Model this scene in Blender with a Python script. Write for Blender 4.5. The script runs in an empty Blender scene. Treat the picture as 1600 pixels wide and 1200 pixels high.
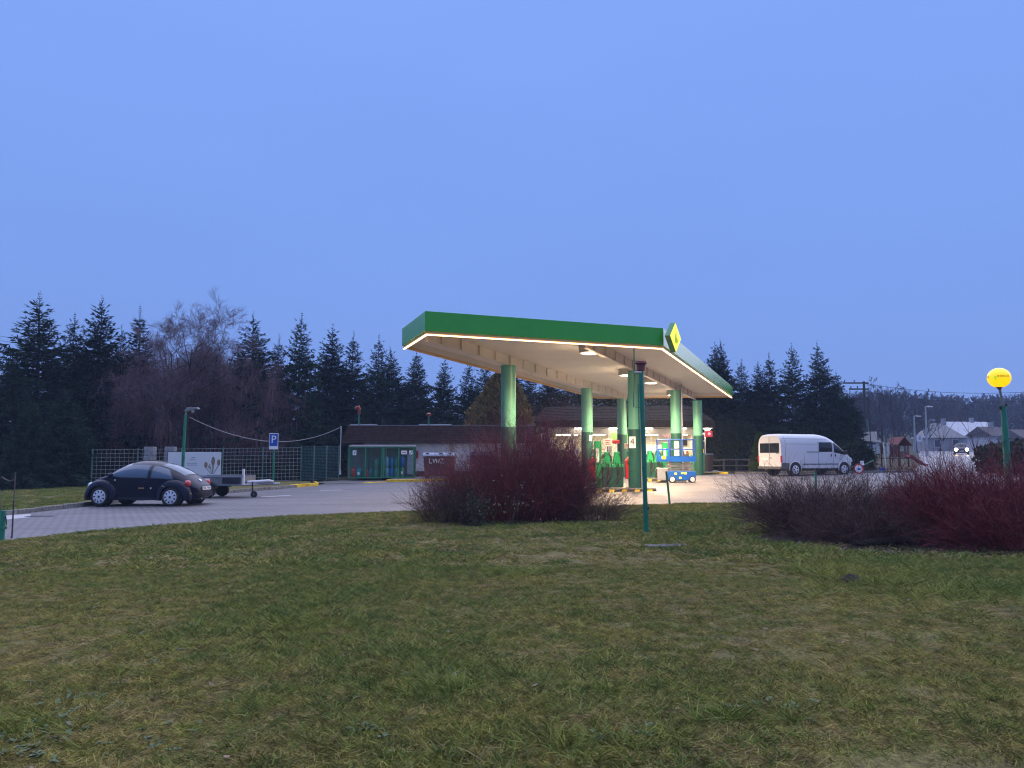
import bpy, bmesh, math, random
import numpy as np
from mathutils import Vector, Matrix

# ------------------------------------------------------------------ camera, sky, light, exposure
S = bpy.context.scene
COL = S.collection
EYE = 1.65
FPX = 1200.0
PITCH = math.atan(111 / FPX)
cd = bpy.data.cameras.new('camera')
cam = bpy.data.objects.new('camera', cd)
COL.objects.link(cam)
cam.location = (0, 0, EYE)
cam.rotation_euler = (math.pi / 2 + PITCH, 0, 0)
cd.sensor_width = 36
cd.lens = 36 * FPX / 1600
cd.clip_start = 0.1
cd.clip_end = 3000
S.camera = cam

SUN_EL, SUN_ROT = math.radians(64), math.radians(200)
wd = bpy.data.worlds.new('World')
S.world = wd
wd.use_nodes = True
nt = wd.node_tree
nt.nodes.clear()
wo = nt.nodes.new('ShaderNodeOutputWorld')
bg = nt.nodes.new('ShaderNodeBackground')
sky = nt.nodes.new('ShaderNodeTexSky')
sky.sky_type = 'NISHITA'
sky.sun_disc = False
sky.sun_elevation = SUN_EL
sky.sun_rotation = SUN_ROT
tc = nt.nodes.new('ShaderNodeTexCoord')
sx = nt.nodes.new('ShaderNodeSeparateXYZ')
cr = nt.nodes.new('ShaderNodeValToRGB')          # the even blue veil of an overcast dusk
cr.color_ramp.elements[0].position = 0.0
cr.color_ramp.elements[0].color = (0.150, 0.268, 0.66, 1)
cr.color_ramp.elements[1].position = 0.75
cr.color_ramp.elements[1].color = (0.240, 0.405, 0.95, 1)
e = cr.color_ramp.elements.new(0.22)
e.color = (0.182, 0.325, 0.79, 1)
e = cr.color_ramp.elements.new(0.46)
e.color = (0.210, 0.370, 0.90, 1)
nz = nt.nodes.new('ShaderNodeTexNoise')
nz.inputs['Scale'].default_value = 1.6
nz.inputs['Detail'].default_value = 3
mpn = nt.nodes.new('ShaderNodeMapping')
mpn.inputs['Scale'].default_value = (1, 1, 3.5)
nmr = nt.nodes.new('ShaderNodeMapRange')
nmr.inputs['To Min'].default_value = 0.93
nmr.inputs['To Max'].default_value = 1.07
vm = nt.nodes.new('ShaderNodeVectorMath')
vm.operation = 'SCALE'
sc = nt.nodes.new('ShaderNodeVectorMath')
sc.operation = 'SCALE'
sc.inputs['Scale'].default_value = 0.008
add = nt.nodes.new('ShaderNodeVectorMath')
add.operation = 'ADD'
L = nt.links.new
L(tc.outputs['Generated'], sx.inputs[0])
L(sx.outputs['Z'], cr.inputs[0])
L(tc.outputs['Generated'], mpn.inputs[0])
L(mpn.outputs[0], nz.inputs['Vector'])
L(nz.outputs[0], nmr.inputs['Value'])
L(cr.outputs[0], vm.inputs[0])
L(nmr.outputs[0], vm.inputs['Scale'])
L(sky.outputs[0], sc.inputs[0])
L(vm.outputs[0], add.inputs[0])
L(sc.outputs[0], add.inputs[1])
L(add.outputs[0], bg.inputs[0])
bg.inputs[1].default_value = 1.0
L(bg.outputs[0], wo.inputs[0])

sd = bpy.data.lights.new('sun', 'SUN')           # last light of the cloud deck: very soft
sd.energy = 3.4
sd.angle = math.radians(120)
sd.color = (0.90, 0.86, 1.0)
so = bpy.data.objects.new('sun', sd)
COL.objects.link(so)
so.rotation_euler = (math.pi / 2 - SUN_EL, 0, math.radians(180) - SUN_ROT + math.radians(180))

S.view_settings.view_transform = 'Standard'
S.view_settings.look = 'None'
S.view_settings.exposure = 0.0
S.view_settings.gamma = 1.0
S.render.engine = 'CYCLES'
S.cycles.use_denoising = True
S.cycles.max_bounces = 6
S.cycles.diffuse_bounces = 3
S.cycles.glossy_bounces = 3
S.cycles.transparent_max_bounces = 12
S.cycles.volume_bounces = 1
S.cycles.sample_clamp_indirect = 4.0
S.cycles.caustics_reflective = False
S.cycles.caustics_refractive = False
S.cycles.blur_glossy = 0.5
S.cycles.filter_width = 1.15

# ------------------------------------------------------------------ where things stand
cP, sP = math.cos(PITCH), math.sin(PITCH)


def at(px, py, Y):
    u, v = (px - 800) / FPX, (600 - py) / FPX
    d = (u, cP - v * sP, sP + v * cP)
    s = Y / d[1]
    return Vector((d[0] * s, Y, EYE + d[2] * s))


def g(x, y):
    x = np.clip(x, -30, 26)
    return 0.014 * x + 0.005 * np.minimum(y, 50) + 0.02 * np.maximum(0, y - 50)


def gp(px, py):
    lo, hi = 2.0, 400.0
    for _ in range(50):
        m = (lo + hi) / 2
        p = at(px, py, m)
        if p.z > g(p.x, p.y):
            lo = m
        else:
            hi = m
    return at(px, py, lo)


def on(x, y, dz=0.0):
    return (x, y, float(g(x, y)) + dz)


# ------------------------------------------------------------------ materials
MATS = {}


def mat(name, c, rough=0.6, metal=0.0, var=0.0, vs=6.0, bump=0.0, bs=40.0, emit=None, es=0.0, alpha=1.0, c2=None, spec=0.5, coat=0.0, world=False, streak=False):
    """c -> c2 (or c darkened by var) mixed by noise of scale vs; bump of scale bs"""
    m = bpy.data.materials.new(name)
    m.use_nodes = True
    n = m.node_tree
    b = n.nodes['Principled BSDF']
    c = tuple(c) + (1,)
    b.inputs['Base Color'].default_value = c
    b.inputs['Roughness'].default_value = rough
    b.inputs['Metallic'].default_value = metal
    b.inputs['Specular IOR Level'].default_value = spec
    b.inputs['Alpha'].default_value = alpha
    b.inputs['Coat Weight'].default_value = coat
    if emit:
        b.inputs['Emission Color'].default_value = tuple(emit) + (1,)
        b.inputs['Emission Strength'].default_value = es
    if var or bump or c2:
        t = n.nodes.new('ShaderNodeTexCoord')
        src = t.outputs['Object']
        if world:
            geo = n.nodes.new('ShaderNodeNewGeometry')
            src = geo.outputs['Position']
        if streak:
            mp = n.nodes.new('ShaderNodeMapping')
            mp.inputs['Scale'].default_value = (1, 1, 0.12)
            n.links.new(src, mp.inputs[0])
            src = mp.outputs[0]
        if var or c2:
            z = n.nodes.new('ShaderNodeTexNoise')
            z.inputs['Scale'].default_value = vs
            z.inputs['Detail'].default_value = 6
            z.inputs['Roughness'].default_value = 0.65
            n.links.new(src, z.inputs['Vector'])
            r = n.nodes.new('ShaderNodeMapRange')
            r.inputs['From Min'].default_value = 0.32
            r.inputs['From Max'].default_value = 0.68
            n.links.new(z.outputs[0], r.inputs['Value'])
            mx = n.nodes.new('ShaderNodeMix')
            mx.data_type = 'RGBA'
            mx.inputs['A'].default_value = c
            mx.inputs['B'].default_value = (tuple(c2) + (1,)) if c2 else tuple(x * (1 - var) for x in c[:3]) + (1,)
            n.links.new(r.outputs[0], mx.inputs['Factor'])
            n.links.new(mx.outputs['Result'], b.inputs['Base Color'])
        if bump:
            z2 = n.nodes.new('ShaderNodeTexNoise')
            z2.inputs['Scale'].default_value = bs
            z2.inputs['Detail'].default_value = 5
            n.links.new(src, z2.inputs['Vector'])
            bp = n.nodes.new('ShaderNodeBump')
            bp.inputs['Strength'].default_value = bump
            bp.inputs['Distance'].default_value = 0.02
            n.links.new(z2.outputs[0], bp.inputs['Height'])
            n.links.new(bp.outputs[0], b.inputs['Normal'])
    MATS[name] = m
    return m


def M(name):
    return MATS[name]


# ------------------------------------------------------------------ mesh builders
def link(o, parent=None):
    COL.objects.link(o)
    if parent:
        o.parent = parent
    return o


def mesh_np(name, V, Fc, m, parent=None, smooth=False):
    """V (n,3), Fc (k,3|4) int array -> one mesh object"""
    V = np.asarray(V, dtype=np.float32)
    Fc = np.asarray(Fc, dtype=np.int32)
    k, w = Fc.shape
    me = bpy.data.meshes.new(name)
    me.vertices.add(len(V))
    me.vertices.foreach_set('co', V.ravel())
    me.loops.add(k * w)
    me.loops.foreach_set('vertex_index', Fc.ravel())
    me.polygons.add(k)
    me.polygons.foreach_set('loop_start', np.arange(0, k * w, w, dtype=np.int32))
    me.polygons.foreach_set('loop_total', np.full(k, w, dtype=np.int32))
    if smooth:
        me.polygons.foreach_set('use_smooth', np.ones(k, dtype=bool))
    me.update(calc_edges=True)
    me.materials.append(m)
    return link(bpy.data.objects.new(name, me), parent)


class MB:
    def __init__(s):
        s.v, s.f = [], []

    def add(s, vs, fs):
        o = len(s.v)
        s.v += [tuple(v) for v in vs]
        s.f += [tuple(i + o for i in f) for f in fs]
        return s

    def box(s, c, d, rz=0.0, rx=0.0, ry=0.0):
        R = Matrix.Rotation(rz, 3, 'Z') @ Matrix.Rotation(ry, 3, 'Y') @ Matrix.Rotation(rx, 3, 'X')
        c = Vector(c)
        vs = [c + R @ Vector((x * d[0] / 2, y * d[1] / 2, z * d[2] / 2)) for x in (-1, 1) for y in (-1, 1) for z in (-1, 1)]
        return s.add(vs, [(0, 1, 3, 2), (4, 6, 7, 5), (0, 4, 5, 1), (2, 3, 7, 6), (0, 2, 6, 4), (1, 5, 7, 3)])

    def b2(s, x0, x1, y0, y1, z0, z1):
        return s.box(((x0 + x1) / 2, (y0 + y1) / 2, (z0 + z1) / 2), (x1 - x0, y1 - y0, z1 - z0))

    def tube(s, pts, r, n=8, caps=True):
        pts = [Vector(p) for p in pts]
        rs = r if isinstance(r, (list, tuple)) else [r] * len(pts)
        o = len(s.v)
        up = Vector((0, 0, 1))
        for i, p in enumerate(pts):
            d = (pts[min(i + 1, len(pts) - 1)] - pts[max(i - 1, 0)]).normalized()
            a = d.cross(up)
            if a.length < 1e-3:
                a = d.cross(Vector((0, 1, 0)))
            a.normalize()
            b = d.cross(a)
            for k in range(n):
                t = 2 * math.pi * k / n
                s.v.append(tuple(p + (a * math.cos(t) + b * math.sin(t)) * rs[i]))
        for i in range(len(pts) - 1):
            for k in range(n):
                s.f.append((o + i * n + k, o + i * n + (k + 1) % n, o + (i + 1) * n + (k + 1) % n, o + (i + 1) * n + k))
        if caps:
            s.f.append(tuple(o + k for k in range(n))[::-1])
            s.f.append(tuple(o + (len(pts) - 1) * n + k for k in range(n)))
        return s

    def cyl(s, p0, p1, r0, r1=None, n=16):
        return s.tube([p0, p1], [r0, r0 if r1 is None else r1], n)

    def lathe(s, prof, o=(0, 0, 0), axis='z', n=24):
        b = len(s.v)
        for r, h in prof:
            for k in range(n):
                t = 2 * math.pi * k / n
                x, y = r * math.cos(t), r * math.sin(t)
                p = (x, y, h) if axis == 'z' else (x, h, y) if axis == 'y' else (h, x, y)
                s.v.append((p[0] + o[0], p[1] + o[1], p[2] + o[2]))
        for i in range(len(prof) - 1):
            for k in range(n):
                s.f.append((b + i * n + k, b + i * n + (k + 1) % n, b + (i + 1) * n + (k + 1) % n, b + (i + 1) * n + k))
        if prof[0][0] > 1e-4:
            s.f.append(tuple(b + k for k in range(n))[::-1])
        if prof[-1][0] > 1e-4:
            s.f.append(tuple(b + (len(prof) - 1) * n + k for k in range(n)))
        return s

    def prism(s, poly, h0, h1, axis='z'):
        n = len(poly)
        mk = (lambda a, b, h: (a, b, h)) if axis == 'z' else (lambda a, b, h: (a, h, b)) if axis == 'y' else (lambda a, b, h: (h, a, b))
        vs = [mk(a, b, h0) for a, b in poly] + [mk(a, b, h1) for a, b in poly]
        fs = [tuple(range(n))[::-1], tuple(range(n, 2 * n))] + [(i, (i + 1) % n, n + (i + 1) % n, n + i) for i in range(n)]
        return s.add(vs, fs)

    def grid(s, P):
        """P: rows of points"""
        o = len(s.v)
        w = len(P[0])
        for r in P:
            s.v += [tuple(p) for p in r]
        for i in range(len(P) - 1):
            for k in range(w - 1):
                a = o + i * w + k
                s.f.append((a, a + 1, a + w + 1, a + w))
        return s

    def build(s, name, m, parent=None, smooth=False, bevel=0.0, fix=True):
        me = bpy.data.meshes.new(name)
        me.from_pydata(s.v, [], s.f)
        if fix:
            bm = bmesh.new()
            bm.from_mesh(me)
            bmesh.ops.recalc_face_normals(bm, faces=bm.faces)
            bm.to_mesh(me)
            bm.free()
        if smooth:
            for p in me.polygons:
                p.use_smooth = True
        me.materials.append(M(m) if isinstance(m, str) else m)
        o = link(bpy.data.objects.new(name, me), parent)
        if smooth and not bevel:
            try:
                me.set_sharp_from_angle(angle=math.radians(42))
            except Exception:
                pass
        if bevel:
            b = o.modifiers.new('bevel', 'BEVEL')
            b.width = bevel
            b.segments = 2
            b.limit_method = 'ANGLE'
            b.angle_limit = math.radians(40)
            if smooth:
                b.harden_normals = False
        return o


def tag(o, label=None, cat=None, group=None, kind=None):
    if label:
        o['label'] = label
    if cat:
        o['category'] = cat
    if group:
        o['group'] = group
    if kind:
        o['kind'] = kind
    return o


def thing(name, label, cat, loc=(0, 0, 0), rz=0.0, group=None):
    o = bpy.data.objects.new(name, None)
    o.empty_display_size = 0.2
    COL.objects.link(o)
    o.location = loc
    o.rotation_euler = (0, 0, rz)
    return tag(o, label, cat, group)


KIDS = {}


def dup(root, loc, rz=0.0, label=None, sc=None):
    def cp(o, par):
        c = o.copy()
        COL.objects.link(c)
        c.parent = par
        for k in [x for x in ALLOBJ() if x.parent == o]:
            cp(k, c)
        return c
    r = cp(root, None)
    r.location = loc
    r.rotation_euler = (0, 0, rz)
    if sc:
        r.scale = sc if isinstance(sc, tuple) else (sc, sc, sc)
    if label:
        r['label'] = label
    return r


def ALLOBJ():
    return list(COL.objects)


def text(name, s, size, loc, rot, m, parent=None, depth=0.002):
    c = bpy.data.curves.new(name, 'FONT')
    c.body = s
    c.size = size
    c.align_x = 'CENTER'
    c.align_y = 'CENTER'
    c.extrude = depth
    c.materials.append(M(m))
    tmp = bpy.data.objects.new(name, c)
    me = bpy.data.meshes.new_from_object(tmp)
    bpy.data.objects.remove(tmp)
    o = link(bpy.data.objects.new(name, me), parent)
    o.location = loc
    o.rotation_euler = rot
    return o


def ribbons(paths, width, rng):
    """paths (N,K,3), width (N,K) -> verts, quads: thin strips facing random sides"""
    N, K, _ = paths.shape
    d = np.gradient(paths, axis=1)
    rnd = rng.normal(size=(N, 1, 3))
    rnd[:, :, 2] *= 0.3
    sd_ = np.cross(d, np.broadcast_to(rnd, d.shape))
    sd_ /= np.linalg.norm(sd_, axis=2, keepdims=True) + 1e-9
    A = paths + sd_ * width[..., None] / 2
    B = paths - sd_ * width[..., None] / 2
    V = np.stack([A, B], axis=2).reshape(-1, 3)
    base = (np.arange(N)[:, None] * K + np.arange(K - 1)[None, :]) * 2
    Fq = np.stack([base, base + 1, base + 3, base + 2], axis=-1).reshape(-1, 4)
    return V, Fq


def tubes3(paths, rad, n=3):
    N, K, _ = paths.shape
    d = np.gradient(paths, axis=1)
    d /= np.linalg.norm(d, axis=2, keepdims=True) + 1e-9
    ref = np.where(np.abs(d[..., 2:3]) > 0.9, np.array([[[1.0, 0, 0]]]), np.array([[[0, 0, 1.0]]]))
    a = np.cross(d, ref)
    a /= np.linalg.norm(a, axis=2, keepdims=True) + 1e-9
    b = np.cross(d, a)
    R = []
    for k in range(n):
        t = 2 * math.pi * k / n
        R.append(paths + (a * math.cos(t) + b * math.sin(t)) * rad[..., None])
    V = np.stack(R, axis=2).reshape(-1, 3)
    base = (np.arange(N)[:, None] * K + np.arange(K - 1)[None, :]) * n
    fs = []
    for k in range(n):
        k2 = (k + 1) % n
        fs.append(np.stack([base + k, base + k2, base + n + k2, base + n + k], axis=-1).reshape(-1, 4))
    return V, np.concatenate(fs)


def joinVF(parts):
    V, Fc, o = [], [], 0
    for v, f in parts:
        V.append(v)
        Fc.append(f + o)
        o += len(v)
    return np.concatenate(V), np.concatenate(Fc)
# ------------------------------------------------------------------ ground and materials
def ramp_mat(name, stops, scale, rough=0.95, bump=0.5, bs=60, scale2=None, detail=8):
    """world-position noise through a colour ramp, plus a finer mottling"""
    m = bpy.data.materials.new(name)
    m.use_nodes = True
    n = m.node_tree
    b = n.nodes['Principled BSDF']
    b.inputs['Roughness'].default_value = rough
    b.inputs['Specular IOR Level'].default_value = 0.2
    geo = n.nodes.new('ShaderNodeNewGeometry')
    z = n.nodes.new('ShaderNodeTexNoise')
    z.inputs['Scale'].default_value = scale
    z.inputs['Detail'].default_value = detail
    z.inputs['Roughness'].default_value = 0.7
    n.links.new(geo.outputs['Position'], z.inputs['Vector'])
    r = n.nodes.new('ShaderNodeValToRGB')
    el = r.color_ramp.elements
    while len(el) < len(stops):
        el.new(0.5)
    for q, (p, c) in zip(el, stops):
        q.position = p
        q.color = tuple(c) + (1,)
    n.links.new(z.outputs[0], r.inputs[0])
    out = r.outputs[0]
    if scale2:
        z3 = n.nodes.new('ShaderNodeTexNoise')
        z3.inputs['Scale'].default_value = scale2
        z3.inputs['Detail'].default_value = 4
        n.links.new(geo.outputs['Position'], z3.inputs['Vector'])
        mr = n.nodes.new('ShaderNodeMapRange')
        mr.inputs['From Min'].default_value = 0.3
        mr.inputs['From Max'].default_value = 0.7
        mr.inputs['To Min'].default_value = 0.6
        mr.inputs['To Max'].default_value = 1.4
        n.links.new(z3.outputs[0], mr.inputs['Value'])
        mx = n.nodes.new('ShaderNodeVectorMath')
        mx.operation = 'SCALE'
        n.links.new(out, mx.inputs[0])
        n.links.new(mr.outputs[0], mx.inputs['Scale'])
        out = mx.outputs[0]
    n.links.new(out, b.inputs['Base Color'])
    z2 = n.nodes.new('ShaderNodeTexNoise')
    z2.inputs['Scale'].default_value = bs
    n.links.new(geo.outputs['Position'], z2.inputs['Vector'])
    bp = n.nodes.new('ShaderNodeBump')
    bp.inputs['Strength'].default_value = bump
    bp.inputs['Distance'].default_value = 0.03
    n.links.new(z2.outputs[0], bp.inputs['Height'])
    n.links.new(bp.outputs[0], b.inputs['Normal'])
    MATS[name] = m
    return m


ramp_mat('earth', [(0.3, (0.035, 0.032, 0.018)), (0.5, (0.06, 0.058, 0.026)), (0.7, (0.045, 0.05, 0.022))], 0.15, scale2=3)
ramp_mat('lawn_soil', [(0.30, (0.084, 0.062, 0.035)), (0.45, (0.120, 0.102, 0.036)), (0.58, (0.152, 0.136, 0.045)), (0.72, (0.145, 0.105, 0.053))], 0.9, scale2=24, bump=1.0, bs=35)
ramp_mat('blade_green', [(0.3, (0.128, 0.167, 0.029)), (0.5, (0.195, 0.215, 0.040)), (0.7, (0.271, 0.252, 0.050))], 0.4, rough=0.7, bump=0.0, scale2=9)
ramp_mat('blade_olive', [(0.3, (0.195, 0.169, 0.041)), (0.5, (0.279, 0.234, 0.058)), (0.7, (0.356, 0.273, 0.080))], 0.5, rough=0.8, bump=0.0, scale2=9)
ramp_mat('blade_straw', [(0.3, (0.255, 0.187, 0.077)), (0.5, (0.373, 0.277, 0.116)), (0.7, (0.479, 0.361, 0.161))], 0.6, rough=0.8, bump=0.0, scale2=9)
ramp_mat('blade_dark', [(0.3, (0.078, 0.121, 0.026)), (0.5, (0.117, 0.164, 0.036)), (0.7, (0.163, 0.193, 0.043))], 0.6, rough=0.7, bump=0.0, scale2=9)
ramp_mat('road_mat', [(0.3, (0.16, 0.155, 0.16)), (0.7, (0.24, 0.23, 0.23))], 0.4, rough=0.55, bump=0.15, bs=80, scale2=20)
ramp_mat('hill_mat', [(0.3, (0.05, 0.045, 0.03)), (0.7, (0.07, 0.065, 0.04))], 0.05, scale2=0.5)
ramp_mat('concrete', [(0.3, (0.15, 0.145, 0.135)), (0.5, (0.20, 0.195, 0.18)), (0.7, (0.25, 0.24, 0.225))], 1.2, rough=0.85, bump=0.3, bs=50, scale2=12)
ramp_mat('tarmac_patch', [(0.3, (0.11, 0.10, 0.10)), (0.7, (0.17, 0.16, 0.155))], 1.0, rough=0.8, bump=0.3, bs=60, scale2=20)
ramp_mat('yellow_paint', [(0.3, (0.60, 0.36, 0.03)), (0.5, (0.72, 0.50, 0.04)), (0.7, (0.76, 0.54, 0.05))], 2.0, rough=0.6, bump=0.1, scale2=6)


def paver_mat():
    m = bpy.data.materials.new('pavers')
    m.use_nodes = True
    n = m.node_tree
    b = n.nodes['Principled BSDF']
    geo = n.nodes.new('ShaderNodeNewGeometry')
    mp = n.nodes.new('ShaderNodeMapping')
    mp.inputs['Rotation'].default_value = (0, 0, math.radians(3))
    n.links.new(geo.outputs['Position'], mp.inputs[0])
    br = n.nodes.new('ShaderNodeTexBrick')
    br.inputs['Scale'].default_value = 1.0
    br.inputs['Brick Width'].default_value = 0.24
    br.inputs['Row Height'].default_value = 0.20
    br.inputs['Mortar Size'].default_value = 0.016
    br.inputs['Mortar Smooth'].default_value = 0.3
    br.inputs['Bias'].default_value = 0.0
    br.inputs['Color1'].default_value = (0.156, 0.146, 0.155, 1)
    br.inputs['Color2'].default_value = (0.122, 0.116, 0.124, 1)
    br.inputs['Mortar'].default_value = (0.045, 0.041, 0.042, 1)
    n.links.new(mp.outputs[0], br.inputs['Vector'])
    z = n.nodes.new('ShaderNodeTexNoise')
    z.inputs['Scale'].default_value = 0.5
    z.inputs['Detail'].default_value = 7
    z.inputs['Roughness'].default_value = 0.7
    mp2 = n.nodes.new('ShaderNodeMapping')
    mp2.inputs['Scale'].default_value = (0.35, 1.4, 1)
    n.links.new(geo.outputs['Position'], mp2.inputs[0])
    n.links.new(mp2.outputs[0], z.inputs['Vector'])
    r = n.nodes.new('ShaderNodeMapRange')
    r.inputs['From Min'].default_value = 0.3
    r.inputs['From Max'].default_value = 0.7
    r.inputs['To Min'].default_value = 0.72
    r.inputs['To Max'].default_value = 1.12
    n.links.new(z.outputs[0], r.inputs['Value'])
    # dark tracks and drips left by cars: stains with a shape of their own
    z4 = n.nodes.new('ShaderNodeTexNoise')
    z4.inputs['Scale'].default_value = 0.9
    z4.inputs['Detail'].default_value = 2
    mp3 = n.nodes.new('ShaderNodeMapping')
    mp3.inputs['Scale'].default_value = (0.12, 1.0, 1)
    mp3.inputs['Rotation'].default_value = (0, 0, math.radians(-12))
    n.links.new(geo.outputs['Position'], mp3.inputs[0])
    n.links.new(mp3.outputs[0], z4.inputs['Vector'])
    r4 = n.nodes.new('ShaderNodeMapRange')
    r4.inputs['From Min'].default_value = 0.56
    r4.inputs['From Max'].default_value = 0.66
    r4.inputs['To Min'].default_value = 1.0
    r4.inputs['To Max'].default_value = 0.78
    n.links.new(z4.outputs[0], r4.inputs['Value'])
    mu = n.nodes.new('ShaderNodeMath')
    mu.operation = 'MULTIPLY'
    n.links.new(r.outputs[0], mu.inputs[0])
    n.links.new(r4.outputs[0], mu.inputs[1])
    vmx = n.nodes.new('ShaderNodeVectorMath')
    vmx.operation = 'SCALE'
    n.links.new(br.outputs['Color'], vmx.inputs[0])
    n.links.new(mu.outputs[0], vmx.inputs['Scale'])
    n.links.new(vmx.outputs[0], b.inputs['Base Color'])
    bp = n.nodes.new('ShaderNodeBump')
    bp.invert = True
    bp.inputs['Strength'].default_value = 0.6
    bp.inputs['Distance'].default_value = 0.012
    n.links.new(br.outputs['Fac'], bp.inputs['Height'])
    n.links.new(bp.outputs[0], b.inputs['Normal'])
    b.inputs['Roughness'].default_value = 0.62
    MATS['pavers'] = m


paver_mat()

# near edge of the paving, read off as ground points
EDGE = [(-10.6, -8), (-10.55, 4), (-10.3, 11)] + [tuple(gp(*p).xy) for p in
        ((0, 848), (100, 836), (200, 828), (300, 820), (400, 812.5), (500, 806), (600, 801.5), (700, 798), (850, 794.5), (1000, 790.5), (1200, 787.5), (1300, 786.5))] + [(16, 23.2), (24, 24.5), (45, 25)]
EDGE = np.array(EDGE)
LAWN = np.vstack([EDGE, [(45, -8)]])


def edge_dist(x, y):
    d = np.full(np.shape(x), 1e9)
    for (ax, ay), (bx, by) in zip(EDGE[:-1], EDGE[1:]):
        vx, vy = bx - ax, by - ay
        t = np.clip(((x - ax) * vx + (y - ay) * vy) / (vx * vx + vy * vy), 0, 1)
        d = np.minimum(d, np.hypot(x - ax - t * vx, y - ay - t * vy))
    return d


def inside(poly, x, y):
    r = np.zeros(np.shape(x), dtype=bool)
    n = len(poly)
    for i in range(n):
        ax, ay = poly[i]
        bx, by = poly[(i + 1) % n]
        c = ((ay > y) != (by > y)) & (x < (bx - ax) * (y - ay) / (by - ay + 1e-12) + ax)
        r ^= c
    return r


def bumpf(x, y):
    return (0.022 * np.sin(1.3 * x + 0.7 * y + 1) * np.sin(0.9 * y - 0.5 * x) + 0.012 * np.sin(3.1 * x + 1.2) * np.sin(2.7 * y + 0.4 * x)
            + 0.007 * np.sin(7.3 * x - 2.2 * y) * np.sin(6.1 * y + 1.7 * x) + 0.004 * np.sin(17 * x + 3 * y) * np.sin(15 * y - 4 * x))


def lawn_h(x, y):
    e_ = np.clip(edge_dist(x, y) / 0.7, 0, 1)
    e_ = e_ * e_ * (3 - 2 * e_)
    return g(x, y) + 0.012 + e_ * (0.035 + bumpf(x, y))


# base ground to the horizon
xs = np.concatenate([np.linspace(-700, -60, 12), np.linspace(-50, 110, 65), np.linspace(130, 700, 12)])
ys = np.concatenate([np.linspace(-60, 0, 5), np.linspace(5, 120, 47), np.linspace(130, 260, 14), np.linspace(300, 900, 9)])
GX, GY = np.meshgrid(xs, ys)


def far_g(x, y):
    z = g(x, np.minimum(y, 160))
    # wooded slope behind the village
    return z + 9 * np.clip((y - 165) / 90, 0, 1) + 0.0 * x


GZ = far_g(GX, GY) - 0.09
V = np.stack([GX, GY, GZ], -1).reshape(-1, 3)
nx_, ny_ = len(xs), len(ys)
b_ = (np.arange(ny_ - 1)[:, None] * nx_ + np.arange(nx_ - 1)[None, :]).ravel()
tag(mesh_np('ground', V, np.stack([b_, b_ + 1, b_ + nx_ + 1, b_ + nx_], -1), M('earth'), smooth=True), kind='structure')

# lawn: radial sheet that follows the paving edge
cx, cy = 5.0, 8.0
P = [LAWN[0]]
for a, b in zip(np.vstack([LAWN]), np.vstack([LAWN[1:], LAWN[:1]])):
    n_ = max(1, int(np.hypot(*(b - a)) / 0.22)) if (b[1] > 1 or a[1] > 1) and max(a[0], b[0]) < 30 else 6
    for k in range(1, n_ + 1):
        P.append(a + (b - a) * k / n_)
P = np.array(P[:-1])
wob = np.random.default_rng(2).normal(size=len(P)) * 0.012
P = P + ((P - np.array([cx, cy])) / np.linalg.norm(P - np.array([cx, cy]), axis=1, keepdims=True)) * wob[:, None]
T = np.concatenate([[0, 0.0, 0.006, 0.015, 0.03, 0.05], np.linspace(0.075, 0.97, 46)])
R = P[None] + (np.array([cx, cy])[None, None] - P[None]) * T[:, None, None]
Z = lawn_h(R[..., 0], R[..., 1])
Z[0] = g(R[0][:, 0], R[0][:, 1]) - 0.06
V = np.concatenate([R, Z[..., None]], -1).reshape(-1, 3)
n_ = len(P)
i_, k_ = np.meshgrid(np.arange(len(T) - 1), np.arange(n_), indexing='ij')
q = np.stack([i_ * n_ + k_, i_ * n_ + (k_ + 1) % n_, (i_ + 1) * n_ + (k_ + 1) % n_, (i_ + 1) * n_ + k_], -1).reshape(-1, 4)
cen = len(V)
V = np.vstack([V, [[cx, cy, float(lawn_h(np.array(cx), np.array(cy)))]]])
lastr = (len(T) - 1) * n_
q2 = np.array([[lastr + k, lastr + (k + 1) % n_, cen, cen] for k in range(n_)])[:, :3]
lawn = mesh_np('lawn', V, q, M('lawn_soil'), smooth=True)
mm = mesh_np('lawn', V, q2, M('lawn_soil'))
bm = bmesh.new()
bm.from_mesh(lawn.data)
bm.from_mesh(mm.data)
bmesh.ops.recalc_face_normals(bm, faces=bm.faces)
bm.to_mesh(lawn.data)
bm.free()
bpy.data.objects.remove(mm)
for p_ in lawn.data.polygons:
    p_.use_smooth = True
tag(lawn, kind='structure')

# paved forecourt
KERB_L = [(-14.9, -8), (-14.9, 15), (-14.75, 22), (-14.5, 25), (-14.0, 29), (-12.6, 33), (-11.2, 37), (-10.3, 40.4)]
FORE = [tuple(p) for p in EDGE[:-1]] + [(25.5, 25), (25.5, 47.5), (17, 48.6), (13.9, 49.2), (12, 49.4), (2.4, 49.4), (1.6, 44.0), (-7.2, 44.0), (-8.3, 42.6), (-10.3, 42.2)] + [p for p in KERB_L[::-1]]


def sheet(name, poly, m, dz, kind='structure'):
    bm = bmesh.new()
    vs = [bm.verts.new((x, y, float(g(x, y)) + dz)) for x, y in poly]
    f = bm.faces.new(vs)
    bmesh.ops.triangulate(bm, faces=[f])
    bmesh.ops.recalc_face_normals(bm, faces=bm.faces)
    if sum(f.normal.z for f in bm.faces) < 0:
        bmesh.ops.reverse_faces(bm, faces=bm.faces)
    me = bpy.data.meshes.new(name)
    bm.to_mesh(me)
    bm.free()
    me.materials.append(M(m))
    return tag(link(bpy.data.objects.new(name, me)), kind=kind)


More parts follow.
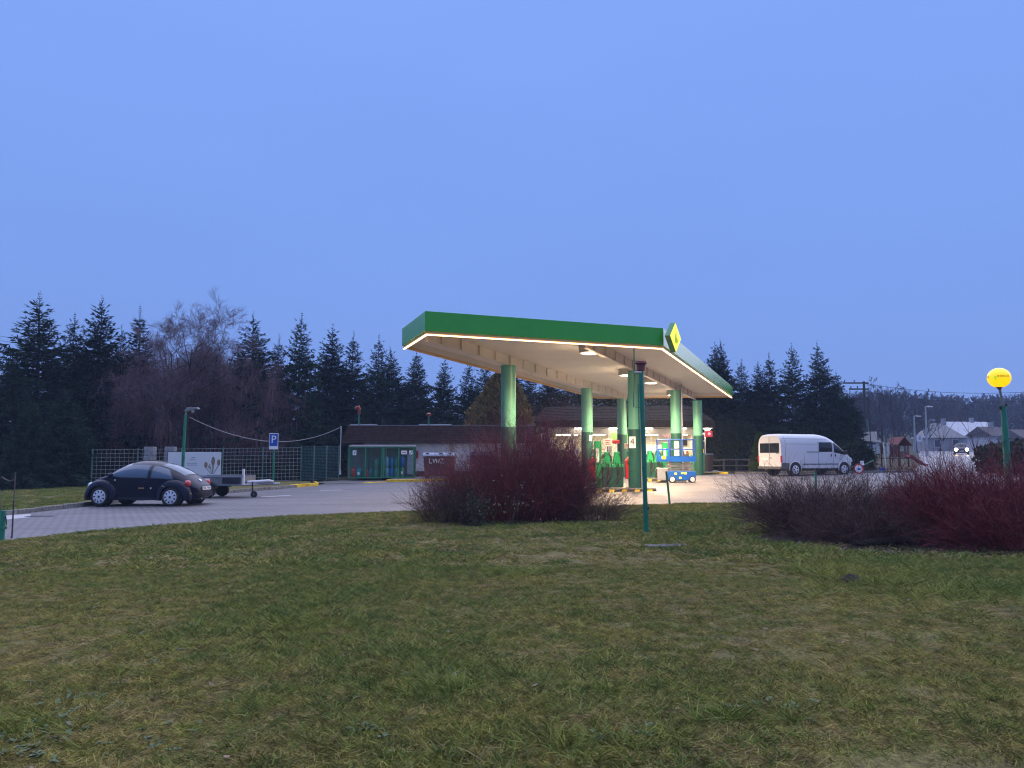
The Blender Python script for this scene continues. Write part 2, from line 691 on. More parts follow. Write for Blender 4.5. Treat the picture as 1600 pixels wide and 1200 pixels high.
sheet('forecourt_paving', FORE, 'pavers', 0.0)
sheet('driveway', [(-10.25, 42.25), (-8.3, 42.65), (-7.3, 44.05), (-7.3, 46.3), (-10.3, 47.5), (-11.6, 45.2), (-10.5, 43.2)], 'tarmac_patch', 0.02)

# road climbing away to the village
rp = [(-4, 2), (12, 16), (30, 38), (37, 60), (48.5, 82), (60.6, 105), (85, 150), (112, 185)]
rp = [(24, 30), (30.5, 46), (37.5, 61), (48.5, 82), (60.6, 105), (73, 128), (88, 150), (112, 176), (145, 196)]
Lr, Rr = [], []
for i, (x, y) in enumerate(rp):
    x0, y0 = rp[max(0, i - 1)]
    x1, y1 = rp[min(len(rp) - 1, i + 1)]
    d = Vector((x1 - x0, y1 - y0)).normalized()
    w = 4.6 if i > 1 else 6
    Lr.append((x - d.y * w, y + d.x * w))
    Rr.append((x + d.y * w, y - d.x * w))
V, Fq = [], []
for i in range(len(rp)):
    for k in range(5):
        t = k / 4
        x, y = Lr[i][0] * (1 - t) + Rr[i][0] * t, Lr[i][1] * (1 - t) + Rr[i][1] * t
        V.append((x, y, float(g(x, y)) + 0.02))
for i in range(len(rp) - 1):
    for k in range(4):
        a = i * 5 + k
        Fq.append((a, a + 1, a + 6, a + 5))
tag(mesh_np('road', V, Fq, M('road_mat')), kind='structure')

# kerbs: single stones along a line
kerb_rng = random.Random(5)


def kerb(name, pts, m, h=0.12, w=0.14, step=1.0, rough=0.012, base=None):
    root = None
    acc = []
    for (ax, ay), (bx, by) in zip(pts[:-1], pts[1:]):
        n = max(1, round(math.hypot(bx - ax, by - ay) / step))
        for k in range(n):
            acc.append(((ax + (bx - ax) * (k + .5) / n, ay + (by - ay) * (k + .5) / n), math.atan2(by - ay, bx - ax), math.hypot(bx - ax, by - ay) / n))
    root = bpy.data.objects.new(name, None)
    COL.objects.link(root)
    tag(root, kind='structure')
    for (x, y), a, l in acc:
        b = MB().box((0, 0, 0), (l - 0.018, w, h + 0.1)).build('kerb_stone', m, root, bevel=0.018)
        b.location = (x, y, float(g(x, y)) + h / 2 - 0.05 + kerb_rng.uniform(-rough, rough))
        b.rotation_euler = (0, 0, a + kerb_rng.uniform(-rough, rough))
    return root


kerb('kerb', [p for p in KERB_L if p[1] >= 15], 'concrete', h=0.14)
kerb('kerb', [(-10.9, 38.2), (-10.2, 40.5)], 'yellow_paint', h=0.15)
kerb('kerb', [(-10.2, 40.6), (-10.75, 42.2)], 'yellow_paint', h=0.15)
kerb('kerb', [(-8.25, 42.9), (-7.2, 44.05)], 'yellow_paint', h=0.04, w=0.3)
kerb('kerb', [(-7.15, 44.05), (1.5, 44.05)], 'yellow_paint', h=0.14, w=0.22, rough=0.004)
kerb('kerb', [(2.6, 49.5), (13.8, 49.4)], 'yellow_paint', h=0.14, w=0.22, rough=0.004)
kerb('kerb', [(1.55, 44.15), (2.5, 49.4)], 'concrete', h=0.13)
kerb('kerb', [(14.2, 49.2), (17, 48.6), (25, 47.6)], 'concrete', h=0.13)
sheet('pavement', [(-7.15, 44.16), (1.6, 44.16), (2.55, 49.6), (13.75, 49.5), (13.9, 53), (-7.15, 53)], 'concrete', 0.115)
sheet('pavement', [(13.9, 49.3), (17, 48.7), (22, 48), (22, 49.9), (13.9, 49.9)], 'tarmac_patch', 0.05)

# grass verge beyond the left kerb
VERGE = [(-14.98, -4), (-14.98, 15), (-14.85, 22), (-14.6, 25), (-14.1, 29), (-12.7, 33), (-11.3, 37), (-10.4, 40.4), (-10.95, 42.1), (-11.6, 44.4), (-16, 45.5), (-30, 44), (-32, 20), (-30, -4)]
sheet('verge', VERGE, 'lawn_soil', 0.10)

# ------------------------------------------------------------------ grass (uncountable): tufts scattered by geometry nodes
grng = np.random.default_rng(11)
TUFTS = bpy.data.collections.new('tufts')


def tuft(nb, rad, h, lie, m, wid):
    a = grng.uniform(0, 2 * math.pi, nb)
    r = rad * np.sqrt(grng.uniform(0, 1, nb))
    base = np.stack([r * np.cos(a), r * np.sin(a), np.zeros(nb) - 0.005], -1)
    az = grng.uniform(0, 2 * math.pi, nb)
    ln = h * grng.uniform(0.5, 1.3, nb)
    lean = np.clip(grng.normal(lie, 0.3, nb), 0.05, 1.45)
    t = np.linspace(0, 1, 4)[None, :, None]
    d = np.stack([np.cos(az) * np.sin(lean), np.sin(az) * np.sin(lean), np.cos(lean)], -1)[:, None]
    out = np.stack([np.cos(az), np.sin(az), -0.5 * np.ones(nb)], -1)[:, None]
    paths = base[:, None] + (d * t + out * 0.35 * t ** 2) * ln[:, None, None]
    paths[..., 2] = np.maximum(paths[..., 2], 0.002)
    w = wid * grng.uniform(0.6, 1.3, (nb, 1)) * np.array([[1, .85, .6, .12]])
    V, Fq = ribbons(paths, w, grng)
    o = mesh_np('tuft', V, Fq, M(m))
    COL.objects.unlink(o)
    TUFTS.objects.link(o)
    return o


# index order is kept by name
specs = [(46, .10, .050, .75, 'blade_green', .0045), (46, .10, .045, .9, 'blade_olive', .0045), (36, .11, .05, 1.2, 'blade_straw', .004),
         (46, .10, .06, .6, 'blade_dark', .005), (40, .12, .04, 1.1, 'blade_olive', .005), (26, .06, .15, .75, 'blade_green', .0055),
         (22, .05, .13, .95, 'blade_straw', .0045), (70, .2, .075, .8, 'blade_green', .010), (70, .2, .07, 1.0, 'blade_olive', .010), (60, .2, .08, 1.1, 'blade_straw', .009), (70, .2, .08, .7, 'blade_dark', .010)]
for i, s_ in enumerate(specs):
    tuft(*s_).name = 'tuft_%02d' % i


def vnoise(x, y, seed):
    r = np.random.default_rng(seed)
    s = 0
    for k in range(7):
        a = r.uniform(0, 6.28)
        f = r.uniform(0.5, 1.6) * (1.5 ** (k // 2))
        s = s + np.sin(f * (x * math.cos(a) + y * math.sin(a)) + r.uniform(0, 6.28)) / (1 + k * .35)
    return s / 3


def scatter(name, X, Y, Zf, idx, scl, label=None):
    n = len(X)
    me = bpy.data.meshes.new(name)
    me.vertices.add(n)
    me.vertices.foreach_set('co', np.stack([X, Y, Zf], -1).astype(np.float32).ravel())
    for nm, ty, arr in (('idx', 'INT', idx.astype(np.int32)), ('scl', 'FLOAT', scl.astype(np.float32)), ('rot', 'FLOAT', grng.uniform(0, 6.28, n).astype(np.float32))):
        a = me.attributes.new(nm, ty, 'POINT')
        a.data.foreach_set('value', arr)
    o = link(bpy.data.objects.new(name, me))
    gt = bpy.data.node_groups.new(name, 'GeometryNodeTree')
    gt.interface.new_socket('Geometry', in_out='INPUT', socket_type='NodeSocketGeometry')
    gt.interface.new_socket('Geometry', in_out='OUTPUT', socket_type='NodeSocketGeometry')
    N = gt.nodes
    gi, go = N.new('NodeGroupInput'), N.new('NodeGroupOutput')
    ip = N.new('GeometryNodeInstanceOnPoints')
    ci = N.new('GeometryNodeCollectionInfo')
    ci.inputs['Collection'].default_value = TUFTS
    ci.inputs['Separate Children'].default_value = True
    ci.inputs['Reset Children'].default_value = True

    def attr(nm, ty):
        q = N.new('GeometryNodeInputNamedAttribute')
        q.data_type = ty
        q.inputs['Name'].default_value = nm
        return q.outputs['Attribute']
    cb = N.new('ShaderNodeCombineXYZ')
    gt.links.new(attr('rot', 'FLOAT'), cb.inputs['Z'])
    er = N.new('FunctionNodeEulerToRotation')
    gt.links.new(cb.outputs[0], er.inputs[0])
    gt.links.new(gi.outputs[0], ip.inputs['Points'])
    gt.links.new(ci.outputs[0], ip.inputs['Instance'])
    ip.inputs['Pick Instance'].default_value = True
    gt.links.new(attr('idx', 'INT'), ip.inputs['Instance Index'])
    gt.links.new(er.outputs[0], ip.inputs['Rotation'])
    gt.links.new(attr('scl', 'FLOAT'), ip.inputs['Scale'])
    gt.links.new(ip.outputs[0], go.inputs[0])
    o.modifiers.new('scatter', 'NODES').node_group = gt
    return tag(o, label, 'grass', kind='stuff')


def lawn_points(n, y0, y1, k=0.80, pad=3.0):
    y = np.sqrt(grng.uniform(y0 * y0, y1 * y1, n))
    x = grng.uniform(-1, 1, n) * (k * y + pad)
    ok = inside(LAWN, x, y) & (edge_dist(x, y) > 0.03)
    return x[ok], y[ok]


XS, YS, IS, SS = [], [], [], []
for n, y0, y1, far in ((17000, 2.6, 6, 0), (26000, 6, 11, 0), (17000, 11, 24, 1), (3900, 18, 24, 1)):
    x, y = lawn_points(n, y0, y1)
    a, b = vnoise(x * 1.1, y * 1.1, 3), vnoise(x * 2.3, y * 2.3, 4)
    c = grng.uniform(0, 1, len(x))
    near = (0, 1, 2, 3, 4) if not far else (7, 8, 9, 10, 8)
    gr = np.clip(0.31 + 0.26 * a + 0.03 * (y - 8) + 0.05 * np.clip(x - 6, 0, 4), 0.08, 0.92)
    idx = np.where(c < gr * 0.75, near[0], np.where(c < gr, near[3], np.where(c < gr + (1 - gr) * (0.38 - 0.2 * b), near[2], np.where(c < 0.9, near[1], near[4]))))
    keep = grng.uniform(0, 1, len(x)) < np.clip(0.92 + 0.35 * b + (0.3 if far else 0), 0.45, 1)
    XS.append(x[keep]); YS.append(y[keep]); IS.append(idx[keep]); SS.append((grng.uniform(0.7, 1.25, len(x)) * np.clip(1 + 0.35 * a, .6, 1.5))[keep])
# coarser tufts and fallen stalks
x, y = lawn_points(900, 3, 20)
w = vnoise(x * 0.8, y * 0.8, 9)
k = w > 0.05
XS.append(x[k]); YS.append(y[k]); IS.append(np.where(grng.uniform(0, 1, k.sum()) < .6, 5, 6)); SS.append(grng.uniform(0.5, 1.2, k.sum()))
# lush clumps seen in the photograph
for (px, py, rx, n) in ((550, 890, .9, 60), (800, 905, .5, 35), (470, 985, .6, 30), (1300, 900, 1.0, 70), (1500, 930, 1.6, 160), (1400, 915, 1.2, 90), (690, 1095, .25, 14), (900, 1180, .3, 14), (1180, 1140, .35, 16), (720, 1090, .2, 8), (60, 1150, .4, 12)):
    c_ = gp(px, py)
    XS.append(c_.x + grng.normal(0, rx * .5, n)); YS.append(c_.y + grng.normal(0, rx * .3, n)); IS.append(np.full(n, 5)); SS.append(grng.uniform(.6, 1.3, n))
X, Y, I, SC = map(np.concatenate, (XS, YS, IS, SS))
BEDS = [(7.4, 13.3, 3.3, 1.75), (0.25, 18.0, 2.1, 1.15)]


def in_bed(x, y, grow=1.0):
    r = np.zeros(np.shape(x), dtype=bool)
    for bx, by, ra, rb in BEDS:
        a = np.arctan2(y - by, x - bx)
        w = 1 + .07 * np.sin(3 * a + 1) + .05 * np.sin(7 * a)
        r |= ((x - bx) / (ra * w)) ** 2 + ((y - by) / (rb * w)) ** 2 < grow
    return r


ok = inside(LAWN, X, Y) & ~(in_bed(X, Y) & (grng.uniform(0, 1, len(X)) < .93))
X, Y, I, SC = X[ok], Y[ok], I[ok], SC[ok]
scatter('grass', X, Y, lawn_h(X, Y) + 0.002, I, SC, 'short patchy winter grass with straw and moss on the lawn')
n = 3000
y = grng.uniform(8, 44, n)
x = -15.1 - grng.uniform(0, 1, n) ** 1.4 * 9
ok = inside(np.array(VERGE), x, y)
x, y = x[ok], y[ok]
c = grng.uniform(0, 1, len(x))
scatter('grass', x, y, g(x, y) + 0.10, np.where(c < .5, 7, np.where(c < .75, 10, 8)), grng.uniform(.8, 1.3, len(x)), 'green grass bank beyond the kerb left of the dark car')

ramp_mat('bed_soil', [(0.3, (0.020, 0.015, 0.012)), (0.55, (0.036, 0.027, 0.021)), (0.75, (0.060, 0.044, 0.034))], 3.0, bump=1.0, bs=30, scale2=30)
for bx, by, ra, rb in BEDS:
    rows = []
    for r_ in np.linspace(0.0, 1.04, 14):
        row = []
        for a in np.linspace(0, 2 * math.pi, 61):
            w = (1 + .07 * math.sin(3 * a + 1) + .05 * math.sin(7 * a)) * r_
            x, y = bx + ra * w * math.cos(a), by + rb * w * math.sin(a)
            row.append((x, y, float(lawn_h(np.array(x), np.array(y))) + 0.022 * math.sqrt(max(0, 1.04 - r_)) * 1.6 - 0.004 + 0.010 * math.sin(9 * x) * math.sin(11 * y)))
        rows.append(row)
    tag(MB().grid(rows).build('soil_bed', 'bed_soil', None, smooth=True), kind='structure')
# ------------------------------------------------------------------ paints
mat('canopy_green', (0.045, 0.36, 0.028), 0.24, var=0.10, vs=1.5)
mat('canopy_green_edge', (0.02, 0.21, 0.06), 0.3)
mat('soffit_white', (0.78, 0.73, 0.67), 0.6, var=0.10, vs=0.7)
mat('beam_white', (0.70, 0.64, 0.58), 0.55, var=0.12, vs=2)
mat('trim_glow_orange', (0.72, 0.46, 0.20), 0.5)  # cream trim coloured orange to imitate the light strip's glow on it
mat('led', (0.9, 0.8, 0.6), 0.4, emit=(1.0, 0.60, 0.29), es=6.0)
mat('lamp_glow', (0.9, 0.9, 0.85), 0.4, emit=(1.0, 0.90, 0.74), es=6.0)
mat('lamp_grey', (0.42, 0.40, 0.37), 0.5)
mat('column_green', (0.13, 0.385, 0.255), 0.38, var=0.10, vs=3, bump=0.03, bs=8)
mat('column_dark', (0.016, 0.085, 0.058), 0.4, var=0.25, vs=4)
mat('white_paint', (0.74, 0.73, 0.71), 0.5, var=0.08, vs=3)
mat('plate_white', (0.80, 0.79, 0.77), 0.45)
mat('black_paint', (0.012, 0.012, 0.013), 0.45)
mat('rubber', (0.018, 0.018, 0.018), 0.8, var=0.3, vs=10)
mat('sign_yellow', (0.80, 0.76, 0.02), 0.4, emit=(1.0, 0.95, 0.02), es=1.0)
mat('sign_green_line', (0.42, 0.50, 0.02), 0.5, emit=(0.5, 0.62, 0.01), es=0.35)
mat('wall_white', (0.74, 0.735, 0.74), 0.85, var=0.14, vs=2.0, bump=0.15, bs=40, streak=True)
mat('wall_cream', (0.62, 0.55, 0.46), 0.8, var=0.1, vs=2)
mat('plinth_dark', (0.05, 0.048, 0.05), 0.85, var=0.3, vs=4)
mat('brick_grey', (0.14, 0.125, 0.12), 0.9, var=0.4, vs=9, bump=0.3)
mat('roof_edge_metal', (0.20, 0.20, 0.22), 0.45)
mat('win_frame', (0.66, 0.62, 0.56), 0.45)
mat('frame_brown', (0.14, 0.085, 0.055), 0.5)
mat('shop_wall', (0.66, 0.60, 0.48), 0.8)
mat('shop_floor', (0.35, 0.31, 0.27), 0.5)
mat('tube_light', (0.9, 0.9, 0.85), 0.4, emit=(1.0, 0.86, 0.62), es=30.0)
mat('eave_lamp', (0.9, 0.9, 0.9), 0.4, emit=(1.0, 0.93, 0.80), es=34.0)
mat('red_print', (0.62, 0.035, 0.03), 0.5)
mat('red_paint', (0.50, 0.02, 0.03), 0.4, var=0.15, vs=5)
mat('red_lit', (0.60, 0.05, 0.06), 0.5, emit=(0.8, 0.05, 0.06), es=0.5)
mat('pink_lit', (0.9, 0.5, 0.5), 0.5, emit=(1.0, 0.40, 0.42), es=1.0)
mat('lime_lit', (0.30, 0.62, 0.10), 0.5, emit=(0.35, 0.85, 0.10), es=0.45)
mat('poster_red', (0.60, 0.10, 0.06), 0.5, var=0.2, vs=5)
mat('galv', (0.42, 0.43, 0.45), 0.45, metal=0.6, var=0.25, vs=8)
mat('pump_green', (0.015, 0.36, 0.11), 0.35, var=0.1, vs=6)
mat('pump_dark', (0.014, 0.075, 0.05), 0.38, var=0.2, vs=4)
mat('lift_blue', (0.012, 0.11, 0.48), 0.35, var=0.12, vs=5)
mat('grey_metal', (0.26, 0.26, 0.26), 0.5, metal=0.3, var=0.3, vs=8)
mat('cage_green', (0.022, 0.22, 0.10), 0.45, var=0.2, vs=5)
mat('post_green', (0.014, 0.20, 0.115), 0.42, var=0.25, vs=6)


def glass_mat(name, c, alpha, rough=0.04):
    m = bpy.data.materials.new(name)
    m.use_nodes = True
    n = m.node_tree
    b = n.nodes['Principled BSDF']
    b.inputs['Base Color'].default_value = tuple(c) + (1,)
    b.inputs['Roughness'].default_value = rough
    b.inputs['Alpha'].default_value = alpha
    b.inputs['IOR'].default_value = 1.5
    MATS[name] = m


glass_mat('glass_clear', (0.12, 0.13, 0.12), 0.12)
glass_mat('glass_dark', (0.012, 0.017, 0.02), 0.88)
glass_mat('glass_far', (0.03, 0.04, 0.06), 1.0, 0.1)


def atz(px, py, z):
    d = at(px, py, 1.0) - Vector((0, 0, EYE))
    t = (z - EYE) / d.z
    return Vector((d.x * t, t, z))


# ------------------------------------------------------------------ forecourt canopy
ZL = 5.12
cA, cB, cC, cD = [atz(px, py, ZL).xy for px, py in ((628, 546), (664, 523), (1037, 545.5), (1145, 622))]
U = (cD - cC).normalized()                       # along the forecourt
NV = Vector((U.y, -U.x))
cE = cA + U * ((48.0 - cA.y) / U.y)
CP = [cA, cB, cC, cD, cE]
can = thing('forecourt_canopy', 'green edged filling station canopy on round green columns with a glowing edge strip', 'canopy', (cB.x + 4, cB.y + 12, float(g(6, 34))))
co = can.location.copy()


def inset(poly, d):
    n = len(poly)
    area = sum(poly[i].x * poly[(i + 1) % n].y - poly[(i + 1) % n].x * poly[i].y for i in range(n))
    sg = 1 if area > 0 else -1
    out = []
    for i in range(n):
        p0, p1, p2 = poly[i - 1], poly[i], poly[(i + 1) % n]
        d1, d2 = (p1 - p0).normalized(), (p2 - p1).normalized()
        n1, n2 = Vector((-d1.y, d1.x)) * sg, Vector((-d2.y, d2.x)) * sg
        k = (n1 + n2)
        k /= max(0.3, k.dot(n1))
        out.append(p1 + k * d)
    return out


def loc2(p):
    return Vector((p.x - co.x, p.y - co.y))


IN1, IN2, IN3 = inset(CP, 0.05), inset(CP, 0.09), inset(CP, 0.16)
z0 = ZL - co.z
for i in range(5):
    a, b = CP[i], CP[(i + 1) % 5]
    a1, b1 = IN1[i], IN1[(i + 1) % 5]
    a2, b2 = IN2[i], IN2[(i + 1) % 5]
    a3, b3 = IN3[i], IN3[(i + 1) % 5]

    def strip(name, pts, za, zb, m):
        q = [loc2(p) for p in pts]
        MB().prism([(p.x, p.y) for p in q], za, zb).build(name, m, can, bevel=0.006 if name == 'fascia_panel' else 0)
    strip('fascia_panel', (a, b, b1, a1), z0 + 0.12, z0 + 0.70, 'canopy_green')
    strip('fascia_trim', (a1, b1, b3, a3), z0 + 0.035, z0 + 0.119, 'trim_glow_orange')
    strip('inner_trim', (a2, b2, b3, a3), z0 + 0.121, z0 + 0.34, 'soffit_white')
    if i < 3:
        strip('light_strip', (a1 * 0.7 + a * 0.3, b1 * 0.7 + b * 0.3, b2, a2), z0 + 0.0, z0 + 0.026, 'led')
q = [loc2(p) for p in inset(CP, 0.17)]
MB().prism([(p.x, p.y) for p in q], z0 + 0.30, z0 + 0.335).build('soffit', 'soffit_white', can)
q = [loc2(p) for p in inset(CP, 0.055)]
MB().prism([(p.x, p.y) for p in q], z0 + 0.5, z0 + 0.66).build('roof_deck', 'roof_edge_metal', can)

HB = EYE + 3.38                                   # underside of the beams
colL = [atz(795, 571, HB), atz(917, 607, HB), atz(970.5, 623, HB)]
colR = [atz(991, 580, HB), atz(1057.5, 610, HB), atz(1088, 626, HB)]


def fitline(pts):
    m_ = sum((p.xy for p in pts), Vector((0, 0))) / 3
    return m_


mL, mR = fitline(colL), fitline(colR)
colL = [mL + U * (p.xy - mL).dot(U) for p in colL]
colR = [mR + U * (p.xy - mR).dot(U) for p in colR]
zb_ = HB - co.z
for mC in (mL, mR):
    # an I beam from the front fascia to the back one
    t0 = -1e9
    ts = []
    for i in range(5):
        a, b = IN3[i], IN3[(i + 1) % 5]
        d = b - a
        den = U.x * d.y - U.y * d.x
        if abs(den) < 1e-6:
            continue
        t = ((a.x - mC.x) * d.y - (a.y - mC.y) * d.x) / den
        s = ((a.x - mC.x) * U.y - (a.y - mC.y) * U.x) / den
        if -0.001 <= s <= 1.001:
            ts.append(t)
    p, q_ = mC + U * (min(ts) + 0.1), mC + U * (max(ts) - 0.1)
    mid = loc2((p + q_) / 2)
    ln = (q_ - p).length
    rz = math.atan2(U.y, U.x)
    top = z0 + 0.297
    be = MB()
    be.box((mid.x, mid.y, zb_ + 0.012), (ln, 0.15, 0.02), rz)
    be.box((mid.x, mid.y, (zb_ + 0.024 + top) / 2), (ln, 0.016, top - zb_ - 0.026), rz)
    be.build('roof_beam', 'beam_white', can)
    k = 0
    while 0.9 + k * 1.45 < ln:
        c_ = p + U * (0.9 + k * 1.45)
        for sgn in (-1, 1):
            c2_ = loc2(c_ + NV * sgn * 0.034)
            MB().box((c2_.x, c2_.y, (zb_ + 0.024 + top) / 2), (0.025, 0.05, top - zb_ - 0.03), rz).build('stiffener', 'beam_white', can)
        k += 1
zc = zb_ - 0.002


def column(p, wrap_h, plates=(), pipe=None):
    l = loc2(p)
    base = float(g(p.x, p.y)) - co.z
    c = MB().lathe([(0.285, base + 0.0), (0.285, zc)], (l.x, l.y, 0), n=32).build('column', 'column_green', can, smooth=True)
    MB().lathe([(0.291, base + wrap_h + 0.75), (0.291, base + wrap_h + 0.77)], (l.x, l.y, 0), n=32).build('weld_band', 'column_green', c, smooth=True)
    MB().lathe([(0.293, base + 0.01), (0.293, base + wrap_h), (0.286, base + wrap_h + 0.003)], (l.x, l.y, 0), n=32).build('base_wrap', 'column_dark', c, smooth=True)
    vd = (Vector((0, 0)) - p).normalized()
    for ang, zz, w, h, ch in plates:
        a = math.atan2(vd.y, vd.x) + ang
        d = Vector((math.cos(a), math.sin(a)))
        c2_ = l + d * 0.30
        pl = MB().box((c2_.x, c2_.y, base + zz), (0.012, w, h), a).build('number_plate', 'plate_white', c)
        if ch:
            c3_ = l + d * 0.309
            text('number', ch, h * 0.80, (c3_.x, c3_.y, base + zz + 0.02), (math.pi / 2, 0, a + math.pi / 2), 'black_paint', c)
    if pipe:
        d = Vector((math.cos(pipe), math.sin(pipe)))
        c2_ = l + d * 0.33
        MB().tube([(c2_.x, c2_.y, base + 0.1), (c2_.x, c2_.y, zc + 0.3)], 0.045, 10).build('drain_pipe', 'galv', c, smooth=True)
    return c


WR = {0: 2.28, 1: 2.22, 2: 2.25}
column(colL[0], 2.55)
column(colL[1], 2.55, [(0.62, 2.25, 0.16, 0.30, '')])
column(colL[2], 2.55)
column(colR[0], 2.45, [(-0.42, 1.93, 0.28, 0.46, '4')], pipe=-0.9)
column(colR[1], 2.45, [(0.0, 1.85, 0.24, 0.34, '2'), (0.0, 1.45, 0.24, 0.32, '3')], pipe=-0.6)
column(colR[2], 2.45)

# canopy lamps: real area lights below each housing
for k, (px, py) in enumerate(((921, 551), (979, 586), (1017, 598), (1051, 617))):
    p = atz(px, py, ZL + 0.05)
    l = loc2(p)
    rz = math.atan2(U.y, U.x)
    hs = MB().prism([(math.cos(t) * 0.42, math.sin(t) * 0.36) for t in [math.pi / 8 + i * math.pi / 4 for i in range(8)]], -0.17, 0.097).build('lamp_housing', 'lamp_grey', can)
    hs.location = (l.x, l.y, z0 + 0.20)
    hs.rotation_euler = (0, 0, rz)
    gl = MB().prism([(math.cos(t) * 0.33, math.sin(t) * 0.27) for t in [math.pi / 8 + i * math.pi / 4 for i in range(8)]], -0.185, -0.171).build('lamp_glass', 'lamp_glow', hs)
    ld = bpy.data.lights.new('canopy_lamp_light', 'AREA')
    ld.shape = 'RECTANGLE'
    ld.size, ld.size_y = 0.55, 0.45
    ld.energy = 250
    ld.color = (1.0, 0.71, 0.43)
    lo = bpy.data.objects.new('canopy_lamp_light', ld)
    COL.objects.link(lo)
    lo.parent = hs
    lo.location = (0, 0, -0.20)
    for nm_, ty_, en_, dz_ in (('canopy_lamp_spill', 'SPOT', 5800, -0.22), ('canopy_lamp_glow', 'POINT', 45, -0.5)):
        ld = bpy.data.lights.new(nm_, ty_)      # wide and sideways spill of the same prismatic glass
        ld.energy = en_
        ld.shadow_soft_size = 0.22
        ld.color = (1.0, 0.71, 0.43)
        if ty_ == 'SPOT':
            ld.spot_size = math.radians(160)
            ld.spot_blend = 0.7
        lo = bpy.data.objects.new(nm_, ld)
        COL.objects.link(lo)
        lo.parent = hs
        lo.location = (0, 0, dz_)

# yellow diamond sign on the right fascia
cm = atz(1058.5, 529, ZL + 0.36)
tt = (cm.xy - cC).dot(U)
pc = cC + U * tt + NV * 0.26
ds = MB()
hw, hh = 0.50, 0.50
ds.prism([(-hw, 0), (0, -hh), (hw, 0), (0, hh)], -0.10, 0.08, 'y')
sg = tag(ds.build('diamond_sign', 'canopy_green_edge', None, bevel=0.01), 'yellow lit diamond sign standing on the right edge of the green canopy', 'sign')
sg.location = (pc.x, pc.y, ZL + 0.40)
sg.rotation_euler = (0, 0, math.radians(57))
hw2 = 0.475
MB().prism([(-hw2, 0), (0, -hw2), (hw2, 0), (0, hw2)], -0.112, -0.101, 'y').build('sign_face', 'sign_yellow', sg)
MB().grid([[(-0.11 + 0.24 * t * (1 - 0.4 * t) - w, -0.116, -0.24 + 0.5 * t), (-0.11 + 0.24 * t * (1 - 0.4 * t) + w, -0.116, -0.24 + 0.5 * t)] for t, w in ((0, .015), (.25, .05), (.5, .07), (.75, .05), (1, .012))]).build('emblem', 'sign_green_line', sg, fix=False)
MB().lathe([(0.11, 0.0), (0.08, 0.0)], (0.06, -0.116, -0.10), 'y', 16).build('emblem', 'sign_green_line', sg)

# ------------------------------------------------------------------ roofs: courses of dark shingles
mat('shingle', (0.026, 0.014, 0.012), 0.9, c2=(0.058, 0.034, 0.027), vs=5, bump=0.5, bs=25, spec=0.12)
mat('shingle_red', (0.030, 0.018, 0.016), 0.9, c2=(0.060, 0.040, 0.033), vs=7, bump=0.5, bs=25, spec=0.12)
srng = random.Random(8)


def mansard(bot, top, zb0, zt0, courses, parent, m='shingle', name='roof_shingles'):
    """overlapping shingle courses between two outlines (lists of xy)"""
    mb = MB()
    for s in range(len(bot) - 1):
        a, b, c, d = Vector((*bot[s], zb0)), Vector((*bot[s + 1], zb0)), Vector((*top[s + 1], zt0)), Vector((*top[s], zt0))
        nrm = (b - a).cross(d - a).normalized()
        for k in range(courses):
            t0, t1 = k / courses, (k + 1) / courses
            wl = (b - a).length
            n = max(1, int(wl / 0.42))
            off = srng.uniform(0, 0.3)
            es = [0] + [min(1, max(0, (i + off) / n)) for i in range(1, n)] + [1]
            for e0, e1 in zip(es[:-1], es[1:]):
                g0, g1 = e0 + 0.006 / wl * (e0 > 0), e1 - 0.006 / wl * (e1 < 1)
                j = srng.uniform(0.0, 0.012)

                def P_(e_, t, o):
                    lo_ = a.lerp(b, e_)
                    hi_ = d.lerp(c, e_)
                    return lo_.lerp(hi_, t) + nrm * o
                p = [P_(g0, t0, 0.035 + j), P_(g1, t0, 0.035 + j), P_(g1, t1, 0.004 + j), P_(g0, t1, 0.004 + j), P_(g0, t0, 0.0), P_(g1, t0, 0.0)]
                mb.add(p, [(0, 1, 2, 3), (4, 5, 1, 0)])
    o = mb.build(name, m, parent, fix=False)
    o['kind'] = 'stuff'
    ub = MB()
    for s in range(len(bot) - 1):
        a, b, c, d = Vector((*bot[s], zb0)), Vector((*bot[s + 1], zb0)), Vector((*top[s + 1], zt0)), Vector((*top[s], zt0))
        nrm = (b - a).cross(d - a).normalized()
        ub.add([p - nrm * 0.012 for p in (a, b, c, d)], [(0, 1, 2, 3)])
    ub.build('roof_underlay', 'plinth_dark', parent, fix=False)
    return o


# ------------------------------------------------------------------ low service wing on the left
WY = 48.3
wx0, wx1 = at(533, 700, WY).x, at(838, 700, WY).x
wg = float(g(-4, WY))
wing = thing('service_wing', 'low white walled wing with deep dark shingled roof edge left of the shop', 'building', ((wx0 + wx1) / 2, WY + 3, wg))
wo_ = wing.location


def wl(x):
    return x - wo_.x


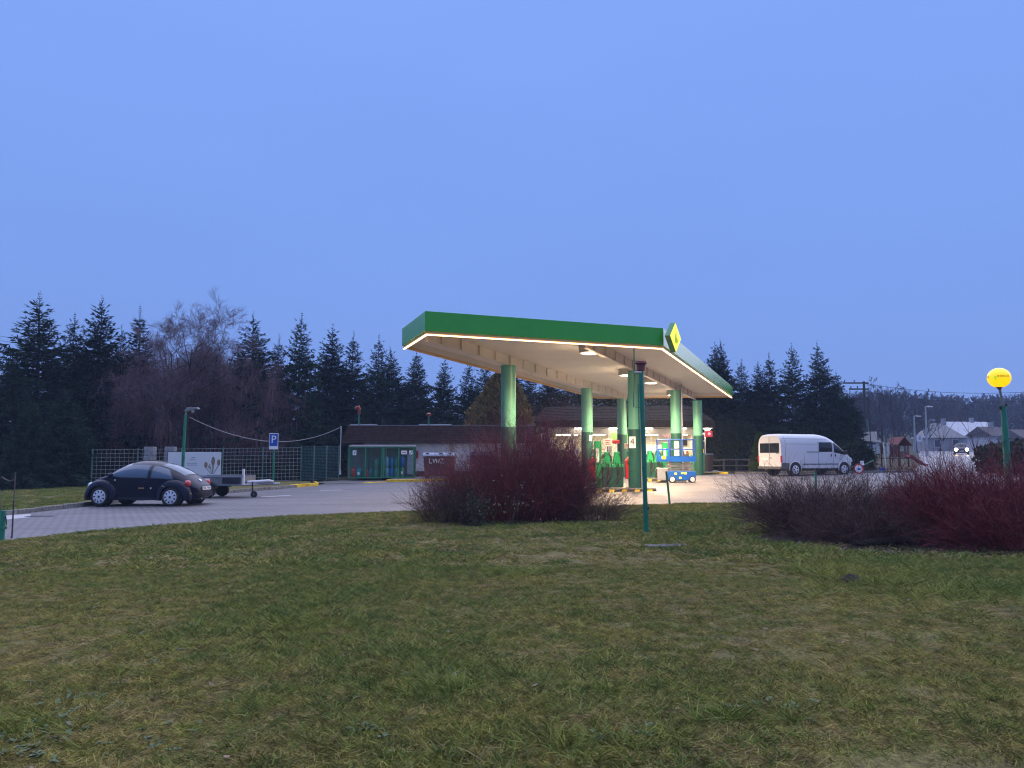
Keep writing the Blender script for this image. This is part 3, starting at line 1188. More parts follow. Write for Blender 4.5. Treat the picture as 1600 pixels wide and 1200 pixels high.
ze, zt_ = at(600, 692, WY).z - wg, at(600, 664.5, WY).z - wg
mb = MB().b2(wl(wx0 + 0.35), wl(wx1), -3 + 0.55, 3.2, 0.45, ze + 0.5)
mb.build('wall', 'wall_white', wing)
MB().b2(wl(wx0 + 0.37), wl(wx1), -3 + 0.57, 3.2, 0.0, 0.45).build('plinth', 'plinth_dark', wing)
MB().b2(wl(wx0 + 0.30), wl(wx0 + 1.35), -3 + 0.50, -3 + 0.58, 0.02, ze).build('side_pier', 'brick_grey', wing)
xp = at(706, 700, WY).x
MB().b2(wl(xp - 0.2), wl(xp + 0.2), -3 + 0.49, -3 + 0.56, 0.02, ze).build('wall_pier', 'wall_cream', wing)
MB().b2(wl(wx0 + 0.05), wl(wx1), -2.99, -2.4, ze - 0.02, ze + 0.03).build('eave_board', 'plinth_dark', wing)
mansard([(wl(wx0), 3), (wl(wx0), -3), (wl(wx1), -3)], [(wl(wx0 + 0.35), 3), (wl(wx0 + 0.35), -2.68), (wl(wx1), -2.68)], ze, zt_, 7, wing)
MB().b2(wl(wx0 + 0.36), wl(wx1), -2.67, 3, zt_ - 0.06, zt_ - 0.01).build('flat_roof', 'plinth_dark', wing)
MB().b2(wl(wx0 + 0.33), wl(wx1), -2.72, -2.62, zt_ - 0.01, zt_ + 0.025).build('roof_edge', 'roof_edge_metal', wing)
# low roof light boxes on the wing
for px0, px1 in ((548, 588), (655, 705)):
    a, b = at(px0, 661, WY + 2).x, at(px1, 661, WY + 2).x
    MB().b2(wl(a), wl(b), -1.2, -0.4, zt_ - 0.02, zt_ + 0.14).build('roof_hatch', 'galv', wing, bevel=0.02)
dp = MB().tube([(wl(wx0 - 0.02), -3.06, zt_ - 0.05), (wl(wx0 - 0.02), -3.06, 0.55), (wl(wx0 + 0.0), -3.12, 0.25)], 0.055, 10)
dp.build('downpipe', 'white_paint', wing, smooth=True)

# roof vents with orange caps
mat('vent_orange', (0.30, 0.06, 0.03), 0.5)
for (px, py, nm) in ((561, 642, 'crooked orange capped vent pipe on the left end of the low roof'), (670, 647, 'small orange capped vent pipe on the low roof above the brown container')):
    p = at(px, py, WY + 1.8)
    h = p.z - (wg + zt_)
    v = thing('roof_vent', nm, 'vent', (p.x, p.y, wg + zt_ - 0.02), 0, 'vent pipes on the low roof')
    MB().tube([(0, 0, 0), (0, 0, h)], 0.05, 8).build('pipe', 'post_green', v, smooth=True)
    if px < 600:
        MB().tube([(0, 0, h - 0.18), (0.02, 0, h + 0.16), (0.0, 0, h + 0.26), (-0.16, 0, h + 0.22), (-0.24, 0, h + 0.14)], [0.12, 0.12, 0.13, 0.11, 0.09], 10).build('cap', 'vent_orange', v, smooth=True)
    else:
        MB().lathe([(0.09, h - 0.14), (0.15, h - 0.05), (0.17, h + 0.04), (0.06, h + 0.1)]).build('cap', 'vent_orange', v, smooth=True)

# ------------------------------------------------------------------ shop
SY = 52.6
sg_ = 0.42
ex0, ex1 = at(832, 668, SY - 0.9).x, at(1122, 668, SY - 0.9).x
shop = thing('station_shop', 'brightly lit filling station shop under a dark shingled mansard roof', 'building', ((ex0 + ex1) / 2, SY + 3, sg_))
so_ = shop.location
hwE = (ex1 - ex0) / 2
eZ, tZ = at(1000, 668, SY - 0.9).z - sg_, at(900, 636, SY + 0.9).z - sg_
ch = 1.9
bot = [(-hwE, 4), (-hwE, -3.9 + ch), (-hwE + ch, -3.9), (hwE - ch * 0.25, -3.9), (hwE, -3.9 + ch * 0.5), (hwE, 4)]
ins = 1.35
topo = [(-hwE + ins * .7, 4), (-hwE + ins * .7, -3.9 + ch + ins * 0.35), (-hwE + ch + ins * 0.35, -3.9 + ins), (hwE - ch * 0.25 - ins * 0.6, -3.9 + ins), (hwE - ins * 0.9, -3.9 + ch * 0.5 + ins * .6), (hwE - ins * 0.9, 4)]
# upright dark band, then the slope
mansard(bot, bot, eZ + 0.02, eZ + 0.45, 4, shop, 'shingle')
mansard(bot, topo, eZ + 0.47, tZ, 9, shop, 'shingle_red')
MB().prism([(x, y) for x, y in topo], tZ - 0.12, tZ - 0.02).build('flat_roof', 'plinth_dark', shop)
# lit soffit board and wall head under the eave
bi = [(x * 0.985, y + 0.04 if y < 3 else y) for x, y in bot]
MB().prism(bi, eZ - 0.03, eZ + 0.018).build('soffit', 'wall_cream', shop)
wy = -3.0                                         # front wall plane
xw0, xw1 = -hwE + 1.1, hwE - 0.85
wallT = eZ - 0.05
MB().b2(xw0, xw1, wy, wy + 0.2, wallT - 0.30, wallT).build('wall_head', 'wall_cream', shop)
# openings: (px left, px right, kind)
ops = [(846, 858, 'win'), (862, 893, 'win'), (896, 921, 'win'), (925, 952, 'win'), (955, 990, 'green'), (993, 1003, 'win'), (1006, 1030, 'door'), (1051, 1056, 'win'), (1066, 1083, 'door'), (1086, 1103, 'win')]
fz = 0.0


def sx_(px):
    return at(px, 700, SY).x - so_.x


edges = [(sx_(a), sx_(b), k) for a, b, k in ops]
prev = xw0
hT = wallT - 0.31
for a, b, k in edges:
    if a - prev > 0.02:
        MB().b2(prev, a, wy + 0.003, wy + 0.2, fz, hT).build('wall_panel', 'wall_cream', shop)
    sill = 0.0 if k == 'door' else 0.75
    if sill:
        MB().b2(a, b, wy + 0.02, wy + 0.18, fz, sill).build('wall_panel', 'wall_cream', shop)
    w = MB()
    t = 0.06
    w.b2(a, a + t, wy + 0.04, wy + 0.14, sill, hT)
    w.b2(b - t, b, wy + 0.04, wy + 0.14, sill, hT)
    w.b2(a + t, b - t, wy + 0.04, wy + 0.14, hT - t, hT)
    w.b2(a + t, b - t, wy + 0.04, wy + 0.14, sill, sill + t)
    if b - a > 0.8:
        w.b2((a + b) / 2 - .025, (a + b) / 2 + .025, wy + 0.05, wy + 0.13, sill + t, hT - t)
    if k != 'green':
        w.b2(a + t, b - t, wy + 0.05, wy + 0.13, hT - 0.55, hT - 0.50)
    f = w.build('shop_door' if k == 'door' else 'shop_window', 'win_frame', shop)
    MB().b2(a + t, b - t, wy + 0.085, wy + 0.095, sill + t, hT - t).build('pane', 'glass_clear', f)
    if k == 'green':
        MB().prism([(a + 0.02, hT - 0.02), (b - 0.02, hT - 0.02), (b - 0.02, hT - 0.30), (a + 0.02, hT - 0.42)], wy - 0.06, wy + 0.03, 'y').build('sign_band', 'lime_lit', f)
    prev = b
if xw1 - prev > 0.02:
    MB().b2(prev, xw1, wy + 0.003, wy + 0.2, fz, hT).build('wall_panel', 'wall_cream', shop)
MB().b2(xw1 - 0.2, xw1, wy + 0.205, 3.8, fz, wallT).build('wall', 'wall_cream', shop)
MB().b2(xw0, xw0 + 0.2, wy + 0.205, 3.8, fz, wallT).build('wall', 'wall_cream', shop)
# the room behind the glass
MB().b2(xw0 + 0.2, xw1 - 0.2, 1.2, 1.3, 0, wallT).build('back_wall', 'shop_wall', shop)
MB().b2(xw0 + 0.2, xw1 - 0.2, wy + 0.21, 1.2, 0.0, 0.03).build('floor', 'shop_floor', shop)
MB().b2(xw0 + 0.2, xw1 - 0.2, wy + 0.21, 1.2, wallT - 0.35, wallT - 0.3).build('ceiling', 'shop_wall', shop)
for k in range(5):
    xx = xw0 + 1.4 + k * (xw1 - xw0 - 2.8) / 4
    MB().b2(xx - 0.75, xx + 0.75, -1.3, -0.9, wallT - 0.40, wallT - 0.355).build('ceiling_light', 'tube_light', shop)
for k in range(4):
    ld = bpy.data.lights.new('shop_tube_light', 'AREA')
    ld.shape = 'RECTANGLE'
    ld.size, ld.size_y = 2.0, 0.5
    ld.energy = 130
    ld.color = (1.0, 0.86, 0.62)
    lo = bpy.data.objects.new('shop_tube_light', ld)
    COL.objects.link(lo)
    lo.parent = shop
    lo.location = (xw0 + 1.6 + k * (xw1 - xw0 - 3.2) / 3, -1.1, wallT - 0.45)
# shelving with goods seen through the windows
gm = [mat('goods_%s' % n_, c, 0.5) for n_, c in (('red', (.5, .06, .05)), ('yellow', (.6, .45, .08)), ('blue', (.06, .14, .42)), ('white', (.65, .63, .58)), ('green', (.08, .32, .12)), ('brown', (.22, .12, .06)))]
rr = random.Random(3)
for k in range(9):
    xx = xw0 + 0.9 + k * (xw1 - xw0 - 1.8) / 8
    yy = 0.5 if k % 2 else -0.9
    sh = MB()
    for z in (0.1, 0.5, 0.9, 1.3):
        sh.b2(xx - 0.5, xx + 0.5, yy - 0.2, yy + 0.2, z, z + 0.03)
    sh.b2(xx - 0.5, xx + 0.5, yy + 0.2, yy + 0.23, 0.03, 1.75)
    s_ = sh.build('shelf', 'white_paint', shop)
    for mi in range(6):
        gb = MB()
        for z in (0.13, 0.53, 0.93, 1.33):
            x = xx - 0.47
            while x < xx + 0.4:
                w_ = rr.uniform(0.06, 0.16)
                if rr.random() < 0.2:
                    gb.b2(x, x + w_ - 0.01, yy - 0.17, yy + 0.05, z, z + rr.uniform(0.15, 0.32))
                x += w_
        if gb.v:
            o = gb.build('goods', gm[mi], s_)
            o['kind'] = 'stuff'
# eave lamps
for px in (905, 958, 1010, 1062):
    x = sx_(px)
    e_ = MB().b2(x - 0.35, x + 0.35, -3.55, -3.42, eZ - 0.08, eZ - 0.032).build('eave_light', 'eave_lamp', shop, bevel=0.01)
xl = hwE - 0.55
el_ = MB().lathe([(0.02, 0.0), (0.16, -0.03), (0.2, -0.07), (0.12, -0.13), (0.0, -0.15)], (xl, -3.2, eZ - 0.035)).build('corner_lamp', 'eave_lamp', shop, smooth=True)
ld = bpy.data.lights.new('corner_lamp_light', 'POINT')
ld.energy = 60
ld.color = (1, .9, .74)
ld.shadow_soft_size = 0.15
lo = bpy.data.objects.new('corner_lamp_light', ld)
COL.objects.link(lo)
lo.parent = shop
lo.location = (xl, -3.2, eZ - 0.4)
# posters and lettering on the front
MB().b2(sx_(1045), sx_(1052), wy - 0.03, wy - 0.012, 0.55, 2.05).build('poster', 'poster_red', shop)
MB().b2(sx_(1034.5), sx_(1042), wy - 0.03, wy - 0.012, 0.35, 1.75).build('poster', 'poster_red', shop)
MB().b2(sx_(1012), sx_(1027), wy - 0.015, wy + 0.03, 0.95, 1.75).build('poster', 'plate_white', shop)
scr = MB()
pts = [(sx_(1036) + 0.06 * i, wy - 0.03, hT - 0.16 + 0.10 * math.sin(i * 1.9) + 0.02 * math.sin(i * 4.1)) for i in range(14)]
scr.tube(pts, 0.018, 5)
scr.build('neon_script', 'pink_lit', shop)
# red lit cube sign at the corner
rs = thing('cube_sign', 'small red lit box sign hung at the right corner of the shop', 'sign', (at(1107, 678, SY - 0.3).x, SY - 0.35, at(1107, 678, SY - 0.3).z))
MB().box((0, 0, 0), (0.46, 0.3, 0.42)).build('box', 'red_lit', rs, bevel=0.03)
MB().lathe([(0.0, -0.158), (0.09, -0.157), (0.10, -0.152)], axis='y', n=16).build('emblem', 'pink_lit', rs)
MB().tube([(-0.22, 0.1, 0.1), (-0.75, 0.25, 0.12)], 0.02, 6).build('bracket', 'galv', rs)
# ------------------------------------------------------------------ vehicles
mat('car_navy', (0.005, 0.007, 0.022), 0.32, var=0.15, vs=3, coat=0.1, spec=0.22)
mat('car_plastic', (0.022, 0.024, 0.034), 0.6, spec=0.3)
mat('van_white', (0.60, 0.61, 0.64), 0.35, var=0.06, vs=2, coat=0.3)
mat('van_grey', (0.10, 0.10, 0.105), 0.6, var=0.2, vs=6)
mat('rim_silver', (0.62, 0.63, 0.68), 0.45, metal=0.15)
mat('rim_dark', (0.06, 0.062, 0.065), 0.5)
mat('taillight_red', (0.45, 0.02, 0.035), 0.2, coat=0.5)
mat('light_clear', (0.55, 0.57, 0.6), 0.15, coat=0.6)
mat('chrome', (0.62, 0.63, 0.66), 0.2, metal=0.9)
mat('rust_patch', (0.42, 0.24, 0.11), 0.7)
mat('cabin_dark', (0.02, 0.021, 0.024), 0.8)
mat('seat_grey', (0.10, 0.10, 0.11), 0.8)
mat('plate_text', (0.05, 0.05, 0.06), 0.6)
glass_mat('glass_car', (0.070, 0.105, 0.150), 1.0)  # opaque: base colour imitates reflected sky and the view through the glass


class Body:
    """lofted vehicle body; tables over x of bottom, belt, top and half width"""

    def __init__(s, xs, zbot, zbelt, ztop, wid, nexp, tuck=0.07, ntop=2.2):
        s.xs, s.t = xs, dict(b=zbot, m=zbelt, t=ztop, w=wid)
        s.n, s.tuck = nexp, tuck

    def f(s, k, x):
        return float(np.interp(x, s.xs, s.t[k]))

    def side(s, x, z):
        b, m_, t, w = s.f('b', x), s.f('m', x), s.f('t', x), s.f('w', x)
        if z <= m_:
            q = (m_ - z) / max(1e-3, m_ - b)
            return w * (1 - s.tuck * q ** 2.2)
        q = min(1, (z - m_) / max(1e-3, t - m_))
        return w * max(0.0, 1 - q ** s.n) ** (1 / s.n)

    def topz(s, x, y):
        m_, t, w = s.f('m', x), s.f('t', x), s.f('w', x)
        return m_ + (t - m_) * max(0.0, 1 - (abs(y) / w) ** s.n) ** (1 / s.n)

    def loft(s, x0, x1, nx=70, na=14):
        mb = MB()
        rows = []
        for i in range(nx + 1):
            x = x0 + (x1 - x0) * i / nx
            b, m_, t, w = s.f('b', x), s.f('m', x), s.f('t', x), s.f('w', x)
            half = [(0, b), (w * (1 - s.tuck) * 0.9, b)]
            for k in range(6):
                z = b + (m_ - b) * (k + 0.4) / 5.4
                half.append((s.side(x, z), z))
            for k in range(1, na + 1):
                th = math.pi / 2 * k / na
                half.append((w * math.cos(th) ** (2 / s.n), m_ + (t - m_) * math.sin(th) ** (2 / s.n)))
            ring = [(x, -y, z) for y, z in half] + [(x, y, z) for y, z in half[::-1][1:-1]]
            ring.append(ring[0])
            rows.append(ring)
        mb.grid(rows)
        k = len(rows[0]) - 1
        mb.f.append(tuple(range(k)))
        o = nx * (k + 1)
        mb.f.append(tuple(o + i for i in range(k))[::-1])
        return mb

    def sidepatch(s, xa, xb, lo, hi, sgn, off=0.006, n=14, m=8):
        """patch on the flank between two curves z=lo(x), hi(x)"""
        R = []
        for i in range(n + 1):
            x = xa + (xb - xa) * i / n
            l, h = lo(x), hi(x)
            R.append([(x, sgn * (s.side(x, l + (h - l) * k / m) + off), l + (h - l) * k / m) for k in range(m + 1)])
        return MB().grid(R)

    def toppatch(s, xa, xb, fy, off=0.006, n=14, m=14):
        R = []
        for i in range(n + 1):
            x = xa + (xb - xa) * i / n
            w = s.f('w', x) * fy(x)
            R.append([(x, -w + 2 * w * k / m, s.topz(x, -w + 2 * w * k / m) + off) for k in range(m + 1)])
        return MB().grid(R)


def wheel(parent, x, y, r, wd_, sgn, cover='slots', rim_m='rim_silver'):
    o = bpy.data.objects.new('wheel', None)
    COL.objects.link(o)
    o.parent = parent
    o.location = (x, y, r)
    prof = [(r * 0.62, -wd_ / 2 * .9), (r * 0.9, -wd_ / 2), (r * 0.98, -wd_ / 2 * .7), (r, 0), (r * 0.98, wd_ / 2 * .7), (r * 0.9, wd_ / 2), (r * 0.62, wd_ / 2 * .9)]
    MB().lathe(prof, axis='y', n=30).build('tyre', 'rubber', o, smooth=True)
    yo = sgn * wd_ / 2
    rm = MB()
    q = [(r * 0.73, yo * 0.75), (r * 0.71, yo * 1.0), (r * 0.62, yo * 1.06), (r * 0.3, yo * 1.14), (0.0, yo * 1.2)]
    rm.lathe(q, axis='y', n=30)
    rim = rm.build('rim', rim_m, o, smooth=True)
    if cover == 'slots':
        hl = MB()
        for k in range(9):
            a = 2 * math.pi * k / 9
            c = Vector((math.cos(a), 0, math.sin(a)))
            t = Vector((-math.sin(a), 0, math.cos(a)))
            yy = Vector((0, yo * 1.075, 0))
            p = [c * r * 0.40 - t * r * .04, c * r * 0.40 + t * r * .04, c * r * 0.63 + t * r * .085, c * r * 0.63 - t * r * .085]
            hl.prism([(v.x, v.z) for v in p], yo * 1.04, yo * 1.13, 'y')
        hl.build('slot', 'black_paint', rim)
        MB().lathe([(r * .13, yo * 1.15), (r * .12, yo * 1.24), (0, yo * 1.25)], axis='y', n=18).build('hub', 'car_plastic', rim)
    elif cover == 'spokes':
        hl = MB()
        for k in range(5):
            a = 2 * math.pi * (k + .5) / 5
            c = Vector((math.cos(a), 0, math.sin(a)))
            t = Vector((-math.sin(a), 0, math.cos(a)))
            p = [c * r * 0.26 - t * r * .08, c * r * 0.26 + t * r * .08, c * r * 0.55 + t * r * .16, c * r * 0.55 - t * r * .16]
            hl.prism([(v.x, v.z) for v in p], yo * 1.0, yo * 1.15, 'y')
        hl.build('slot', 'rim_dark', rim)
    return o


# ---- dark round-roofed car (nose to the left of the photo)
cpos = gp(233, 791.5)
car = thing('parked_car', 'dark blue round roofed small car with silver slotted hubcaps parked nose to the kerb', 'car', on(cpos.x - 0.40, cpos.y + 0.86), math.radians(180 - 7))
X_ = [-2.02, -1.96, -1.85, -1.70, -1.50, -1.30, -1.10, -0.90, -0.70, -0.45, -0.2, 0.05, 0.30, 0.55, 0.75, 0.92, 1.05, 1.20, 1.40, 1.60, 1.78, 1.90, 1.98, 2.02]
ZT = [0.60, 0.70, 0.80, 0.92, 1.06, 1.175, 1.27, 1.35, 1.41, 1.465, 1.495, 1.50, 1.48, 1.42, 1.335, 1.235, 1.14, 1.025, 0.985, 0.92, 0.83, 0.75, 0.66, 0.58]
ZM = [0.50, 0.55, 0.62, 0.70, 0.78, 0.845, 0.875, 0.89, 0.90, 0.905, 0.91, 0.915, 0.92, 0.925, 0.93, 0.93, 0.93, 0.92, 0.87, 0.80, 0.71, 0.62, 0.55, 0.50]
ZB = [0.34, 0.30, 0.26, 0.24, 0.22, 0.21, 0.20, 0.20, 0.20, 0.20, 0.20, 0.20, 0.20, 0.20, 0.20, 0.20, 0.20, 0.20, 0.21, 0.22, 0.24, 0.27, 0.31, 0.35]
WD = [0.42, 0.52, 0.60, 0.655, 0.70, 0.725, 0.74, 0.75, 0.755, 0.76, 0.76, 0.76, 0.76, 0.755, 0.75, 0.74, 0.73, 0.71, 0.68, 0.64, 0.58, 0.51, 0.43, 0.34]
bt = Body(X_, ZB, ZM, ZT, WD, 2.25, tuck=0.05)
bt.loft(-2.02, 2.02, 90, 14).build('body', 'car_navy', car, smooth=True)
for s in (1, -1):
    for ax, ro in ((1.26, 0.575), (-1.25, 0.585)):
        # round wing over the wheel
        R = []
        for i in range(29):
            a = math.radians(-22 + 224 * i / 28)
            row = []
            for k in range(9):
                u = k / 8 * math.pi / 2
                rr_ = 0.375 + (ro - 0.375) * math.sin(u) ** 1.2
                yy = 0.64 + 0.215 * math.cos(u) ** 0.75
                row.append((ax + rr_ * math.cos(a) * (1.10 if ax * math.cos(a) > 0 else 1.0), s * yy, max(0.20, 0.31 + rr_ * math.sin(a))))
            row.insert(0, (ax + 0.37 * math.cos(a), s * 0.70, max(0.2, 0.31 + 0.37 * math.sin(a))))
            R.append(row)
        MB().grid(R).build('fender', 'car_navy', car, smooth=True)
        MB().lathe([(0.37, s * 0.60), (0.37, s * 0.765), (0.0, s * 0.768)], (ax, 0, 0.33), 'y', 24).build('wheel_well', 'black_paint', car)
        wheel(car, ax, s * 0.755, 0.315, 0.20, s)
    # glass
    up = lambda x: bt.f('m', x) + (bt.f('t', x) - bt.f('m', x)) * (0.80 if x < 0.4 else 0.80 - 0.0 * x) - 0.01
    lo = lambda x: bt.f('m', x) + 0.03
    f2_ = lambda x: max(lo(x) + 0.004, min(up(x), lo(x) + (x + 1.27) * 1.2))
    f1 = lambda x: max(lo(x) + 0.004, min(up(x), lo(x) + (1.02 - x) * 1.05))
    bt.sidepatch(-0.40, 1.03, lambda x: lo(x) - .022, lambda x: f1(max(-.36, min(.99, x))) + .03, s, 0.004).build('window_frame', 'black_paint', car, smooth=True)
    bt.sidepatch(-1.29, -0.46, lambda x: lo(x) - .022, lambda x: f2_(max(-1.24, min(-.50, x))) + .03, s, 0.004).build('window_frame', 'black_paint', car, smooth=True)
    bt.sidepatch(-0.36, 0.99, lo, f1, s, 0.010).build('side_window', 'glass_car', car, smooth=True)
    f2 = f2_
    f2x = lambda x: max(lo(x) + 0.004, min(up(x), lo(x) + (x + 1.27) * 1.2))
    bt.sidepatch(-1.24, -0.50, lo, f2, s, 0.010).build('side_window', 'glass_car', car, smooth=True)
    # trims
    bt.sidepatch(-0.80, 0.78, lambda x: 0.215, lambda x: 0.30, s, 0.012, 10, 2).build('sill', 'car_plastic', car)
    for xx in (-0.43, 0.86):
        bt.sidepatch(xx - .006, xx + .006, lambda x: 0.32, lambda x: bt.f('m', x) + (0.02 if xx > 0 else 0.36), s, 0.004, 1, 10).build('door_gap', 'black_paint', car)
    yh = bt.side(-0.28, 0.80)
    MB().box((-0.28, s * (yh + 0.018), 0.80), (0.17, 0.03, 0.035)).build('door_handle', 'car_navy', car, bevel=0.01)
    ym = bt.side(0.88, 0.95)
    mr = MB()
    mr.lathe([(0.0, -0.055), (0.075, -0.045), (0.10, 0.0), (0.085, 0.05), (0.0, 0.075)], (0.86, s * (ym + 0.14), 1.01), 'x', 14)
    mr.tube([(0.86, s * (ym - 0.03), 0.95), (0.86, s * (ym + 0.08), 0.99)], 0.025, 6)
    mr.build('door_mirror', 'car_navy', car, smooth=True)
    hl_ = MB().lathe([(0.0, 0.075), (0.07, 0.06), (0.11, 0.02), (0.125, -0.04), (0.11, -0.08)], (1.80, s * 0.55, 0.66), 'x', 18).build('headlight', 'light_clear', car, smooth=True)
    tl = MB().lathe([(0.0, -0.045), (0.07, -0.038), (0.105, -0.015), (0.118, 0.03), (0.11, 0.1)], (-1.765, s * 0.63, 0.745), 'x', 18).build('taillight', 'taillight_red', car, smooth=True)
    MB().lathe([(0.0, s * .012), (.028, s * .01), (.032, 0)], (0.78, s * (bt.side(.78, .72) + 0.02), 0.86), 'y', 10).build('side_repeater', 'light_clear', car)


def bumper(x_end, w, z0, z1, dirn, bow, m, par, t=0.10, n=18, name='bumper'):
    R = []
    for i in range(n + 1):
        a = -1 + 2 * i / n
        y = a * w
        x = x_end - dirn * bow * abs(a) ** 2.6
        R.append([(x - dirn * t, y * 0.97, z0), (x - dirn * 0.015, y, z0 + .015), (x, y, z0 + (z1 - z0) * .3), (x, y, z0 + (z1 - z0) * .75), (x - dirn * 0.03, y, z1 - .01), (x - dirn * (t + .02), y * 0.95, z1)])
    return MB().grid(R).build(name, m, par, smooth=True)


bumper(-2.05, 0.83, 0.30, 0.60, -1, 0.50, 'car_plastic', car, 0.3, name='rear_bumper')
bumper(2.04, 0.80, 0.26, 0.54, 1, 0.52, 'car_plastic', car, 0.3, name='front_bumper')
bt.toppatch(0.36, 0.98, lambda x: 0.74).build('windscreen', 'glass_car', car, smooth=True)
bt.toppatch(-1.56, -0.68, lambda x: 0.70 - 0.06 * (x + 1.5), 0.004).build('window_frame', 'black_paint', car, smooth=True)
bt.toppatch(-1.52, -0.72, lambda x: 0.66 - 0.06 * (x + 1.5), 0.010).build('rear_window', 'glass_car', car, smooth=True)
em = MB().lathe([(0.0, 0.02), (0.055, 0.018), (0.06, 0.0)], axis='z', n=18).build('badge', 'chrome', car)
em.location = (-1.80, 0, bt.topz(-1.80, 0) + 0.005)
em.rotation_euler = (0, -math.radians(40), 0)
pl = MB().box((0, 0, 0), (0.02, 0.50, 0.11)).build('number_plate', 'plate_white', car)
pl.location = (-2.045, 0, 0.585)
pl.rotation_euler = (0, math.radians(8), 0)
tx = MB()
for k in range(7):
    if k != 3:
        tx.box((-0.012, -0.19 + k * 0.064, 0), (0.004, 0.036, 0.062))
tx.build('plate_print', 'plate_text', pl)
MB().box((-0.16, bt.side(-0.16, 0.60) + 0.003, 0.60), (0.20, 0.006, 0.035)).build('rust_mark', 'rust_patch', car)
MB().box((-0.50, bt.side(-0.5, 0.60) + 0.003, 0.60), (0.045, 0.006, 0.05)).build('rust_mark', 'plate_white', car)
MB().box((-1.0, 0.845, 0.66), (0.13, 0.012, 0.025), ry=-0.3).build('rust_mark', 'rust_patch', car)
for y in (-0.35, 0.35):
    MB().b2(-0.35, -0.22, y - .23, y + .23, 0.5, 1.16).build('seat_back', 'seat_grey', car, bevel=0.05)
MB().tube([(-1.5, 0.2, 0.24), (-2.0, 0.2, 0.24)], 0.035, 8).build('exhaust', 'grey_metal', car)

# ---- white high-roofed van
vpos = gp(1222, 744)
vy = 43.6
VXh = [-2.84, -2.78, -2.5, 0.1, 0.4, 0.8, 1.15, 1.5, 1.8, 2.1, 2.35, 2.55, 2.68, 2.74]
VT = [2.30, 2.36, 2.40, 2.40, 2.37, 2.28, 2.12, 1.88, 1.62, 1.37, 1.20, 1.05, 0.88, 0.72]
VM = [1.22, 1.22, 1.22, 1.22, 1.22, 1.21, 1.20, 1.19, 1.17, 1.13, 1.06, 0.94, 0.76, 0.6]
VB = [0.36, 0.36, 0.36, 0.36, 0.36, 0.36, 0.36, 0.36, 0.36, 0.33, 0.31, 0.30, 0.32, 0.36]
VW = [0.93, 0.96, 0.98, 0.98, 0.98, 0.98, 0.98, 0.98, 0.97, 0.93, 0.89, 0.84, 0.74, 0.66]
vb = Body(VXh, VB, VM, VT, VW, 4.6, tuck=0.03)
vrc = at(1222, 744, 44.0)
th = math.radians(23)
# near rear corner sits at local (-2.84, -0.96)
vx_ = vrc.x + 2.84 * math.cos(th) - 0.96 * math.sin(th)
vy_ = vrc.y + 2.84 * math.sin(th) + 0.96 * math.cos(th)
van = thing('parked_van', 'white high roofed van with dark windows parked beyond the forecourt', 'van', on(vx_, vy_), th)
vb.loft(-2.84, 2.74, 80, 12).build('body', 'van_white', van, smooth=True)
for s in (1, -1):
    for ax in (1.86, -1.86):
        MB().lathe([(0.41, s * 0.70), (0.41, s * 0.992), (0.0, s * 0.994)], (ax, 0, 0.37), 'y', 26).build('wheel_well', 'black_paint', van)
        MB().tube([(ax + 0.43 * math.cos(math.radians(a)), s * 0.985, 0.37 + 0.43 * math.sin(math.radians(a))) for a in range(-10, 191, 10)], 0.025, 6).build('wheel_arch', 'van_white', van, smooth=True)
        wheel(van, ax, s * 0.90, 0.34, 0.21, s, 'spokes')
    vb.sidepatch(-0.05, 0.98, lambda x: 1.36, lambda x: 1.92, s, 0.006).build('side_window', 'glass_dark', van, smooth=True)
    vb.sidepatch(1.10, 1.98, lambda x: 1.33 - max(0, x - 1.1) * 0.16, lambda x: max(1.34 - max(0, x - 1.1) * 0.16, min(1.90, vb.f('t', x) - 0.13)), s, 0.006).build('door_window', 'glass_dark', van, smooth=True)
    vb.sidepatch(-1.0, -0.06, lambda x: 1.33, lambda x: 1.37, s, 0.006, 6, 1).build('door_rail', 'black_paint', van)
    vb.sidepatch(-1.30, 1.42, lambda x: 0.62, lambda x: 0.675, s, 0.012, 10, 1).build('side_moulding', 'van_grey', van)
    vb.sidepatch(-2.82, -2.28, lambda x: 0.37, lambda x: 0.72, s, 0.008, 6, 4).build('bumper_corner', 'van_grey', van)
    for xx, zt1 in ((-0.10, 2.0), (1.04, 2.02), (1.62, 1.2), (-2.55, 2.2)):
        vb.sidepatch(xx - .009, xx + .009, lambda x: 0.42, lambda x: zt1, s, 0.004, 1, 10).build('door_gap', 'van_grey', van)
    vb.sidepatch(-2.7, 1.2, lambda x: 2.10, lambda x: 2.118, s, 0.004, 14, 1).build('roof_seam', 'van_grey', van)
    vb.sidepatch(-2.5, -0.2, lambda x: 1.80, lambda x: 1.815, s, 0.003, 14, 1).build('panel_crease', 'van_grey', van)
    for xx in (0.88, 1.2):
        MB().box((xx, s * (vb.side(xx, 1.18) + 0.015), 1.16), (0.06, 0.03, 0.16)).build('door_handle', 'black_paint', van, bevel=0.01)
    MB().box((1.86, s * 1.10, 1.32), (0.14, 0.16, 0.26)).build('door_mirror', 'black_paint', van, bevel=0.03)
    MB().b2(-2.87, -2.80, s * 0.94 - .05, s * 0.94 + .05, 0.74, 1.14).build('taillight', 'taillight_red', van, bevel=0.015)
    MB().box((2.60, s * 0.72, 0.88), (0.18, 0.22, 0.26), ry=-0.5).build('headlight', 'light_clear', van, bevel=0.04)
    # rear doors' panes
    MB().b2(-2.862, -2.842, s * 0.41 - 0.38, s * 0.41 + 0.38, 1.30, 1.86).build('rear_window', 'glass_dark', van, bevel=0.01)
MB().box((-2.853, 0.0, 1.42), (0.008, 0.014, 1.6)).build('door_gap', 'van_grey', van)
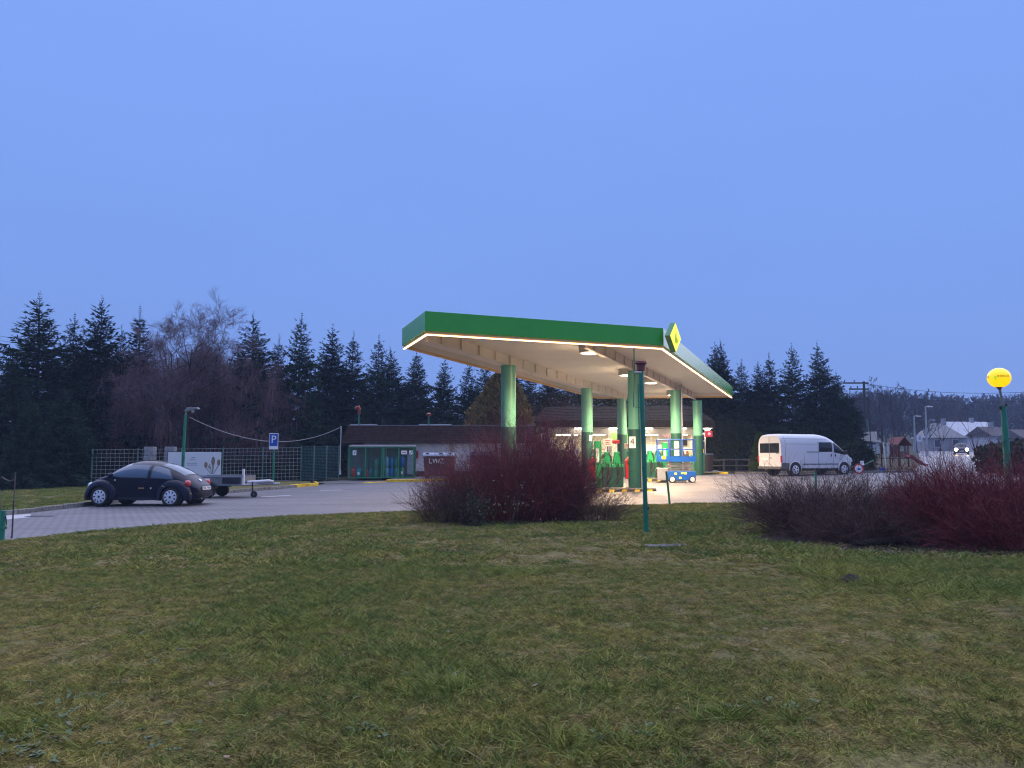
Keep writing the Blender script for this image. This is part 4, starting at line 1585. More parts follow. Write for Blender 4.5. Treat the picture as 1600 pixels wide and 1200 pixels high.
MB().b2(-2.93, -2.70, -0.95, 0.95, 0.36, 0.52).build('rear_bumper', 'van_grey', van, bevel=0.03)
MB().b2(-2.866, -2.846, 0.12, 0.64, 0.88, 1.00).build('number_plate', 'plate_white', van)
MB().b2(-2.866, -2.846, -0.17, -0.08, 0.98, 1.03).build('rear_handle', 'black_paint', van)
MB().b2(-2.866, -2.846, -0.66, -0.57, 1.26, 1.31).build('rear_handle', 'black_paint', van)
vb.toppatch(1.25, 2.08, lambda x: 0.80).build('windscreen', 'glass_dark', van, smooth=True)
bumper(2.80, 0.93, 0.30, 0.60, 1, 0.35, 'van_grey', van, 0.25, name='front_bumper')

# ---- grey flat trailer behind the car
tp = gp(342, 778.5)
tr = thing('flat_trailer', 'small grey flat trailer resting on its jockey wheel behind the dark car', 'trailer', on(tp.x - 0.15, tp.y + 0.8), math.radians(-3))
MB().b2(-0.95, 1.05, -0.62, 0.62, 0.47, 0.53).build('bed', 'galv', tr)
for y in (-0.62, 0.62):
    MB().b2(-0.95, 1.05, y - 0.02, y + 0.02, 0.531, 0.86).build('side_board', 'grey_metal', tr)
for x in (-0.95, 1.05):
    MB().b2(x - 0.02, x + 0.02, -0.598, 0.598, 0.531, 0.84).build('end_board', 'grey_metal', tr)
MB().b2(-0.97, 1.07, -0.665, -0.645, 0.80, 0.87).build('rail', 'galv', tr)
MB().b2(0.25, 0.95, -0.70, -0.645, 0.56, 0.80).build('tool_box', 'car_plastic', tr, bevel=0.04)
MB().b2(-0.55, -0.25, -0.67, -0.646, 0.60, 0.76).build('marker_panel', 'white_paint', tr)
for y in (-0.62, 0.62):
    wheel(tr, -0.30, y * 1.02, 0.27, 0.16, math.copysign(1, y), 'none', 'rim_dark')
    MB().tube([(-0.30 + 0.36 * math.cos(math.radians(a)), y * 1.02, 0.27 + 0.33 * math.sin(math.radians(a))) for a in range(20, 161, 14)], 0.05, 6).build('mudguard', 'black_paint', tr)
MB().tube([(1.05, -0.5, 0.5), (1.75, -0.1, 0.52), (2.3, -0.05, 0.53)], 0.045, 8).build('drawbar', 'galv', tr)
MB().tube([(1.05, 0.5, 0.5), (1.75, 0.0, 0.52)], 0.045, 8).build('drawbar', 'galv', tr)
MB().tube([(1.1, -0.3, 0.56), (1.9, -0.12, 0.62), (2.05, -0.06, 0.6)], [0.10, 0.09, 0.06], 10).build('coupling', 'galv', tr, smooth=True)
MB().b2(1.02, 1.10, -0.66, -0.58, 0.5, 1.12).build('corner_post', 'white_paint', tr)
jw = MB().tube([(1.35, -0.42, 0.62), (1.35, -0.42, 0.18)], 0.028, 8).build('jockey_stem', 'black_paint', tr)
wj = bpy.data.objects.new('jockey_wheel', None)
COL.objects.link(wj)
wj.parent = tr
wj.location = (1.42, -0.42, 0.13)
MB().lathe([(0.06, -0.045), (0.125, -0.04), (0.135, 0), (0.125, 0.04), (0.06, 0.045)], axis='y', n=20).build('tyre', 'rubber', wj, smooth=True)
MB().lathe([(0.065, -0.03), (0.02, -0.05), (0.02, 0.05), (0.065, 0.03)], axis='y', n=14).build('rim', 'galv', wj)
MB().b2(-1.0, -0.96, -0.5, -0.36, 0.60, 0.72).build('taillight', 'taillight_red', tr)

# ---- blue scissor lift
lp = gp(1060, 754.5)
lift = thing('scissor_lift', 'blue scissor lift lowered with railed platform on the forecourt', 'lift', on(lp.x, lp.y + 0.45), math.radians(-6))
LB = MB()
LB.prism([(-0.42, 0.12), (0.88, 0.12), (0.92, 0.55), (-0.42, 0.55)], -0.36, 0.36, 'y')
ch = LB.build('chassis', 'lift_blue', lift, bevel=0.02)
MB().b2(-0.95, -0.43, -0.37, 0.37, 0.12, 0.72).build('ladder_end', 'galv', lift, bevel=0.03)
for z in (0.25, 0.40, 0.55):
    MB().b2(-0.99, -0.952, -0.30, 0.30, z, z + 0.09).build('step_opening', 'black_paint', lift)
for x, z in ((-0.06, 0.44), (0.40, 0.46), (0.15, 0.24), (0.25, 0.47)):
    MB().box((x, -0.364, z), (0.11, 0.006, 0.09)).build('warning_sticker', 'sign_yellow', lift)
for x in (-0.55, 0.74):
    for y in (-0.36, 0.36):
        wheel(lift, x + (0.32 if x < 0 else 0), y, 0.16, 0.10, math.copysign(1, y), 'none', 'white_paint')
MB().b2(-0.8, -0.52, -0.33, -0.15, 0.0, 0.1).build('pothole_guard', 'rubber', lift)
st = 0
for k in range(5):
    z = 0.60 + k * 0.085
    for y in (-0.28, 0.28):
        MB().box((0.12, y, z), (1.35, 0.045, 0.055), ry=0.02 * (-1) ** k).build('scissor_arm', 'grey_metal', lift)
MB().b2(-0.92, 0.92, -0.38, 0.38, 1.03, 1.07).build('platform', 'lift_blue', lift)
MB().b2(-0.92, 0.92, -0.395, -0.375, 1.02, 1.28).build('toe_board', 'lift_blue', lift)
MB().b2(-0.92, 0.92, 0.375, 0.395, 1.02, 1.28).build('toe_board', 'lift_blue', lift)
mat('lift_rail', (0.02, 0.075, 0.30), 0.4)
for x in (-0.9, -0.3, 0.3, 0.9):
    for y in (-0.37, 0.37):
        MB().tube([(x, y, 1.05), (x, y, 2.10)], 0.026, 6).build('rail_post', 'lift_rail', lift)
for z in (1.62, 2.10):
    for a, b in (((-0.9, -.37), (0.9, -.37)), ((-0.9, .37), (0.9, .37)), ((-0.9, -.37), (-0.9, .37)), ((0.9, -.37), (0.9, .37))):
        MB().tube([(*a, z), (*b, z)], 0.026, 6).build('guard_rail', 'lift_rail', lift)
# entry gate with open middle and control box
gt_ = MB()
gt_.b2(-0.93, -0.84, -0.41, -0.385, 1.06, 1.66).b2(-0.42, -0.32, -0.41, -0.385, 1.06, 1.66).b2(-0.84, -0.42, -0.41, -0.385, 1.06, 1.30).b2(-0.84, -0.42, -0.41, -0.385, 1.58, 1.66)
gt_.build('gate', 'lift_blue', lift)
MB().box((-0.62, -0.414, 1.22), (0.2, 0.008, 0.14)).build('warning_sticker', 'sign_yellow', lift)
MB().box((0.42, -0.30, 1.98), (0.20, 0.16, 0.34)).build('control_box', 'black_paint', lift, bevel=0.02)

# ---- fuel pumps on their islands
def island(name, label, x0, x1, y0, y1):
    zg_ = float(g((x0 + x1) / 2, y0))
    t = thing(name, label, 'island', ((x0 + x1) / 2, (y0 + y1) / 2, zg_))
    w, d = (x1 - x0) / 2, (y1 - y0) / 2
    MB().b2(-w, w, -d, d, -0.05, 0.10).build('kerb_edge', 'plinth_dark', t, bevel=0.02)
    MB().b2(-w + 0.02, w - 0.02, -d + 0.02, d - 0.02, 0.101, 0.15).build('slab', 'concrete', t, bevel=0.01)
    for k in range(6):
        x = w - 0.15 - k * 0.5
        MB().prism([(x - 0.25, -0.04), (x - 0.05, -0.04), (x, 0.095), (x - 0.2, 0.095)], -d - 0.006, -d - 0.001, 'y').build('warning_stripe', 'yellow_paint', t)
    return t


isl1 = island('pump_island', 'low dark edged pump island with yellow stripes nearest the lawn', at(862, 760, 31).x, at(1022, 760, 31).x, 30.45, 32.2)
isl2 = island('pump_island', 'pump island behind the blue scissor lift', at(1000, 746, 40).x, at(1085, 746, 40).x, 40.2, 41.6)
mat('hose', (0.02, 0.022, 0.02), 0.5)
mat('screen', (0.25, 0.28, 0.24), 0.3)


def pump(x, y, label, flip=1, group='fuel pumps under the canopy'):
    t = thing('fuel_pump', label, 'fuel pump', (x, y, float(g(x, y)) + 0.15), 0, group)
    MB().b2(-0.42, 0.42, -0.28, 0.28, 0.0, 0.80).build('cabinet', 'pump_dark', t, bevel=0.015)
    MB().b2(-0.43, 0.43, -0.29, 0.29, 0.802, 0.90).build('trim_band', 'pump_green', t, bevel=0.01)
    for xx in (-0.2, 0.2):
        MB().prism([(xx - 0.17, 0.902), (xx + 0.17, 0.902), (xx + 0.08, 1.42), (xx - 0.08, 1.42)], -0.22, 0.22, 'y').build('nozzle_holster', 'pump_green', t, bevel=0.015)
        nz = MB().tube([(xx + 0.13, -0.30, 1.02), (xx + 0.12, -0.30, 1.22), (xx + 0.04, -0.27, 1.34)], [0.035, 0.03, 0.02], 7)
        nz.build('nozzle', 'black_paint', t)
        for q in range(2):
            x0 = xx + 0.12 - q * 0.22
            pts = [(x0 + (0.05 * math.sin(i * 1.1) + 0.10 * (i / 9) * (1 if q else -1)), -0.305 - 0.05 * math.sin(math.pi * i / 9), 1.0 - 0.93 * math.sin(math.pi * i / 9 * 0.98) * (0.9 if q else 0.7)) for i in range(10)]
            MB().tube(pts, 0.018, 6).build('hose', 'hose', t, smooth=True)
    MB().b2(flip * -0.58 - 0.12, flip * -0.58 + 0.12, -0.27, 0.27, 0.0, 1.85).build('side_pillar', 'pump_green', t, bevel=0.02)
    MB().b2(flip * -0.58 - 0.10, flip * -0.58 + 0.02, -0.285, -0.272, 0.95, 1.55).build('pillar_panel', 'plate_white', t)
    return t


pump(at(957, 755, 31.5).x, 31.55, 'dark green fuel pump on the front island beside the column numbered 4')
pump(at(1022, 745, 40.8).x, 40.8, 'fuel pump half hidden between the column and the blue lift', -1)


def notice(x, y, z, w, h, label, lines=3, m='plate_white', post=None, lm='red_print'):
    t = thing('notice_board', label, 'sign', (x, y, z))
    MB().b2(-w / 2, w / 2, -0.015, 0.015, -h / 2, h / 2).build('board', m, t, bevel=0.008)
    for k in range(lines):
        MB().b2(-w * 0.28, w * (0.28 - 0.08 * (k % 2)), -0.019, -0.0155, h * (0.26 - 0.24 * k) - h * .045, h * (0.26 - 0.24 * k) + h * .045).build('print_line', lm, t)
    if post:
        MB().tube([(0, 0.03, -h / 2 - post), (0, 0.03, h / 2)], 0.02, 6).build('post', 'black_paint', t)
    return t


def notice_px(px, py, Y, w, h, label, **k):
    p = at(px, py, Y)
    return notice(p.x, Y, p.z, w, h, label, **k)


notice_px(949.5, 691.5, 31.75, 0.36, 0.31, 'white notice with red lines above the front fuel pump', post=0.35)
notice_px(943, 702.5, 31.6, 0.24, 0.24, 'small white notice low on the front fuel pump', lines=2)
notice_px(961.5, 700.5, 31.9, 0.16, 0.29, 'narrow white notice above the right nozzle holster of the front pump', lines=0)
notice_px(962, 690.5, 33.0, 0.34, 0.14, 'red sign strip behind the front fuel pump', lines=0, m='red_print', post=1.2)
notice_px(981, 697, 33.0, 0.30, 0.24, 'cream notice between the front pump and column 4', lines=2, m='wall_cream', post=1.3)
notice_px(1018, 700, 41.2, 1.05, 0.34, 'wide white notice above the rear pump', lines=1, post=0.5, lm='screen')
# red hose boxes either side of the pump
for px, nm in ((983.5, 'red cloth covered hose box between the front pump and column 4'), (927, 'red bin at the left side of the front fuel pump')):
    p = at(px, 735, 31.6)
    t = thing('red_bin', nm, 'bin', (p.x, 31.7, float(g(p.x, 31.7)) + 0.15))
    MB().tube([(0, 0, 0), (0, 0, 0.3)], 0.04, 8).build('foot', 'galv', t)
    MB().prism([(-0.15, 0.3), (0.10, 0.3), (0.17, 1.0), (0.0, 1.22), (-0.17, 1.05)], -0.14, 0.14, 'y').build('body', 'red_paint', t, bevel=0.03)
    MB().box((0.0, -0.15, 0.95), (0.16, 0.02, 0.10)).build('flap', 'black_paint', t)

# ---- things by the shop's right end
def bin_(px, Y, w, h, m, label, lid='black_paint'):
    p = at(px, 735, Y)
    t = thing('waste_bin', label, 'bin', (p.x, Y, float(g(p.x, Y)) + 0.12))
    MB().prism([(-w * .42, 0.05), (w * .42, 0.05), (w / 2, h), (-w / 2, h)], -w / 2, w / 2, 'y').build('body', m, t, bevel=0.02)
    MB().prism([(-w * .54, h + 0.002), (w * .54, h + 0.002), (w * .45, h + 0.09), (-w * .45, h + 0.09)], -w * .54, w * .54, 'y').build('lid', lid, t, bevel=0.02)
    for x in (-w * .36, w * .36):
        MB().lathe([(0.05, -.03), (0.06, 0), (0.05, .03)], (x, w * .5, 0.06), 'y', 12).build('wheel', 'rubber', t)
    return t


bin_(1087, 49.9, 0.5, 1.05, 'pump_green', 'bright green waste bin at the right end of the shop front', 'pump_green')
bin_(1094.5, 50.2, 0.5, 1.15, 'cage_green', 'dark green waste bin between the bright green and brown ones', 'lift_rail')
mat('bin_brown', (0.07, 0.035, 0.025), 0.6, var=0.2)
bin_(1104, 50.4, 0.75, 1.1, 'bin_brown', 'brown waste bin at the far right end of the shop front', 'grey_metal')
# blue sack and yellow boxes piled on a stand
p = at(1093, 697, 50.3)
t = thing('goods_stand', 'stand with blue topped rack and yellow boxes by the shop door', 'stand', (p.x, 50.6, float(g(p.x, 50.6)) + 0.12))
for x in (-0.3, 0.3):
    MB().tube([(x, 0, 0), (x, 0, 1.9)], 0.02, 6).build('upright', 'galv', t)
MB().b2(-0.32, 0.32, -0.1, 0.1, 1.2, 1.23).build('rack_shelf', 'galv', t)
MB().prism([(-0.25, 1.60), (0.22, 1.52), (0.32, 1.75), (0.1, 1.95), (-0.2, 1.9)], -0.16, 0.1, 'y').build('cover', 'lift_blue', t, bevel=0.05)
for x in (-0.24, 0.08):
    MB().b2(x, x + 0.22, -0.12, 0.08, 1.235, 1.5).build('box', 'sign_yellow', t, bevel=0.01)
# ------------------------------------------------------------------ trees and shrubs
mat('needle', (0.007, 0.018, 0.014), 0.95, c2=(0.016, 0.033, 0.023), vs=0.9, spec=0.1)
mat('needle_light', (0.012, 0.029, 0.020), 0.95, c2=(0.026, 0.050, 0.032), vs=0.9, spec=0.1)
mat('bark_dark', (0.040, 0.032, 0.028), 0.95, var=0.4, vs=6)
mat('twig_pale', (0.17, 0.115, 0.13), 0.9, c2=(0.10, 0.068, 0.076), vs=1.5, spec=0.2)
mat('twig_purple', (0.115, 0.066, 0.072), 0.9, c2=(0.19, 0.115, 0.120), vs=0.6, spec=0.2)
mat('twig_brown', (0.060, 0.045, 0.042), 0.9, var=0.3, vs=0.8, spec=0.2)
mat('cypress', (0.150, 0.110, 0.034), 0.9, c2=(0.25, 0.170, 0.055), vs=1.5, spec=0.2)
mat('thuja', (0.016, 0.034, 0.014), 0.9, c2=(0.028, 0.048, 0.020), vs=1.2, spec=0.2)
mat('thuja_bright', (0.035, 0.072, 0.016), 0.9, c2=(0.055, 0.095, 0.022), vs=2, spec=0.2)
mat('dogwood', (0.24, 0.050, 0.048), 0.7, c2=(0.14, 0.040, 0.042), vs=2.5, spec=0.3)
mat('dogwood_red', (0.20, 0.026, 0.032), 0.65, c2=(0.11, 0.024, 0.030), vs=2.5, spec=0.3)
mat('twig_grey', (0.082, 0.042, 0.036), 0.85, c2=(0.14, 0.082, 0.066), vs=2.5, spec=0.2)
mat('leaf_grey', (0.085, 0.105, 0.060), 0.8, c2=(0.055, 0.075, 0.04), vs=6)
mat('leaf_dry', (0.22, 0.15, 0.09), 0.8, c2=(0.13, 0.10, 0.07), vs=6)
mat('far_twig', (0.072, 0.066, 0.078), 0.95, var=0.3, vs=0.3, spec=0.1)
mat('far_needle', (0.020, 0.032, 0.030), 0.95, spec=0.1)
mat('yard_conifer', (0.030, 0.045, 0.02), 0.9, c2=(0.05, 0.06, 0.026), vs=2)
mat('stem_red', (0.27, 0.062, 0.055), 0.6, c2=(0.16, 0.045, 0.042), vs=3, spec=0.3)
vr = np.random.default_rng(21)


def trunk_mesh(name, h, r0, r1, m, parent, bend=0.15, seed=1):
    rg = random.Random(seed)
    pts = [(0, 0, -0.2)]
    n = 8
    for i in range(1, n + 1):
        t = i / n
        pts.append((rg.uniform(-bend, bend) * t * (1 - t) * 2, rg.uniform(-bend, bend) * t * (1 - t) * 2, h * t))
    rs = [r0 * 1.3] + [r0 + (r1 - r0) * (i / n) for i in range(1, n + 1)]
    return MB().tube(pts, rs, 8).build(name, m, parent, smooth=True)


def spruce_mesh(h, R, seed, dens=1.0, z_low=0.03, gap=0.1):
    """needle sprays along whorled branches: thin triangles"""
    rg = np.random.default_rng(seed)
    B, D, Wd, Ln = [], [], [], []
    z = h * z_low
    tips = []
    while z < h - 0.75:
        t = z / h
        nb = max(3, int(rg.integers(6, 9) * dens * (1 if t < .85 else .65)))
        prof = min(1.0, 1.25 * (1 - t)) * (0.70 + 0.30 * (1 - t)) * rg.uniform(.82, 1.1)
        a0 = rg.uniform(0, 6.28)
        for k in range(nb):
            if rg.uniform() < gap:
                continue
            a = a0 + 6.283 * k / nb + rg.normal(0, 0.25)
            L_ = R * prof * rg.uniform(0.62, 1.2) + 0.10
            rise = 1.15 * (t - 0.42) + rg.normal(0, .16)      # upper limbs rise, lower ones hang
            n = max(2, int(L_ / 0.105))
            s = (np.arange(n) + rg.uniform(0, 1, n)) / n
            s = s[s > 0.12] if L_ > 0.9 else s
            n = len(s)
            if n == 0:
                continue
            r = s * L_
            zz = z + rise * r - 0.16 * (1 - t) * r ** 2 / max(L_, .4) + 0.20 * s ** 3 * L_ * 0.5 + rg.normal(0, 0.05, n)
            base = np.stack([r * math.cos(a), r * math.sin(a), zz], -1)
            for sd_, cnt in ((1, 1), (-1, 1), (0, 1), (2, 1)):
                if sd_ == 0:
                    ang, l = a + rg.normal(0, .15, n), 0.24 + 0.0 * s
                    dz = rise + 0.25 + rg.normal(0, .15, n)
                elif sd_ == 2:
                    ang, l = a + rg.normal(0, 1.2, n), 0.20 + 0.16 * (1 - t) * np.ones(n)
                    dz = -1.5 + rg.normal(0, .5, n) if t < .7 else 1.0 + rg.normal(0, .5, n)
                    dz = np.broadcast_to(dz, (n,))
                else:
                    ang, l = a + sd_ * (0.75 + rg.normal(0, .22, n)), (0.44 - 0.24 * s) * min(1, L_ / 1.1) + 0.09
                    dz = rise * .5 - 0.1 + rg.normal(0, .22, n)
                d = np.stack([np.cos(ang), np.sin(ang), dz], -1)
                d /= np.linalg.norm(d, axis=1, keepdims=True)
                B.append(base)
                D.append(d)
                Ln.append(l * rg.uniform(.7, 1.3, n))
                Wd.append(np.full(n, 0.075 if t < .7 else 0.05))
        z += rg.uniform(0.13, 0.24) * (1.0 if t < .72 else 1.35)
    # leader
    n = 13
    zz = np.linspace(h - 1.7, h, n)
    for q in range(3):
        a = rg.uniform(0, 6.28, n)
        d = np.stack([np.cos(a), np.sin(a), 1.1 + 0 * a], -1)
        B.append(np.stack([0 * zz, 0 * zz, zz - .05], -1)); D.append(d / np.linalg.norm(d, axis=1, keepdims=True)); Ln.append(0.08 + 0.30 * (h - zz) * rg.uniform(.3, 1, n)); Wd.append(np.full(n, .05))
    B, D, Ln, Wd = np.concatenate(B), np.concatenate(D), np.concatenate(Ln), np.concatenate(Wd)
    rnd = rg.normal(size=B.shape)
    sd_ = np.cross(D, rnd)
    sd_ /= np.linalg.norm(sd_, axis=1, keepdims=True) + 1e-9
    w = (Wd * rg.uniform(.7, 1.3, len(B)))[:, None]
    mid = B + D * (Ln * .45)[:, None]
    V = np.stack([B - sd_ * w * .25, mid + sd_ * w * .55, B + D * Ln[:, None], mid - sd_ * w * .55], 1).reshape(-1, 3)
    k = np.arange(len(B))[:, None] * 4
    return V, np.concatenate([k + 0, k + 1, k + 2, k + 3], 1)


SPR = []
for i, (h, R, dn) in enumerate(((11, 3.0, 1.25), (11, 2.5, 1.25), (11, 2.7, 1.1), (11, 2.2, 1.15), (11, 3.2, 1.25))):
    V, Fq = spruce_mesh(h, R, 40 + i, dn)
    o = mesh_np('crown', V, Fq, M('needle' if i % 2 else 'needle_light'))
    COL.objects.unlink(o)
    tk = trunk_mesh('trunk', h - 0.35, 0.17, 0.008, 'bark_dark', None, 0.1, i)
    COL.objects.unlink(tk)
    SPR.append((o.data, tk.data))
LABK = set()


def spruce(px, pytop, Y, var, wide=1.0, label=None, group='spruces along the back of the plot'):
    p = at(px, pytop, Y)
    zb = float(g(p.x, Y)) - 0.05
    h = p.z - zb
    t = thing('spruce_tree', label, 'spruce', (p.x, Y, zb), vr.uniform(0, 6.28), group)
    s = h / 11
    wide *= 1.13
    t.scale = (s * wide * vr.uniform(.9, 1.12), s * wide * vr.uniform(.9, 1.12), s)
    t.rotation_euler = (vr.normal(0, .02), vr.normal(0, .02), vr.uniform(0, 6.28))
    cd_, td_ = SPR[var]
    for nm, d in (('crown', cd_), ('trunk', td_)):
        link(bpy.data.objects.new(nm, d), t)
    return t


spruce(70, 457, 46, 0, 1.25, 'tall dark spruce with broad skirts, tallest at the far left')
spruce(22, 545, 43, 4, 1.1, 'low broad spruce cut by the left edge')
spruce(-30, 520, 46, 2, 1.1, 'spruce just beyond the left edge, low limbs in view')
spruce(122, 488, 49, 2, 1.0, 'left stem of the close pair of spruces beside the tallest one')
spruce(157, 463, 47, 1, 1.15, 'pointed spruce, right of the close pair left of the bare weeping tree')
spruce(187, 505, 51, 3, .9, 'thin small spruce tip left of the bare weeping tree')
spruce(221, 478, 49, 3, 1.15, 'narrow spruce behind the left edge of the bare weeping tree')
spruce(105, 600, 41, 4, 1.2, 'low bushy spruce in front of the tall left spruces')
spruce(45, 615, 39, 0, 1.25, 'low skirted spruce above the grass bank at the far left')
spruce(290, 560, 51, 2, 1.1, 'spruce hidden behind the pale top of the bare tree')
spruce(345, 555, 52, 0, 1.0, 'spruce seen through the right half of the bare weeping tree')
spruce(400, 487, 50, 0, 1.05, 'bushy spruce just right of the pale bare tree top')
spruce(434, 522, 52, 3, 1.0, 'short slim spruce between two taller ones right of the bare tree')
spruce(466, 487, 50, 2, 1.0, 'open limbed spruce with a long bare leader tip')
spruce(518, 505, 57.5, 1, 1.1, 'slender spruce above the blue parking sign side of the fence')
spruce(549, 518, 58.5, 3, 1.2, 'slim spruce above the crooked roof vent')
spruce(588, 522, 57.5, 2, .95, 'spruce left of the canopy, above the gas bottle cages')
spruce(622, 540, 59.5, 1, 1.1, 'double tipped spruce touching the canopy corner')
spruce(655, 545, 59.5, 4, .9, 'spruce below the left corner of the canopy')
spruce(692, 556, 58.5, 0, .9, 'bushy spruce seen under the canopy edge left of the brown cypress')
spruce(730, 563, 59.5, 2, 1.0, 'spruce close behind the left side of the brown cypress')
spruce(495, 590, 61.5, 4, 1.2, 'low spruce filling the gap right of the bare tree')
spruce(570, 585, 62.5, 4, 1.2, 'low spruce filling the gap above the low roof')
spruce(640, 592, 62.5, 0, 1.2, 'low spruce filling the gap below the canopy corner')
for k, (px, py, lb) in enumerate(((762, 562, 'spruce behind the top of the brown cypress'), (800, 566, 'spruce behind the front left canopy column'), (832, 570, 'spruce above the left corner of the shop roof'), (862, 566, 'spruce above the shop roof left of the middle columns'), (893, 572, 'spruce just left of the middle left column, above the shop'), (925, 568, 'spruce just right of the middle left column, above the shop'), (955, 570, 'spruce above the shop roof between the left columns'), (985, 566, 'spruce above the shop roof behind the column numbered 4'), (1018, 570, 'spruce above the shop roof right of the green vent pipe'), (1045, 566, 'spruce behind the middle right canopy column'), (1075, 570, 'spruce between the two far right columns'), (1100, 560, 'spruce above the right end of the shop roof'))):
    spruce(px, py, 61 + (k % 3), (0, 4, 2, 1, 4, 0)[k % 6], 1.3, lb)
spruce(1118, 533, 60, 1, 1.0, 'left tip of the twin spruces just right of the canopy')
spruce(1131, 528, 61, 1, .9, 'right tip of the twin spruces just right of the canopy')
spruce(1155, 560, 60, 2, 1.1, 'shorter spruce beside the twin spruces right of the canopy')
spruce(1187, 562, 59, 1, 1.0, 'slim spruce above the left end of the van')
spruce(1201, 550, 60, 3, 1.2, 'thin tipped spruce above the van, left of the ragged one')
spruce(1234, 535, 58, 2, 1.0, 'ragged spruce with swept up limbs above the van')
spruce(1281, 532, 58, 0, .9, 'tallest spruce above the front of the van')
spruce(1308, 578, 57, 4, 1.0, 'broad rounded spruce right of the tallest one above the van')
spruce(1328, 605, 56, 2, 1.05, 'outermost spruce on the right, next to the wooden power pole')
spruce(1170, 610, 63, 4, 1.2, 'low dark spruce between the shop and the van')
spruce(1260, 610, 62, 0, 1.2, 'low dark spruce behind the van roof')


def clump_tree(name, label, cat, px, pytop, Y, wpx, m, n, leaf, shape, group=None, base_y=None, seed=5, bottom=0.0):
    """dense evergreen of short upright sprays within a profile"""
    rg = np.random.default_rng(seed)
    p = at(px, pytop, Y)
    zb = float(g(p.x, Y)) if base_y is None else base_y
    h = p.z - zb
    R = wpx / FPX * Y / 2
    t = thing(name, label, cat, (p.x, Y, zb), 0, group)
    z = bottom + (1 - bottom) * rg.uniform(0, 1, n)
    rad = np.array([shape(q) for q in z]) * R
    a = rg.uniform(0, 6.283, n)
    lump = 1 + 0.13 * np.sin(3 * a + 9 * z) + 0.10 * np.sin(5 * a - 14 * z + 2) + 0.08 * np.sin(11 * a + 23 * z)
    rr_ = rad * lump * np.sqrt(rg.uniform(0.35, 1.04, n))
    B = np.stack([rr_ * np.cos(a), rr_ * np.sin(a), z * h], -1)
    D = np.stack([np.cos(a) * .7, np.sin(a) * .7, 0.9 + 0 * a], -1) + rg.normal(0, .45, (n, 3))
    D /= np.linalg.norm(D, axis=1, keepdims=True)
    Ln = leaf * rg.uniform(.6, 1.5, n)
    sd_ = np.cross(D, rg.normal(size=D.shape))
    sd_ /= np.linalg.norm(sd_, axis=1, keepdims=True)
    w = (leaf * .33 * rg.uniform(.6, 1.3, n))[:, None]
    mid = B + D * (Ln * .5)[:, None]
    V = np.stack([B, mid + sd_ * w, B + D * Ln[:, None], mid - sd_ * w], 1).reshape(-1, 3)
    k = np.arange(n)[:, None] * 4
    mesh_np('crown', V, np.concatenate([k, k + 1, k + 2, k + 3], 1), M(m), t)
    trunk_mesh('trunk', h * .85, 0.12, 0.03, 'bark_dark', t, .05, seed)
    return t


egg = lambda q: (math.sin(math.pi * min(1, (q + .12) / 1.12) ** 0.8)) ** 0.75 if q < 1 else 0
cone = lambda q: (1 - q) ** 0.75 * min(1, 0.55 + q * 4)
hedge_s = lambda q: 1.0 if q < .8 else math.sqrt(max(0, 1 - ((q - .8) / .2) ** 2))
clump_tree('cypress_tree', 'rounded brown tinged cypress behind the front left canopy column', 'cypress', 783, 582, 52, 104, 'cypress', 15000, .24, egg, seed=3)
for k, (px, py, w) in enumerate(((1122, 664, 40), (1141, 660, 40), (1158, 662, 38), (1173, 668, 34))):
    clump_tree('thuja_tree', ('dark thuja nearest the shop in the row left of the van', 'second dark thuja from the shop, left of the van', 'third dark thuja from the shop, left of the van', 'shortest dark thuja in the row, closest to the van')[k], 'thuja', px, py, 57, w, 'thuja', 5000, .26, cone, 'dark thujas between the shop and the van', seed=30 + k)
clump_tree('thuja_tree', 'small bright green thuja touching the left side of the van', 'thuja', 1187, 681, 50, 32, 'thuja_bright', 4200, .2, cone, seed=36)


def hedge(name, label, px0, px1, py, Y, depth, m, n, leaf, seed):
    rg = np.random.default_rng(seed)
    a, b = at(px0, py, Y), at(px1, py, Y)
    zb = float(g((a.x + b.x) / 2, Y))
    h, w = a.z - zb, b.x - a.x
    t = thing(name, label, 'hedge', ((a.x + b.x) / 2, Y + depth / 2, zb))
    x = rg.uniform(-w / 2, w / 2, n)
    y = rg.uniform(-depth / 2, depth / 2, n)
    z = h * rg.uniform(0, 1, n) ** .6
    e_ = np.minimum(1, np.minimum(w / 2 - x, x + w / 2) / 0.9)
    z *= (0.55 + .45 * np.sqrt(np.clip(e_, 0, 1))) * (0.94 + 0.08 * np.sin(x * 2.3) + 0.05 * np.sin(x * 5.1))
    B = np.stack([x, y, z], -1)
    D = rg.normal(0, .6, (n, 3)) + np.array([0, -.5, .6])
    D /= np.linalg.norm(D, axis=1, keepdims=True)
    sd_ = np.cross(D, rg.normal(size=D.shape))
    sd_ /= np.linalg.norm(sd_, axis=1, keepdims=True)
    Ln = (leaf * rg.uniform(.6, 1.5, n))[:, None]
    wd_ = leaf * .35
    mid = B + D * Ln * .5
    V = np.stack([B, mid + sd_ * wd_, B + D * Ln, mid - sd_ * wd_], 1).reshape(-1, 3)
    k = np.arange(n)[:, None] * 4
    mesh_np('foliage', V, np.concatenate([k, k + 1, k + 2, k + 3], 1), M(m), t)
    return t


hedge('hedge', 'clipped dark hedge beyond the front of the van', 1296, 1367, 694, 50, 2.2, 'thuja', 14000, .2, 50)
hedge('hedge', 'dark hedge at the right edge behind the globe lamp', 1572, 1700, 690, 40, 3.0, 'yard_conifer', 14000, .22, 51)


